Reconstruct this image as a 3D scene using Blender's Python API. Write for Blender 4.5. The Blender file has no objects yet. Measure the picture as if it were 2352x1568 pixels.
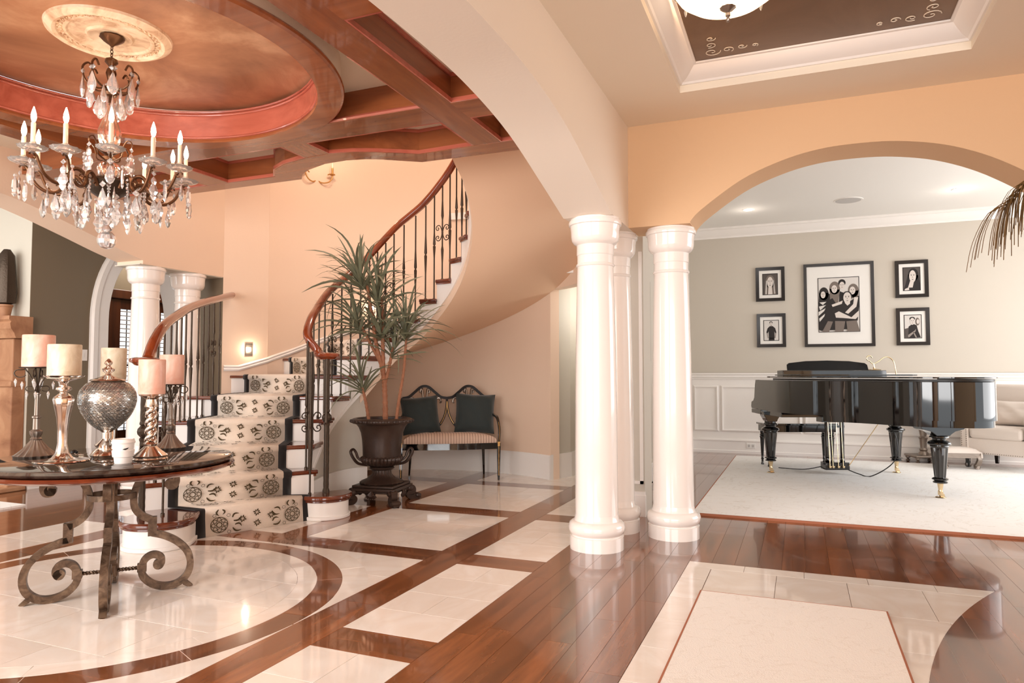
import bpy, math, random
from mathutils import Vector, Matrix
random.seed(7)
PI = math.pi
S = bpy.context.scene
COL = S.collection

# ------------------------------------------------------------------ camera, world, lights
CAM_H = 1.15
cam = bpy.data.cameras.new('camera')
cam.sensor_width = 36.0
cam.lens = 36.0 * 1600 / 2352
cam.clip_start = 0.05
cam.clip_end = 200
camo = bpy.data.objects.new('camera', cam)
COL.objects.link(camo)
camo.location = (0, 0, CAM_H)
PITCH = math.atan(74 / 1600)
YAW = math.radians(22.39)
camo.rotation_euler = (PI / 2 + PITCH, 0, YAW)
S.camera = camo

S.view_settings.view_transform = 'Standard'
S.view_settings.look = 'None'
S.view_settings.exposure = 0.64
S.view_settings.gamma = 1.0
S.view_settings.use_curve_mapping = False

w = bpy.data.worlds.new('world')
S.world = w
w.use_nodes = True
bg = w.node_tree.nodes['Background']
bg.inputs[0].default_value = (0.93, 0.97, 1.0, 1)
bg.inputs[1].default_value = 1.05


def light(name, kind, loc, energy, color, size=0.1, rot=None, sizey=None, parent=None):
    l = bpy.data.lights.new(name, kind)
    l.energy = energy
    l.color = color
    if kind == 'AREA':
        l.shape = 'RECTANGLE'
        l.size = size
        l.size_y = sizey or size
    else:
        l.shadow_soft_size = size
    o = bpy.data.objects.new(name, l)
    COL.objects.link(o)
    o.location = loc
    if rot:
        o.rotation_euler = rot
    if parent:
        o.parent = parent
    return o


WARM = (1.0, 0.74, 0.54)
# added area lights, assumed daylight behind the photographer and right of the piano room
light('hall_daylight_fill', 'AREA', (1.2, -2.6, 1.7), 125, (1.0, 0.98, 0.97), 4.0, (math.radians(90), 0, 0), 2.2)  # no windows are modelled; these lights are placed in the open ends
light('foyer_daylight_fill', 'AREA', (-3.6, -1.6, 1.7), 140, (1.0, 0.97, 0.95), 3.4, (math.radians(90), 0, 0), 2.2)
light('piano_daylight_fill', 'AREA', (4.4, 8.0, 1.7), 78, (1.0, 0.98, 0.97), 4.0, (math.radians(90), 0, math.radians(90)), 2.2)
# fill lights added to stairwell and passage, area fills to the rooms beyond
light('stairwell_fill', 'POINT', (-3.3, 5.6, 4.6), 40, (1.0, 0.84, 0.72), 0.3)
light('passage_fill', 'POINT', (-1.9, 7.7, 1.9), 7, (1.0, 0.97, 0.93), 0.15)
light('entry_fill', 'AREA', (-7.7, 6.6, 2.8), 14, (1.0, 0.9, 0.8), 0.8)
light('left_room_fill', 'AREA', (-7.6, 2.0, 2.4), 40, (1.0, 0.98, 0.95), 1.8, (math.radians(70), 0, math.radians(10)))


# ------------------------------------------------------------------ materials
def new_mat(name):
    m = bpy.data.materials.new(name)
    m.use_nodes = True
    nt = m.node_tree
    return m, nt, nt.nodes['Principled BSDF']


def N(nt, t, **kw):
    n = nt.nodes.new(t)
    for k, v in kw.items():
        setattr(n, k, v)
    return n


def rgb(c):
    return (c[0], c[1], c[2], 1)


def srgb(r, g, b):
    f = lambda c: (c / 255 / 12.92) if c <= 10 else ((c / 255 + 0.055) / 1.055) ** 2.4
    return (f(r), f(g), f(b))


def plain(name, c, rough=0.5, metal=0.0, coat=0.0, spec=0.5, bump=0.0, bscale=60, vary=0.0, vscale=6.0, emit=None, estr=0, trans=0, ior=1.45, sheen=0):
    m, nt, b = new_mat(name)
    b.inputs['Base Color'].default_value = rgb(c)
    b.inputs['Roughness'].default_value = rough
    b.inputs['Metallic'].default_value = metal
    b.inputs['Coat Weight'].default_value = coat
    b.inputs['Coat Roughness'].default_value = 0.05
    b.inputs['Specular IOR Level'].default_value = spec
    b.inputs['IOR'].default_value = ior
    b.inputs['Transmission Weight'].default_value = trans
    b.inputs['Sheen Weight'].default_value = sheen
    if emit:
        b.inputs['Emission Color'].default_value = rgb(emit)
        b.inputs['Emission Strength'].default_value = estr
    if bump or vary:
        tc = N(nt, 'ShaderNodeTexCoord')
        ns = N(nt, 'ShaderNodeTexNoise')
        ns.inputs['Scale'].default_value = vscale if vary else bscale
        ns.inputs['Detail'].default_value = 6
        nt.links.new(tc.outputs['Object'], ns.inputs['Vector'])
        if vary:
            mx = N(nt, 'ShaderNodeMixRGB')
            mx.inputs[1].default_value = rgb([x * (1 - vary) for x in c])
            mx.inputs[2].default_value = rgb([min(1, x * (1 + vary)) for x in c])
            nt.links.new(ns.outputs['Fac'], mx.inputs[0])
            nt.links.new(mx.outputs[0], b.inputs['Base Color'])
        if bump:
            n2 = N(nt, 'ShaderNodeTexNoise')
            n2.inputs['Scale'].default_value = bscale
            n2.inputs['Detail'].default_value = 4
            nt.links.new(tc.outputs['Object'], n2.inputs['Vector'])
            bp = N(nt, 'ShaderNodeBump')
            bp.inputs['Strength'].default_value = bump
            bp.inputs['Distance'].default_value = 0.01
            nt.links.new(n2.outputs['Fac'], bp.inputs['Height'])
            nt.links.new(bp.outputs[0], b.inputs['Normal'])
    return m


def wood(name, dark, light_, rough=0.2, coat=0.6, axis='Y', scale=3.0, vary=0.25):
    """grain stretched along an axis, each board its own shade and offset"""
    m, nt, b = new_mat(name)
    tc = N(nt, 'ShaderNodeTexCoord')
    oi = N(nt, 'ShaderNodeObjectInfo')
    ad = N(nt, 'ShaderNodeVectorMath', operation='ADD')
    mu = N(nt, 'ShaderNodeMath', operation='MULTIPLY')
    mu.inputs[1].default_value = 37.0
    nt.links.new(oi.outputs['Random'], mu.inputs[0])
    nt.links.new(tc.outputs['Object'], ad.inputs[0])
    nt.links.new(mu.outputs[0], ad.inputs[1])
    mp = N(nt, 'ShaderNodeMapping')
    sc = {'X': (0.55, 5, 5), 'Y': (5, 0.55, 5), 'Z': (5, 5, 0.55)}[axis]
    mp.inputs['Scale'].default_value = sc
    nt.links.new(ad.outputs[0], mp.inputs['Vector'])
    ns = N(nt, 'ShaderNodeTexNoise')
    ns.inputs['Scale'].default_value = scale
    ns.inputs['Detail'].default_value = 8
    ns.inputs['Roughness'].default_value = 0.55
    ns.inputs['Distortion'].default_value = 0.6
    nt.links.new(mp.outputs[0], ns.inputs['Vector'])
    cr = N(nt, 'ShaderNodeValToRGB')
    cr.color_ramp.elements[0].position = 0.25
    cr.color_ramp.elements[0].color = rgb(dark)
    cr.color_ramp.elements[1].position = 0.78
    cr.color_ramp.elements[1].color = rgb(light_)
    nt.links.new(ns.outputs['Fac'], cr.inputs[0])
    hs = N(nt, 'ShaderNodeHueSaturation')
    mr = N(nt, 'ShaderNodeMapRange')
    mr.inputs['To Min'].default_value = 1 - vary
    mr.inputs['To Max'].default_value = 1 + vary
    nt.links.new(oi.outputs['Random'], mr.inputs['Value'])
    nt.links.new(mr.outputs[0], hs.inputs['Value'])
    nt.links.new(cr.outputs[0], hs.inputs['Color'])
    nt.links.new(hs.outputs[0], b.inputs['Base Color'])
    b.inputs['Roughness'].default_value = rough
    b.inputs['Coat Weight'].default_value = coat
    b.inputs['Coat Roughness'].default_value = 0.04
    return m


def marble(name, base, vein, rough=0.07, scale=2.2, vary=0.06, strength=0.5):
    m, nt, b = new_mat(name)
    tc = N(nt, 'ShaderNodeTexCoord')
    oi = N(nt, 'ShaderNodeObjectInfo')
    ad = N(nt, 'ShaderNodeVectorMath', operation='ADD')
    mu = N(nt, 'ShaderNodeMath', operation='MULTIPLY')
    mu.inputs[1].default_value = 23.0
    nt.links.new(oi.outputs['Random'], mu.inputs[0])
    nt.links.new(tc.outputs['Object'], ad.inputs[0])
    nt.links.new(mu.outputs[0], ad.inputs[1])
    ns = N(nt, 'ShaderNodeTexNoise')
    ns.inputs['Scale'].default_value = scale
    ns.inputs['Detail'].default_value = 9
    ns.inputs['Distortion'].default_value = 2.0
    nt.links.new(ad.outputs[0], ns.inputs['Vector'])
    cr = N(nt, 'ShaderNodeValToRGB')
    e = cr.color_ramp.elements
    e[0].position = 0.35
    e[0].color = rgb(base)
    e[1].position = 0.75
    e[1].color = rgb(base)
    k = e.new(0.52)
    k.color = rgb([base[i] * (1 - strength) + vein[i] * strength for i in range(3)])
    nt.links.new(ns.outputs['Fac'], cr.inputs[0])
    hs = N(nt, 'ShaderNodeHueSaturation')
    mr = N(nt, 'ShaderNodeMapRange')
    mr.inputs['To Min'].default_value = 1 - vary
    mr.inputs['To Max'].default_value = 1 + vary
    nt.links.new(oi.outputs['Random'], mr.inputs['Value'])
    nt.links.new(mr.outputs[0], hs.inputs['Value'])
    nt.links.new(cr.outputs[0], hs.inputs['Color'])
    nt.links.new(hs.outputs[0], b.inputs['Base Color'])
    b.inputs['Roughness'].default_value = rough
    b.inputs['Coat Weight'].default_value = 0.3
    b.inputs['Coat Roughness'].default_value = 0.03
    return m


def mottled(name, c1, c2, c3, scale=1.6, rough=0.35, metal=0.3):
    m, nt, b = new_mat(name)
    tc = N(nt, 'ShaderNodeTexCoord')
    ns = N(nt, 'ShaderNodeTexNoise')
    ns.inputs['Scale'].default_value = scale
    ns.inputs['Detail'].default_value = 7
    ns.inputs['Roughness'].default_value = 0.6
    ns.inputs['Distortion'].default_value = 0.8
    nt.links.new(tc.outputs['Object'], ns.inputs['Vector'])
    cr = N(nt, 'ShaderNodeValToRGB')
    e = cr.color_ramp.elements
    e[0].position = 0.3
    e[0].color = rgb(c1)
    e[1].position = 0.72
    e[1].color = rgb(c3)
    k = e.new(0.5)
    k.color = rgb(c2)
    nt.links.new(ns.outputs['Fac'], cr.inputs[0])
    nt.links.new(cr.outputs[0], b.inputs['Base Color'])
    b.inputs['Roughness'].default_value = rough
    b.inputs['Metallic'].default_value = metal
    bp = N(nt, 'ShaderNodeBump')
    bp.inputs['Strength'].default_value = 0.1
    bp.inputs['Distance'].default_value = 0.01
    nt.links.new(ns.outputs['Fac'], bp.inputs['Height'])
    nt.links.new(bp.outputs[0], b.inputs['Normal'])
    return m


def carpet(name, c, c2, scale=3.0, bump=0.6):
    """short pile with faint wandering scroll lines"""
    m, nt, b = new_mat(name)
    tc = N(nt, 'ShaderNodeTexCoord')
    n1 = N(nt, 'ShaderNodeTexNoise')
    n1.inputs['Scale'].default_value = scale
    n1.inputs['Detail'].default_value = 5
    n1.inputs['Distortion'].default_value = 2.5
    nt.links.new(tc.outputs['Object'], n1.inputs['Vector'])
    cr = N(nt, 'ShaderNodeValToRGB')
    e = cr.color_ramp.elements
    e[0].position = 0.44
    e[0].color = rgb(c)
    e[1].position = 0.56
    e[1].color = rgb(c)
    for p_, cc in ((0.485, c), (0.5, c2), (0.515, c)):
        k = e.new(p_)
        k.color = rgb(cc)
    nt.links.new(n1.outputs['Fac'], cr.inputs[0])
    nt.links.new(cr.outputs[0], b.inputs['Base Color'])
    n2 = N(nt, 'ShaderNodeTexNoise')
    n2.inputs['Scale'].default_value = 220
    nt.links.new(tc.outputs['Object'], n2.inputs['Vector'])
    bp = N(nt, 'ShaderNodeBump')
    bp.inputs['Strength'].default_value = bump
    bp.inputs['Distance'].default_value = 0.006
    nt.links.new(n2.outputs['Fac'], bp.inputs['Height'])
    nt.links.new(bp.outputs[0], b.inputs['Normal'])
    b.inputs['Roughness'].default_value = 0.95
    b.inputs['Sheen Weight'].default_value = 0.3
    b.inputs['Specular IOR Level'].default_value = 0.1
    return m


M = {}
M['tan'] = plain('tan_wall_paint', srgb(218, 178, 138), 0.6, bump=0.05)
M['soffit'] = plain('brightened_peach_paint', srgb(240, 202, 170), 0.6, bump=0.03)  # peach paint brightened in colour where little light reaches the soffit
M['archlit'] = plain('lit_tan_arch_paint', srgb(240, 226, 210), 0.6, bump=0.05)  # hall tan lightened in colour for the way light falls on this wall
M['peach'] = plain('peach_wall_paint', srgb(236, 208, 184), 0.6, bump=0.05, vary=0.03, vscale=1.5)
M['greytan'] = plain('greyed_tan_wall_paint', srgb(203, 194, 181), 0.6, bump=0.04)  # tan paint greyed in its colour, as daylight shows it in the piano room
M['olive'] = plain('olive_wall_paint', srgb(122, 108, 88), 0.6, bump=0.04)
M['hallceil'] = plain('hall_ceiling_paint', srgb(240, 226, 206), 0.6, bump=0.04)
M['greywall'] = plain('grey_wall_paint', srgb(205, 198, 184), 0.6, bump=0.04)
M['white'] = plain('white_trim_paint', srgb(244, 238, 232), 0.32, coat=0.1)
M['ceil'] = plain('white_ceiling_paint', srgb(240, 236, 230), 0.7)
M['cream'] = plain('cream_ceiling_paint', srgb(236, 222, 200), 0.6)
M['column'] = plain('glossy_white_column_paint', srgb(246, 236, 228), 0.14, coat=0.5)
M['grout'] = plain('dark_grout', srgb(120, 92, 74), 0.8)
M['tile'] = marble('cream_marble_tile', srgb(250, 242, 235), srgb(234, 216, 200), 0.07, strength=0.45)
M['plankY'] = wood('walnut_plank', srgb(86, 44, 18), srgb(158, 92, 50), 0.16, 0.6, 'Y', 2.6, 0.22)
M['plankX'] = wood('walnut_plank_across', srgb(86, 44, 18), srgb(158, 92, 50), 0.16, 0.6, 'X', 2.6, 0.22)
M['cherryX'] = wood('cherry_beam', srgb(126, 66, 36), srgb(170, 98, 56), 0.25, 0.5, 'X', 2.4, 0.08)
M['cherryY'] = wood('cherry_beam_across', srgb(126, 66, 36), srgb(170, 98, 56), 0.25, 0.5, 'Y', 2.4, 0.08)
M['cherryZ'] = wood('cherry_panel', srgb(160, 76, 58), srgb(206, 114, 92), 0.25, 0.5, 'X', 2.0, 0.08)
M['rail'] = wood('cherry_handrail', srgb(110, 42, 18), srgb(158, 72, 34), 0.18, 0.8, 'Z', 1.6, 0.05)
M['treadw'] = wood('dark_cherry_tread', srgb(78, 30, 16), srgb(122, 56, 30), 0.15, 0.8, 'X', 2.0, 0.1)
M['copper'] = mottled('copper_glaze', srgb(146, 96, 68), srgb(184, 132, 98), srgb(228, 184, 148), 1.5, 0.4, 0.25)
M['bronzeceil'] = mottled('bronze_glaze', srgb(104, 78, 58), srgb(120, 92, 70), srgb(136, 108, 84), 1.5, 0.4, 0.2)
M['plaster'] = mottled('antique_cream_plaster', srgb(186, 140, 104), srgb(232, 204, 172), srgb(248, 230, 206), 9, 0.5, 0.0)
M['iron'] = plain('wrought_iron', srgb(74, 62, 52), 0.42, 0.75, bump=0.3, bscale=70)
M['bronze'] = plain('antique_bronze', srgb(104, 72, 50), 0.32, 0.85, vary=0.35, vscale=30)
M['tableiron'] = mottled('aged_bronze_iron', srgb(66, 50, 38), srgb(100, 80, 64), srgb(132, 110, 90), 22, 0.42, 0.6)
M['silver'] = plain('polished_silver', srgb(232, 222, 214), 0.12, 1.0)
M['silverdim'] = plain('brushed_pewter', srgb(150, 138, 128), 0.35, 0.9, bump=0.2, bscale=40)
M['mosaic'] = plain('mirror_mosaic', srgb(196, 196, 192), 0.22, 0.75)
M['pewter'] = plain('ribbed_pewter', srgb(150, 138, 128), 0.35, 0.85)
M['brass'] = plain('pale_brass', srgb(232, 208, 168), 0.2, 1.0)
M['goldleaf'] = plain('gilded_floral_paint', srgb(196, 150, 90), 0.35, 0.6, vary=0.6, vscale=60)
M['crystal'] = plain('clear_cut_crystal', (1, 1, 1), 0.02, trans=0.8, ior=1.5)
M['panglass'] = plain('ribbed_crystal_dish', srgb(255, 250, 246), 0.05, trans=0.85, ior=1.4)
M['rosecrystal'] = plain('rose_blown_glass', srgb(250, 206, 180), 0.03, trans=0.9, ior=1.45)
M['bulb'] = plain('lit_bulb', (1, 0.9, 0.75), 0.3, emit=(1.0, 0.82, 0.58), estr=16)
M['candlesleeve'] = plain('ivory_candle_sleeve', srgb(250, 232, 206), 0.4)
M['blackgloss'] = plain('black_piano_lacquer', srgb(10, 9, 9), 0.04, coat=1.0)
M['black'] = plain('black_satin', srgb(20, 17, 16), 0.35)
M['blackframe'] = plain('black_frame_wood', srgb(32, 26, 24), 0.3)
M['mat'] = plain('white_mat_board', srgb(236, 232, 226), 0.8)
M['deskblack'] = plain('black_music_desk', srgb(8, 7, 7), 0.3, spec=0.25)
M['glass'] = plain('clear_glass', (1, 1, 1), 0.0, trans=1.0, ior=1.1)
M['rug'] = carpet('ivory_carved_rug', srgb(246, 243, 239), srgb(228, 221, 212), 2.6)
M['rugedge'] = plain('rug_binding', srgb(176, 112, 84), 0.9)
M['rugmat'] = carpet('ivory_mat', srgb(244, 236, 228), srgb(236, 226, 216), 3.2)
M['runner'] = plain('runner_wool', srgb(236, 218, 200), 0.95, bump=0.4, bscale=200, sheen=0.2, vary=0.03, vscale=14)
M['runnerborder'] = plain('runner_black_border', srgb(28, 22, 20), 0.95, sheen=0.2)
M['motif'] = plain('runner_printed_motif', srgb(72, 56, 28), 0.95)
M['urn'] = plain('aged_brown_urn', srgb(58, 42, 34), 0.38, 0.25, bump=0.15, bscale=30, vary=0.3, vscale=9)
M['leaf'] = plain('dusty_green_leaf', srgb(118, 118, 94), 0.45, vary=0.35, vscale=5)
M['drygreen'] = plain('dry_palm_leaf', srgb(116, 84, 40), 0.55, vary=0.3, vscale=9)
M['cane'] = plain('ringed_cane_bark', srgb(150, 96, 66), 0.6, bump=0.5, bscale=40, vary=0.4, vscale=30)
M['soil'] = plain('dark_soil', srgb(44, 32, 26), 0.95, bump=0.6, bscale=60)
M['teal'] = plain('dark_teal_velvet', srgb(40, 50, 50), 0.75, sheen=0.5, bump=0.2, bscale=14)
M['chair'] = plain('ivory_linen', srgb(226, 214, 204), 0.9, bump=0.25, bscale=260, sheen=0.2)
M['darkmarble'] = marble('dark_brown_marble', srgb(34, 24, 20), srgb(150, 128, 110), 0.05, 5, 0.0, 0.16)
M['waxpink'] = mottled('pink_marbled_wax', srgb(232, 166, 142), srgb(240, 192, 172), srgb(248, 220, 206), 9, 0.35, 0.0)
M['waxcream'] = mottled('cream_marbled_wax', srgb(200, 178, 146), srgb(226, 212, 186), srgb(242, 232, 212), 9, 0.35, 0.0)
M['cup'] = plain('white_paper_cup', srgb(240, 232, 226), 0.5)
M['plastic'] = plain('white_plastic', srgb(240, 236, 230), 0.3)
M['stone'] = mottled('cast_stone', srgb(140, 92, 62), srgb(170, 122, 88), srgb(192, 148, 112), 3, 0.6, 0.0)
M['darkwood'] = wood('dark_entry_wood', srgb(58, 28, 16), srgb(100, 52, 28), 0.3, 0.4, 'Z', 2.0, 0.1)
M['grille'] = plain('grey_speaker_grille', srgb(196, 192, 188), 0.7)
M['lamp'] = plain('lit_downlight', (1, 1, 1), 0.3, emit=(1, 0.93, 0.85), estr=12)
M['photo_bg'] = plain('photo_paper_white', srgb(214, 208, 202), 0.6)
M['photo_dk'] = plain('photo_paper_dark_grey', srgb(82, 74, 70), 0.6)
M['ink'] = plain('photo_ink_black', srgb(34, 28, 27), 0.6)
M['skin'] = plain('photo_ink_light_grey', srgb(216, 206, 198), 0.6)
M['skin2'] = plain('photo_ink_mid_grey', srgb(150, 140, 132), 0.6)
M['hair'] = plain('photo_ink_grey_hair', srgb(118, 106, 98), 0.6)
M['alabaster'] = plain('lit_alabaster_bowl', srgb(250, 224, 190), 0.35, emit=(1.0, 0.72, 0.46), estr=1.6)


def stripe_mat(name, c1, c2, freq, axis=0):
    m, nt, b = new_mat(name)
    tc = N(nt, 'ShaderNodeTexCoord')
    sx = N(nt, 'ShaderNodeSeparateXYZ')
    nt.links.new(tc.outputs['Object'], sx.inputs[0])
    mu = N(nt, 'ShaderNodeMath', operation='MULTIPLY')
    mu.inputs[1].default_value = freq
    nt.links.new(sx.outputs[axis], mu.inputs[0])
    fr = N(nt, 'ShaderNodeMath', operation='FRACT')
    nt.links.new(mu.outputs[0], fr.inputs[0])
    cr = N(nt, 'ShaderNodeValToRGB')
    cr.color_ramp.interpolation = 'CONSTANT'
    e = cr.color_ramp.elements
    e[0].position = 0
    e[0].color = rgb(c2)
    e[1].position = 0.16
    e[1].color = rgb(c1)
    nt.links.new(fr.outputs[0], cr.inputs[0])
    nt.links.new(cr.outputs[0], b.inputs['Base Color'])
    b.inputs['Roughness'].default_value = 0.55
    b.inputs['Sheen Weight'].default_value = 0.2
    return m


M['stripe'] = stripe_mat('striped_damask', srgb(214, 184, 164), srgb(128, 92, 72), 34)


# ------------------------------------------------------------------ mesh helpers
class MB:
    def __init__(self):
        self.v = []
        self.f = []

    def add(self, vs, fs):
        o = len(self.v)
        self.v += [tuple(p) for p in vs]
        self.f += [tuple(i + o for i in f) for f in fs]
        return self

    def box(self, x0, x1, y0, y1, z0, z1):
        vs = [(x, y, z) for z in (z0, z1) for y in (y0, y1) for x in (x0, x1)]
        return self.add(vs, [(0, 2, 3, 1), (4, 5, 7, 6), (0, 1, 5, 4), (2, 6, 7, 3), (0, 4, 6, 2), (1, 3, 7, 5)])

    def prism(self, poly, z0, z1):
        a = sum(poly[i][0] * poly[(i + 1) % len(poly)][1] - poly[(i + 1) % len(poly)][0] * poly[i][1] for i in range(len(poly)))
        if a < 0:
            poly = poly[::-1]
        n = len(poly)
        vs = [(p[0], p[1], z0) for p in poly] + [(p[0], p[1], z1) for p in poly]
        return self.add(vs, [tuple(range(n))[::-1], tuple(range(n, 2 * n))] + [(i, (i + 1) % n, n + (i + 1) % n, n + i) for i in range(n)])

    def tprism(self, poly, z0, z1, M4):
        t = MB().prism(poly, z0, z1)
        return self.add([M4 @ Vector(p) for p in t.v], t.f)

    def lathe(self, prof, seg=32, c=(0, 0, 0), flute=0, fdepth=0.0, frange=None, a0=0, cap=True):
        """profile list of (r, z)"""
        vs = []
        m = len(prof)
        for j, (r, z) in enumerate(prof):
            for i in range(seg):
                a = a0 + 2 * PI * i / seg
                rr = r
                if flute and (frange is None or frange[0] <= z <= frange[1]):
                    rr = r * (1 - fdepth * (0.5 + 0.5 * math.cos(flute * a)))
                vs.append((c[0] + rr * math.cos(a), c[1] + rr * math.sin(a), c[2] + z))
        fs = []
        for j in range(m - 1):
            for i in range(seg):
                k = (i + 1) % seg
                fs.append((j * seg + i, j * seg + k, (j + 1) * seg + k, (j + 1) * seg + i))
        if cap:
            fs.append(tuple(range(seg))[::-1])
            fs.append(tuple((m - 1) * seg + i for i in range(seg)))
        return self.add(vs, fs)

    def tube(self, pts, r, seg=8, closed=False, flat=None, up=None, twist=0.0, cap=True):
        """sweep; r a number or list; flat=(w,h) makes a rectangular bar"""
        pts = [Vector(p) for p in pts]
        n = len(pts)
        rs = r if isinstance(r, (list, tuple)) else [r] * n
        vs = []
        prev = None
        sg = 4 if flat else seg
        for i, p in enumerate(pts):
            if closed:
                t = pts[(i + 1) % n] - pts[i - 1]
            else:
                t = pts[min(i + 1, n - 1)] - pts[max(i - 1, 0)]
            if t.length < 1e-9:
                t = Vector((0, 0, 1))
            t.normalize()
            if up is not None:
                u = Vector(up)
                u = u - t * u.dot(t)
                if u.length < 1e-4:
                    u = prev if prev is not None else t.orthogonal()
            elif prev is None:
                u = t.orthogonal()
            else:
                u = prev - t * prev.dot(t)
                if u.length < 1e-6:
                    u = t.orthogonal()
            u.normalize()
            prev = u
            s = t.cross(u)
            if flat:
                wd, ht = flat
                k = rs[i] if r else 1
                for (a, b_) in ((-1, -1), (1, -1), (1, 1), (-1, 1)):
                    q = p + s * (a * wd / 2 * k) + u * (b_ * ht / 2 * k)
                    vs.append(q)
            else:
                for j in range(seg):
                    a = 2 * PI * j / seg + twist * i
                    vs.append(p + (u * math.cos(a) + s * math.sin(a)) * rs[i])
        fs = []
        for i in range(n if closed else n - 1):
            k = (i + 1) % n
            for j in range(sg):
                l = (j + 1) % sg
                fs.append((i * sg + j, i * sg + l, k * sg + l, k * sg + j))
        if cap and not closed:
            fs.append(tuple(range(sg))[::-1])
            fs.append(tuple((n - 1) * sg + j for j in range(sg)))
        return self.add(vs, fs)

    def sweep(self, pts, prof, closed=False, up=(0, 0, 1)):
        """sweep a 2D profile (side, up) along a path; the profile is closed"""
        pts = [Vector(p) for p in pts]
        n = len(pts)
        m = len(prof)
        vs = []
        U = Vector(up)
        for i, p in enumerate(pts):
            t1 = (pts[(i + 1) % n] - p) if (closed or i < n - 1) else (p - pts[i - 1])
            t0 = (p - pts[i - 1]) if (closed or i > 0) else t1
            t = (t1.normalized() + t0.normalized())
            t.normalize()
            s = t.cross(U)
            s.normalize()
            k = 1.0 / max(0.35, abs(t.dot(t1.normalized())))
            uu = s.cross(t)
            for a, b_ in prof:
                vs.append(p + s * a * k + uu * b_)
        fs = []
        for i in range(n if closed else n - 1):
            k = (i + 1) % n
            for j in range(m):
                l = (j + 1) % m
                fs.append((i * m + j, i * m + l, k * m + l, k * m + j))
        if not closed:
            fs.append(tuple(range(m))[::-1])
            fs.append(tuple((n - 1) * m + j for j in range(m)))
        return self.add(vs, fs)

    def ball(self, c, rx, ry=None, rz=None, seg=12, rings=8):
        ry = ry or rx
        rz = rz or rx
        vs = [(c[0], c[1], c[2] - rz)]
        for j in range(1, rings):
            ph = -PI / 2 + PI * j / rings
            for i in range(seg):
                a = 2 * PI * i / seg
                vs.append((c[0] + rx * math.cos(ph) * math.cos(a), c[1] + ry * math.cos(ph) * math.sin(a), c[2] + rz * math.sin(ph)))
        vs.append((c[0], c[1], c[2] + rz))
        fs = [(0, 1 + (i + 1) % seg, 1 + i) for i in range(seg)]
        for j in range(rings - 2):
            for i in range(seg):
                k = (i + 1) % seg
                b0 = 1 + j * seg
                fs.append((b0 + i, b0 + k, b0 + seg + k, b0 + seg + i))
        L = len(vs) - 1
        b0 = 1 + (rings - 2) * seg
        fs += [(b0 + i, b0 + (i + 1) % seg, L) for i in range(seg)]
        return self.add(vs, fs)

    def xf(self, m4):
        self.v = [tuple(m4 @ Vector(p)) for p in self.v]
        return self

    def build(self, name, mat, parent=None, label=None, cat=None, group=None, kind=None, smooth=35, world=False, loc=None, bevel=0):
        me = bpy.data.meshes.new(name)
        vs = self.v
        if world and parent is not None:
            inv = parent.matrix_basis.inverted()
            vs = [tuple(inv @ Vector(p)) for p in vs]
        if loc:
            vs = [(p[0] - loc[0], p[1] - loc[1], p[2] - loc[2]) for p in vs]
        me.from_pydata(vs, [], self.f)
        me.validate()
        if mat:
            me.materials.append(mat)
        if smooth:
            me.polygons.foreach_set('use_smooth', [True] * len(me.polygons))
            me.set_sharp_from_angle(angle=math.radians(smooth))
        me.update()
        o = bpy.data.objects.new(name, me)
        COL.objects.link(o)
        if loc:
            o.location = loc
        if parent is not None:
            o.parent = parent
        if bevel:
            b = o.modifiers.new('bevel', 'BEVEL')
            b.width = bevel
            b.segments = 2
            b.limit_method = 'ANGLE'
        tag(o, label, cat, group, kind)
        return o


def tag(o, label=None, cat=None, group=None, kind=None):
    if label:
        o['label'] = label
    if cat:
        o['category'] = cat
    if group:
        o['group'] = group
    if kind:
        o['kind'] = kind
    return o


def thing(name, label, cat, loc=(0, 0, 0), rz=0.0, group=None):
    o = bpy.data.objects.new(name, None)
    COL.objects.link(o)
    o.empty_display_size = 0.1
    o.location = loc
    o.rotation_euler = (0, 0, rz)
    o.matrix_basis = Matrix.Translation(loc) @ Matrix.Rotation(rz, 4, 'Z')
    return tag(o, label, cat, group)


def inst(src, parent, loc=None, rot=None, scale=None, name=None):
    o = src.copy()
    COL.objects.link(o)
    o.parent = parent
    if loc is not None:
        o.location = loc
    if rot is not None:
        o.rotation_euler = rot
    if scale is not None:
        o.scale = scale if isinstance(scale, (tuple, list)) else (scale,) * 3
    return o


def dup(root, loc, rz, label=None):
    kids = [c for c in bpy.data.objects if c.parent == root]
    r = root.copy()
    COL.objects.link(r)
    r.location = loc
    r.rotation_euler = (0, 0, rz)
    if label:
        r['label'] = label
    for ch in kids:
        gk = [c for c in bpy.data.objects if c.parent == ch]
        c = ch.copy()
        COL.objects.link(c)
        c.parent = r
        for q in gk:
            d = q.copy()
            COL.objects.link(d)
            d.parent = c
    return r


def clip(poly, a, b, c):
    """keep a*x+b*y<=c"""
    out = []
    n = len(poly)
    for i in range(n):
        p, q = poly[i], poly[(i + 1) % n]
        dp = a * p[0] + b * p[1] - c
        dq = a * q[0] + b * q[1] - c
        if dp <= 0:
            out.append(p)
        if (dp < 0 < dq) or (dq < 0 < dp):
            t = dp / (dp - dq)
            out.append((p[0] + (q[0] - p[0]) * t, p[1] + (q[1] - p[1]) * t))
    return out


def clip_rect(poly, x0, x1, y0, y1):
    for a, b, c in ((1, 0, x1), (-1, 0, -x0), (0, 1, y1), (0, -1, -y0)):
        if len(poly) < 3:
            return []
        poly = clip(poly, a, b, c)
    return poly


def clip_circle(poly, cx, cy, r, n=96):
    for i in range(n):
        a = 2 * PI * i / n
        if len(poly) < 3:
            return []
        poly = clip(poly, math.cos(a), math.sin(a), r * math.cos(PI / n) + math.cos(a) * cx + math.sin(a) * cy)
    return poly


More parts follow.
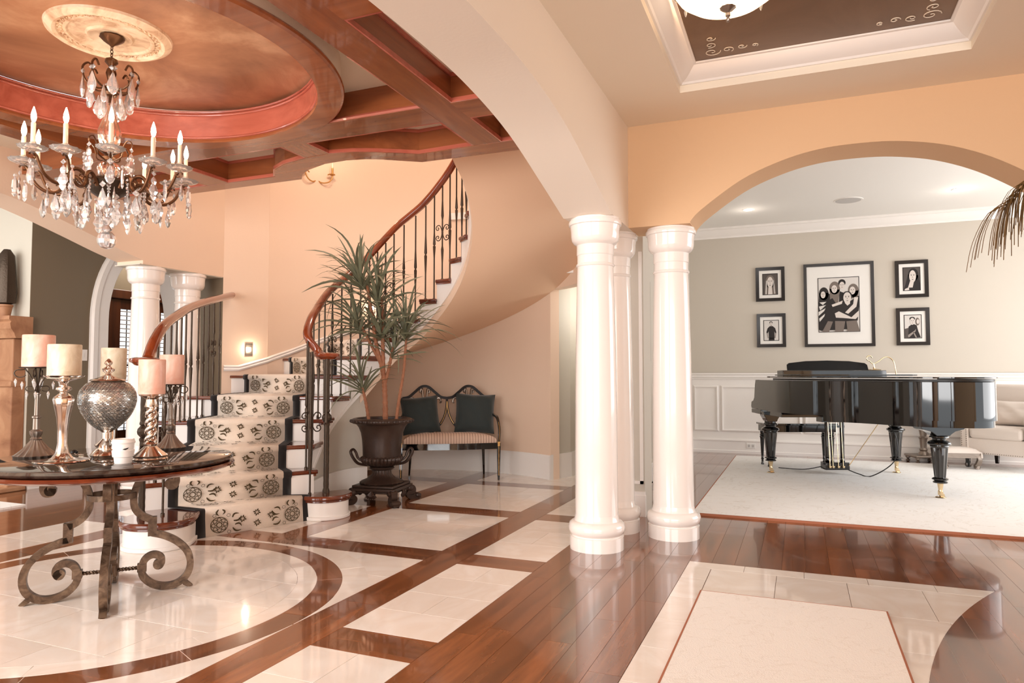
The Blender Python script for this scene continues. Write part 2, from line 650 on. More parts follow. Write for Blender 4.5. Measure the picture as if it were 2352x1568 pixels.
def rect(x0, x1, y0, y1):
    return [(x0, y0), (x1, y0), (x1, y1), (x0, y1)]


def sector(cx, cy, r0, r1, a0, a1, n=10):
    o = [(cx + r1 * math.cos(a0 + (a1 - a0) * i / n), cy + r1 * math.sin(a0 + (a1 - a0) * i / n)) for i in range(n + 1)]
    i_ = [(cx + r0 * math.cos(a1 + (a0 - a1) * i / n), cy + r0 * math.sin(a1 + (a0 - a1) * i / n)) for i in range(n + 1)]
    return o + i_


def catmull(pts, per=6, closed=False):
    P = [Vector(p) for p in pts]
    n = len(P)
    out = []
    rng = n if closed else n - 1
    for i in range(rng):
        if closed:
            a, b, c, d = P[i - 1], P[i], P[(i + 1) % n], P[(i + 2) % n]
        else:
            a, b, c, d = P[max(i - 1, 0)], P[i], P[i + 1], P[min(i + 2, n - 1)]
        for j in range(per):
            t = j / per
            out.append(0.5 * ((2 * b) + (c - a) * t + (2 * a - 5 * b + 4 * c - d) * t * t + (3 * b - a - 3 * c + d) * t ** 3))
    if not closed:
        out.append(P[-1])
    return out
# ------------------------------------------------------------------ floor
floor = MB().box(-10.5, 5.2, -3.2, 11.0, -0.12, -0.003).build('floor', M['grout'], kind='structure', smooth=0)
CX, CY, RO, RI = -3.345, 2.63, 1.17, 1.03
GAP = 0.0012
TOP = 0.0


def piece(name, poly, mat, top=TOP, base=-0.01):
    if len(poly) < 3:
        return None
    cx = sum(p[0] for p in poly) / len(poly)
    cy = sum(p[1] for p in poly) / len(poly)
    return MB().prism(poly, base, top).build(name, mat, floor, smooth=0, loc=(cx, cy, 0))


def tiles(x0, x1, y0, y1, nx, ny, stag=True, cut=None):
    dx = (x1 - x0) / nx
    dy = (y1 - y0) / ny
    for j in range(ny):
        off = (dx / 2 if (stag and j % 2) else 0)
        for i in range(-1, nx + 1):
            a, b = x0 + i * dx + off, x0 + (i + 1) * dx + off
            a, b = max(a, x0), min(b, x1)
            if b - a < 0.03:
                continue
            p = rect(a + GAP, b - GAP, y0 + j * dy + GAP, y0 + (j + 1) * dy - GAP)
            if cut:
                p = cut(p)
                if not p or len(p) < 3:
                    continue
            piece('marble_tile', p, M['tile'])


XS = [(-4.76, -4.53), (-2.17, -1.94)]            # wood strips along Y
YS = [(1.22, 1.45), (3.83, 4.07), (5.2, 5.45), (6.62, 6.85)]
# tile fields between the strips, foyer
tiles(-2.17 + 0.23, -1.45, 4.07, 5.2, 1, 3)
tiles(-1.94, -1.45, 2.69, 3.83, 1, 4)
tiles(-1.94, -1.45, 1.3, 2.46, 1, 4)
tiles(-1.94, -1.45, 5.45, 6.62, 1, 3)
for (y0, y1) in ((4.07, 5.2), (5.45, 6.62), (6.85, 7.75)):
    tiles(-3.24, -2.17, y0, y1, 3, 3)
tiles(-1.94, -1.45, 6.85, 8.2, 1, 3)
tiles(-4.53, -3.47, 4.07, 5.2, 3, 3)
tiles(-4.53, -3.47, 5.45, 6.62, 3, 3)
tiles(-5.5, -4.76, 5.45, 6.62, 2, 3)
tiles(-4.53, -3.47, 6.85, 7.75, 3, 2)
for (y0, y1) in ((1.45, 3.83), (4.07, 5.2)):
    tiles(-5.27, -4.76, y0, y1, 1, 4 if y0 < 2 else 3)
# square round the inlaid circle: corner tiles and an outer arc of cream stone
SQ = (-4.53, -2.17, 1.45, 3.83)
for j in range(6):
    for i in range(6):
        a, b = SQ[0] + i * 2.36 / 6, SQ[0] + (i + 1) * 2.36 / 6
        c, d = SQ[2] + j * 2.38 / 6, SQ[2] + (j + 1) * 2.38 / 6
        far = max(math.hypot(x - CX, y - CY) for x in (a, b) for y in (c, d))
        if far > 1.30:
            piece('marble_tile', rect(a + GAP, b - GAP, c + GAP, d - GAP), M['tile'], -0.0006)
for q in range(4):
    for k in range(2):
        a0 = q * PI / 2 + k * PI / 4 + 0.004
        p = sector(CX, CY, RO + GAP, 1.31, a0, a0 + PI / 4 - 0.008, 14)
        p = clip_rect(p, SQ[0], SQ[1], SQ[2], SQ[3])
        if len(p) > 2:
            piece('border_tile', p, M['tile'], 0.0)
for k in range(12):
    a0 = k * PI / 6 + 0.1
    piece('curved_plank', sector(CX, CY, RI + GAP, RO - GAP, a0 + 0.0015, a0 + PI / 6 - 0.0015, 12), M['plankY'] if k % 2 else M['plankX'])
for k in range(10):
    a0 = k * PI / 5 + 0.3
    piece('border_tile', sector(CX, CY, 0.925 + GAP, RI - GAP, a0 + 0.0015, a0 + PI / 5 - 0.0015, 12), M['tile'])
row = 0
y = CY - 0.95
while y < CY + 0.95:
    x = CX - 1.4 + (0.3 if row % 2 else 0)
    while x < CX + 1.0:
        p = clip_circle(rect(x + GAP, x + 0.6 - GAP, y + GAP, y + 0.36 - GAP), CX, CY, 0.925, 72)
        if len(p) > 2:
            piece('marble_tile', p, M['tile'])
        x += 0.6
    y += 0.36
    row += 1


def strip(x0, x1, y0, y1, along):
    """an inlaid wood strip cut in boards about 1.3 m long"""
    L = (x1 - x0) if along == 'X' else (y1 - y0)
    n = max(1, round(L / 1.35))
    for i in range(n):
        a, b = i * L / n, (i + 1) * L / n
        p = rect(x0 + a + GAP, x0 + b - GAP, y0 + GAP, y1 - GAP) if along == 'X' else rect(x0 + GAP, x1 - GAP, y0 + a + GAP, y0 + b - GAP)
        piece('wood_strip', p, M['plankX'] if along == 'X' else M['plankY'])


for (x0, x1) in XS:
    strip(x0, x1, 0.4, 8.2 if x0 > -3 else 5.6, 'Y')
strip(-3.47, -3.24, 4.07, 5.2, 'Y')
strip(-3.47, -3.24, 5.45, 6.62, 'Y')
strip(-3.47, -3.24, 6.85, 7.75, 'Y')
strip(-4.53, -2.17, 3.83, 4.07, 'X')
strip(-4.53, -2.17, 1.22, 1.45, 'X')
strip(-5.27, -4.76, 3.83, 4.07, 'X')
strip(-4.53, -2.17, 5.2, 5.45, 'X')
strip(-4.53, -2.17, 6.62, 6.85, 'X')
for y0, y1 in ((2.46, 2.69), (3.83, 4.07), (5.2, 5.45), (6.62, 6.85)):
    strip(-1.94, -1.45, y0, y1, 'X')

# walnut planks
cnt = 0
rest = MB()


def planks(x0, x1, y0, y1, wd=0.132, ln=1.25, cut=None, near=6.0, top=TOP):
    global cnt
    x = x0
    c = 0
    while x < x1 - 0.02:
        xe = min(x + wd, x1)
        y = y0 - random.random() * ln * 0.8
        while y < y1:
            l2 = ln * random.uniform(0.7, 1.2)
            a, b = max(y, y0), min(y + l2, y1)
            if b - a > 0.02:
                p = rect(x + GAP * 0.6, xe - GAP * 0.6, a + GAP * 0.6, b - GAP * 0.6)
                if cut:
                    p = cut(p)
                if p and len(p) > 2:
                    if a < near and cnt < 285:
                        piece('wood_plank', p, M['plankY'], top)
                        cnt += 1
                    else:
                        rest.prism(p, -0.01, top)
            y += l2
        x = xe
        c += 1


ARC = (4.775, 2.233, 4.423)
planks(-1.45, -0.645, 0.9, 5.95, wd=0.13417)
planks(-0.645, 3.4, 4.43, 5.95)
planks(0.30, 1.9, 1.4, 4.43, cut=lambda p: clip_circle(p, ARC[0], ARC[1], ARC[2], 400), top=0.0012)
planks(-1.5, 4.3, 5.95, 10.65, near=0)
planks(-6.15, -5.27, 0.6, 5.5, wd=0.15, near=6)
planks(-7.2, -6.15, 2.0, 8.2, near=0, wd=0.15)
planks(-9.5, -7.2, 1.0, 8.2, near=0, wd=0.15)
rest.build('plank_field', M['plankY'], floor, kind='stuff', smooth=0)
# cream stone field with a mitred border in the hall
tiles(-0.50, 1.3, 3.80, 4.30, 5, 1, False)
tiles(-0.50, 1.0, 3.34, 3.80, 4, 1, False)
tiles(0.34, 1.0, 2.3, 3.34, 2, 3, True)
tiles(-0.50, 0.34, 2.3, 3.34, 2, 3, True)
n = 6
for i in range(n):
    a, b = -0.645 + i * 1.95 / n, -0.645 + (i + 1) * 1.95 / n
    piece('border_tile', [(a + GAP, 4.43), (b - GAP, 4.43), (b - GAP, 4.302), (max(a, -0.645 + 0.145 if i == 0 else a) + GAP, 4.302)], M['tile'])
for i in range(7):
    y1 = 4.43 - i * 0.36
    y0 = y1 - 0.36
    q = y1 if i else 4.30
    piece('border_tile', [(-0.643, y0 + GAP), (-0.503, y0 + GAP), (-0.503, q - GAP), (-0.643, y1 - GAP)], M['tile'])
tiles(-0.645, 0.5, 0.9, 1.91, 3, 2, False)
# base boards of the left room floor strip and passage behind the stairs
tiles(-2.6, -2.17, 7.76, 8.3, 1, 2)

# ------------------------------------------------------------------ hall: arch walls and ceiling
archA = catmull([(0.3, 2.18, 0), (0.7, 2.31, 0), (1.2, 2.44, 0), (1.8, 2.505, 0), (2.5, 2.53, 0), (2.95, 2.52, 0), (3.44, 2.455, 0), (3.96, 2.315, 0), (4.4, 2.185, 0)], 6)


def arch_wall(name, prof, a0, a1, t0, t1, ztop, axis, mat, spring_low=2.19, ends=True):
    """wall over an arch. prof: list of (along, z) points. axis='Y' wall along Y, thickness in X"""
    mb = MB()
    P = [(a0, prof[0][1], 1)] if False else []
    pts = [(p[0], p[1]) for p in prof]
    front = [(a0, spring_low)] + [(pts[0][0], spring_low)] + pts + [(pts[-1][0], spring_low)] + [(a1, spring_low)]
    n = len(front)
    vs = []
    for (a, z) in front:
        for t in (t0, t1):
            vs.append((t, a, z) if axis == 'Y' else (a, t, z))
            vs.append((t, a, ztop) if axis == 'Y' else (a, t, ztop))
    fs = []
    for i in range(n - 1):
        b = i * 4
        c = b + 4
        fs += [(b, b + 1, c + 1, c), (b + 2, c + 2, c + 3, b + 3), (b, c, c + 2, b + 2), (b + 1, b + 3, c + 3, c + 1)]
    fs += [(0, 2, 3, 1), ((n - 1) * 4, (n - 1) * 4 + 1, (n - 1) * 4 + 3, (n - 1) * 4 + 2)]
    mb.add(vs, fs)
    return mb.build(name, mat, kind='structure', smooth=30)


arch_wall('wall_foyer_arch', archA, -1.2, 5.22, -1.44, -1.11, 3.02, 'Y', M['archlit'])
MB().box(-1.44, -1.11, -3.0, 0.3, 0, 2.19).build('wall_foyer_near', M['tan'], kind='structure', smooth=0)
archB = [(0.38 + 1.06 * -math.cos(PI * i / 40), 0, 0) for i in range(41)]
pb = [(-0.68, 2.2), (-0.6, 2.28), (-0.34, 2.455), (-0.09, 2.555), (0.14, 2.605), (0.37, 2.615), (0.6, 2.60), (0.85, 2.545), (1.08, 2.445), (1.3, 2.30), (1.42, 2.2)]
pb = catmull([(a, z, 0) for a, z in pb], 5)
arch_wall('wall_piano_arch', pb, -1.11, 3.4, 4.88, 5.22, 3.02, 'X', M['tan'])
MB().box(1.75, 3.4, 4.9, 5.2, 0, 2.19).build('wall_piano_right', M['tan'], kind='structure', smooth=0)
MB().box(3.4, 3.6, -3.0, 5.22, 0, 3.02).build('wall_hall_right', M['tan'], kind='structure', smooth=0)
# hall ceiling with the tray
TX0, TX1, TY0, TY1 = -0.665, 0.90, 1.3, 4.40
mb = MB()
for r in ((-1.11, TX0, -3, 4.88), (TX1, 3.4, -3, 4.88), (TX0, TX1, -3, TY0), (TX0, TX1, TY1, 4.88)):
    mb.box(r[0], r[1], r[2], r[3], 2.92, 2.97)
hall_ceiling = mb.build('ceiling', M['hallceil'], kind='structure', smooth=0)
MB().box(TX0, TX1, TY0, TY1, 3.056, 3.10).build('tray_panel', M['bronzeceil'], hall_ceiling, smooth=0)
cp = [(TX0, TY0, 2.965), (TX0, TY1, 2.965), (TX1, TY1, 2.965), (TX1, TY0, 2.965)]
mb = MB().sweep(cp, [(0, 0), (0.012, 0), (0.02, 0.012), (0.05, 0.025), (0.085, 0.06), (0.10, 0.078), (0.115, 0.08), (0.115, 0.09), (0, 0.09)], True)
mb.build('crown_molding', M['white'], hall_ceiling, smooth=25)
# stencilled scrolls in the tray corners
def scroll_pts(c, r0, turns, a0, sgn=1, n=26, dz=0.0):
    return [(c[0] + r0 * (1 - i / n * 0.86) * math.cos(a0 + sgn * turns * 2 * PI * i / n), c[1] + r0 * (1 - i / n * 0.86) * math.sin(a0 + sgn * turns * 2 * PI * i / n), c[2] + dz) for i in range(n + 1)]
mb = MB()
for cx_, sx in ((TX0 + 0.2, 1), (TX1 - 0.2, -1)):
    for (dx, dy, r, a, s) in ((0.02, -0.03, 0.05, 0, 1), (0.11, -0.03, 0.035, 1, -1), (0.19, -0.04, 0.028, 0, 1), (0.02, -0.12, 0.035, 2, -1), (0.03, -0.20, 0.028, 0, 1), (0.26, -0.03, 0.02, 1, -1)):
        mb.tube([(p[0], p[1], 3.053) for p in scroll_pts((cx_ + sx * dx, 4.25 + dy - 0.03, 3.053), r, 1.3, a, s * sx, 18)], 0.0028, 4)
mb.build('stencil_scroll', M['hallceil'], hall_ceiling, smooth=0)

# ------------------------------------------------------------------ columns
colprof = [(0.178, 0), (0.178, 0.085), (0.168, 0.088), (0.168, 0.095), (0.178, 0.105), (0.186, 0.125), (0.187, 0.145), (0.18, 0.168), (0.165, 0.18), (0.152, 0.185), (0.146, 0.20), (0.142, 0.225),
           (0.141, 0.4), (0.140, 0.7), (0.138, 1.0), (0.134, 1.3), (0.128, 1.6), (0.123, 1.80), (0.121, 1.865), (0.127, 1.868), (0.131, 1.876), (0.127, 1.884), (0.121, 1.887), (0.121, 1.94), (0.125, 1.945), (0.125, 2.01),
           (0.13, 2.015), (0.142, 2.022), (0.156, 2.04), (0.162, 2.065), (0.163, 2.10), (0.166, 2.125), (0.168, 2.14), (0.176, 2.145), (0.179, 2.16), (0.176, 2.172), (0.168, 2.176), (0.168, 2.19)]


def column(x, y, label, group, sc=1.0):
    t = thing('column', label, 'column', (x, y, 0), 0, group)
    i1, i2 = 11, 18
    MB().lathe([(r * sc, z) for r, z in colprof[:i1 + 1]], 48).build('column_base', M['column'], t)
    MB().lathe([(r * sc, z) for r, z in colprof[i1:i2 + 1]], 48, cap=False).build('column_shaft', M['column'], t)
    MB().lathe([(r * sc, z) for r, z in colprof[i2:]], 48).build('column_capital', M['column'], t)
    return t


G = 'white columns by the hall arches'
column(-1.26, 4.535, 'nearest large glossy white column at the end of the foyer arch', G)
column(-1.275, 5.10, 'white column half hidden between the two front columns under the hall corner', G)
column(-0.842, 5.055, 'white column at the left end of the arch into the piano room', G)
G = 'white columns across the foyer'
column(-5.85, 4.87, 'left column of the far foyer pair behind the candle holders', G)
column(-5.85, 5.37, 'right column of the far foyer pair beside the curved handrail', G)

# ------------------------------------------------------------------ piano room
YB = 10.65
back = MB().box(-1.6, 5.0, YB, YB + 0.15, 0, 3.32).build('wall_back', M['greytan'], kind='structure', smooth=0)
# pier between the foyer and the piano room
pier = MB().box(-1.5, -1.17, 5.66, 5.95, 0, 2.92).build('wall_pier', M['greytan'], kind='structure', smooth=0)
mb = MB()
for a in ((-1.49, -1.16, 0, 0.17), ):
    mb.box(a[0], a[1], 5.635, 5.66, a[2], a[3])
mb.box(-1.49, -1.165, 5.64, 5.66, 0.17, 0.20)
mb.build('baseboard_pier', M['white'], pier, smooth=0)
mb = MB()
for x0, x1, z0, z1 in ((-1.205, -1.18, 0.26, 2.15), (-1.42, -1.18, 0.26, 0.285)):
    mb.box(x0, x1, 5.642, 5.66, z0, z1)
mb.build('panel_molding', M['white'], pier, smooth=0)
MB().box(-1.65, -1.5, 6.3, YB, 0, 3.32).build('wall_piano_left', M['greytan'], kind='structure', smooth=0)
MB().box(-1.65, 5.0, 5.22, YB + 0.15, 3.30, 3.4).build('ceiling_piano', M['ceil'], kind='structure', smooth=0)
MB().box(-1.65, 5.0, 5.2, 5.24, 3.0, 3.32).build('wall_above_arch', M['greytan'], kind='structure', smooth=0)
crown = [(0, 0), (0.012, 0), (0.014, 0.025), (0.03, 0.035), (0.06, 0.08), (0.085, 0.115), (0.1, 0.12), (0.1, 0.15), (0, 0.15)]
MB().sweep([(5.0, YB, 3.15), (-1.5, YB, 3.15), (-1.5, 6.3, 3.15)], [(-a, b) for a, b in crown][::-1]).build('trim_crown', M['white'], kind='structure', smooth=25)
# wainscot
wain = MB().box(-1.5, 5.0, YB - 0.012, YB, 0, 1.08).build('trim_wainscot', M['white'], kind='structure', smooth=0)
wm = MB()
MB().sweep([(5.0, YB - 0.012, 1.07), (-1.5, YB - 0.012, 1.07)], [(-a, b) for a, b in [(0, 0), (0.015, 0), (0.02, 0.02), (0.03, 0.03), (0.03, 0.06), (0.045, 0.07), (0.045, 0.09), (0, 0.09)]][::-1]).build('chair_rail', M['white'], wain, smooth=25)
MB().sweep([(5.0, YB - 0.012, 0), (-1.5, YB - 0.012, 0)], [(-a, b) for a, b in [(0, 0), (0.028, 0), (0.028, 0.035), (0.016, 0.045), (0.016, 0.17), (0.026, 0.175), (0.026, 0.19), (0.012, 0.205), (0, 0.21)]][::-1]).build('base_molding', M['white'], wain, smooth=25)
px = [(-1.43, -1.13)] + [(-1.04 + i * 1.12, -1.04 + i * 1.12 + 1.03) for i in range(5)]
fp = [(0, 0), (0.022, 0), (0.026, 0.008), (0.012, 0.022), (0, 0.024)]
for x0, x1 in px:
    pts = [(x0, YB - 0.012, 0.34), (x1, YB - 0.012, 0.34), (x1, YB - 0.012, 0.95), (x0, YB - 0.012, 0.95)]
    MB().sweep(pts, [(0, 0), (0.024, 0), (0.03, 0.01), (0.012, 0.02), (0, 0.018)], True, up=(0, -1, 0)).build('panel_frame', M['white'], wain, smooth=25)
MB().box(-1.5, -1.47, 6.3, YB, 0, 0.2).build('baseboard_left', M['white'], kind='structure', smooth=0)
o = thing('wall_outlet', 'white wall outlet in the wainscot baseboard left of the piano', 'outlet', (-0.66, YB - 0.03, 0.115))
MB().box(-0.062, 0.062, -0.006, 0.004, -0.036, 0.036).build('cover_plate', M['plastic'], o, bevel=0.002)
for sx in (-0.028, 0.028):
    MB().box(sx - 0.014, sx + 0.014, -0.009, -0.004, -0.018, 0.018).build('socket', M['grille'], o)
o = thing('dark_wall_picture', 'dark framed picture on the left wall of the piano room seen edge on', 'picture', (-1.47, 7.05, 1.7))
MB().box(-0.0, 0.03, -0.28, 0.28, -0.42, 0.42).build('frame', M['blackframe'], o)
MB().box(0.028, 0.032, -0.23, 0.23, -0.37, 0.37).build('print', M['hair'], o)
for i, (x, y, lb) in enumerate(((-0.58, 9.55, 'small recessed ceiling downlight left of the round ceiling speaker'), (1.76, 9.42, 'small recessed ceiling downlight right of the round ceiling speaker'))):
    o = thing('recessed_downlight', lb, 'ceiling light', (x, y, 3.30), 0, 'recessed lights in the piano room ceiling')
    MB().lathe([(0.05, -0.002), (0.075, -0.006), (0.08, 0.0)], 24).build('trim_ring', M['white'], o)
    MB().lathe([(0.001, -0.010), (0.05, -0.008), (0.05, -0.002)], 24).build('lens', M['lamp'], o)
    light('downlight_beam', 'POINT', (x, y, 3.12), 0.8, (1, 0.9, 0.8), 0.05)
o = thing('ceiling_speaker', 'round grey speaker grille flush in the piano room ceiling', 'speaker', (0.60, 9.5, 3.30))
MB().lathe([(0.145, -0.004), (0.165, -0.006), (0.17, 0.0)], 40).build('rim', M['white'], o)
MB().lathe([(0.001, -0.008), (0.145, -0.007), (0.145, -0.001)], 40).build('grille', M['grille'], o)
# rugs
rug = MB().box(-0.83, 4.2, 5.88, 10.2, 0.0, 0.018).build('area_rug', M['rug'], label='large ivory carved rug under the grand piano', cat='rug', smooth=0)
MB().sweep([(-0.83, 5.88, 0.009), (4.2, 5.88, 0.009), (4.2, 10.2, 0.009), (-0.83, 10.2, 0.009)], [(-0.002, -0.009), (0.008, -0.009), (0.008, 0.008), (-0.002, 0.0095)], True).build('binding', M['rugedge'], rug)
mat_ = MB().box(-0.495, 0.365, 1.9, 3.81, 0.0, 0.016).build('door_mat', M['rugmat'], label='small ivory floor mat on the cream tiles in the hall foreground', cat='mat', smooth=0)
mat_.matrix_basis = Matrix.Identity(4)
MB().sweep([(-0.495, 1.9, 0.008), (0.365, 1.9, 0.008), (0.365, 3.81, 0.008), (-0.495, 3.81, 0.008)], [(-0.002, -0.008), (0.007, -0.008), (0.007, 0.007), (-0.002, 0.0088)], True).build('binding', M['rugedge'], mat_)
MB().box(-9.4, -6.25, 1.2, 4.05, 0, 0.016).build('left_room_rug', M['rug'], label='pale rug on the wood floor in front of the fireplace', cat='rug', smooth=0)
# ------------------------------------------------------------------ foyer ceiling
DX, DY = -3.36, 2.54
ZB, ZC = 2.73, 2.91
X0, X1, Y0, Y1 = -5.7, -1.44, -1.6, 4.3
mb = MB()
n = 96
vs, fs = [], []
for i in range(n):
    a = 2 * PI * i / n
    c, s = math.cos(a), math.sin(a)
    t = min((X1 - DX) / c if c > 1e-6 else 1e9, (X0 - DX) / c if c < -1e-6 else 1e9, (Y1 + 0.12 - DY) / s if s > 1e-6 else 1e9, (Y0 - DY) / s if s < -1e-6 else 1e9)
    for z in (ZC, ZC + 0.05):
        vs.append((DX + 1.15 * c, DY + 1.15 * s, z))
        vs.append((DX + t * c, DY + t * s, z))
for i in range(n):
    k = (i + 1) % n
    a, b = i * 4, k * 4
    fs += [(a, a + 1, b + 1, b), (a + 2, b + 2, b + 3, a + 3)]
fceil = MB().add(vs, fs).build('ceiling_foyer', M['cream'], kind='structure', smooth=0)
MB().lathe([(0.001, 0), (1.09, 0), (1.09, 0.03), (0.001, 0.03)], 96, (DX, DY, 2.955), cap=False).build('copper_glazed_panel', M['copper'], fceil, smooth=20)
MB().lathe([(1.07, ZB + 0.012), (1.07, 2.945), (1.10, 2.945), (1.10, ZB + 0.012)], 128, (DX, DY, 0), cap=False).build('ring_band', M['cherryZ'], fceil, smooth=20)
MB().lathe([(1.066, ZB + 0.02), (1.062, ZB + 0.006), (1.068, ZB - 0.003), (1.2, ZB - 0.003), (1.212, ZB + 0.006), (1.216, ZB + 0.018), (1.21, ZB + 0.03), (1.2, ZB + 0.035), (1.10, ZB + 0.035)], 128, (DX, DY, 0), cap=False).build('ring_soffit', M['cherryX'], fceil, smooth=30)
MB().lathe([(1.195, ZB + 0.03), (1.195, ZC)], 128, (DX, DY, 0), cap=False).build('ring_drum', M['cream'], fceil, smooth=30)
for zz, rr in ((2.935, 1.063), (2.915, 1.066), (2.76, 1.066)):
    MB().tube([(DX + rr * math.cos(2 * PI * i / 128), DY + rr * math.sin(2 * PI * i / 128), zz) for i in range(128)], 0.008, 8, True).build('ring_bead', M['cherryZ'], fceil)


def beam(poly, mat, z0=ZB, z1=ZC):
    return MB().prism(poly, z0, z1).build('ceiling_beam', mat, fceil, smooth=0)


YBW = (3.57, 3.82)
def cut_ring(x_at_y_edges):
    return x_at_y_edges
beam(rect(-2.06, -1.86, Y0, 4.31), M['cherryY'], ZB + 0.002)
beam(rect(-4.86, -4.66, Y0, 3.57), M['cherryY'], ZB + 0.002)
beam(rect(-1.50, X1, Y0, 4.5), M['cherryY'], ZB + 0.003)
beam([(-5.7, 3.57), (-3.95, 3.57), (-3.9, 3.62), (-2.82, 3.62), (-2.77, 3.57), (-2.06, 3.57), (-2.06, 3.82), (-5.7, 3.82)], M['cherryX'], ZB + 0.001)
beam(rect(-1.86, -1.50, *YBW), M['cherryX'], ZB + 0.001)
beam(rect(-1.86, -1.50, 1.26, 1.51), M['cherryX'])
beam(rect(-1.86, -1.50, 2.30, 2.53), M['cherryX'])
beam(rect(-5.7, -2.06, 1.2, 1.42), M['cherryX'], ZB + 0.001)
beam(rect(-3.32, -3.11, 3.82, 4.1), M['cherryY'], ZB + 0.002)
beam(rect(-4.60, -4.36, 3.82, 4.41), M['cherryY'], ZB + 0.002)
inner = [(-5.7, 4.39), (-4.36, 4.39), (-3.87, 4.39), (-3.74, 4.24), (-3.57, 4.15), (-3.3, 4.085), (-3.11, 4.075), (-2.92, 4.11), (-2.78, 4.17), (-2.62, 4.26), (-2.51, 4.33), (-2.03, 4.31), (-1.44, 4.31)]
outer = [(-5.7, 4.53), (-4.36, 4.53), (-3.72, 4.53), (-3.62, 4.42), (-3.5, 4.34), (-3.28, 4.26), (-3.08, 4.25), (-2.93, 4.28), (-2.82, 4.335), (-2.7, 4.42), (-2.58, 4.5), (-2.03, 4.51), (-1.44, 4.51)]
vs, fs = [], []
for a, b in zip(inner, outer):
    vs += [(a[0], a[1], ZB + 0.0005), (b[0], b[1], ZB + 0.0005), (b[0], b[1], 3.2), (a[0], a[1], 3.2)]
for i in range(len(inner) - 1):
    a, b = i * 4, i * 4 + 4
    fs += [(a, b, b + 1, a + 1), (a + 1, b + 1, b + 2, a + 2), (a, a + 3, b + 3, b), (a + 3, a + 2, b + 2, b + 3)]
MB().add(vs, fs).build('stairwell_header', M['cherryX'], fceil, smooth=0)
beads = {'a': [(-3.11, 3.82), (-3.11, 4.075), (-2.92, 4.11), (-2.78, 4.17), (-2.62, 4.26), (-2.51, 4.33), (-2.06, 4.31), (-2.06, 3.82)],
         'b': [(-4.36, 3.82), (-4.36, 4.39), (-3.87, 4.39), (-3.74, 4.24), (-3.57, 4.15), (-3.32, 4.085), (-3.32, 3.82)],
         'c': [(-1.86, 3.82), (-1.86, 4.31), (-1.50, 4.31), (-1.50, 3.82)],
         'd': [(-1.86, 2.53), (-1.86, 3.57), (-1.50, 3.57), (-1.50, 2.53)],
         'e': [(-1.86, 1.51), (-1.86, 2.30), (-1.5, 2.30), (-1.5, 1.51)],
         'f': [(-5.7, 3.82), (-4.60, 3.82), (-4.60, 4.39), (-5.7, 4.39)]}
for k, p in beads.items():
    for zz, rr in ((ZB + 0.014, 0.013), (ZC - 0.012, 0.012)):
        MB().sweep([(x, y, zz) for x, y in p], [(-rr, -rr * 0.7), (rr, -rr), (rr, rr), (-rr, rr * 0.7)], True).build('coffer_bead', M['cherryZ'], fceil, smooth=40)
MB().tube([(-2.06, 2.85, ZB + 0.014), (-2.06, 3.57, ZB + 0.014), (-2.8, 3.57, ZB + 0.014)], 0.013, 6).build('coffer_bead', M['cherryZ'], fceil, smooth=40)

# medallion
med = thing('ceiling_medallion', 'round antique cream plaster ceiling medallion above the crystal chandelier', 'ceiling medallion', (DX, DY, 2.955))
MB().lathe([(0.001, -0.012), (0.075, -0.012), (0.09, -0.02), (0.105, -0.022), (0.115, -0.012), (0.19, -0.012), (0.2, -0.02), (0.212, -0.020), (0.216, -0.012), (0.24, -0.012), (0.247, -0.024), (0.262, -0.03), (0.28, -0.024), (0.287, -0.016), (0.297, -0.012), (0.302, 0.0)], 96).build('molded_disc', M['plaster'], med)
mb = MB()
for i in range(40):
    a = 2 * PI * i / 40
    for rr, sz, da in ((0.222, 0.0085, 0), (0.235, 0.007, 0.05), (0.228, 0.006, 0.1)):
        mb.ball((rr * math.cos(a + da), rr * math.sin(a + da), -0.014), sz, sz, 0.008, 6, 4)
mb.build('carved_garland', M['plaster'], med)

# ------------------------------------------------------------------ far foyer wall with its arch, and the room beyond
pl = catmull([(0.6, 2.2, 0), (1.2, 2.4, 0), (1.8, 2.52, 0), (2.5, 2.575, 0), (3.0, 2.58, 0), (3.41, 2.545, 0), (3.75, 2.475, 0), (4.13, 2.37, 0), (4.45, 2.275, 0), (4.69, 2.215, 0)], 5)
arch_wall('wall_foyer_far', pl, -1.6, 5.68, -6.02, -5.68, 2.95, 'Y', M['peach'], 2.18)
MB().box(-6.02, -5.68, -1.6, 0.6, 0, 2.2).build('wall_far_near_end', M['peach'], kind='structure', smooth=0)
MB().box(-6.015, -5.685, 4.66, 5.675, 2.172, 2.181).build('column_lintel', M['greywall'], kind='structure', smooth=0)
MB().box(-6.02, -5.682, 5.68, 5.95, 0, 5.3).build('wall_stair_pier', M['olive'], kind='structure', smooth=0)
MB().prism([(-5.681, 5.68), (-5.446, 6.10), (-5.55, 6.15), (-5.80, 5.7)], 0, 5.3).build('wall_stair_start', M['peach'], kind='structure', smooth=0)
# upper part over the columns continues to the stairwell roof
MB().box(-5.72, -5.68, 4.5, 5.68, 2.95, 5.3).build('wall_stair_upper', M['peach'], kind='structure', smooth=0)

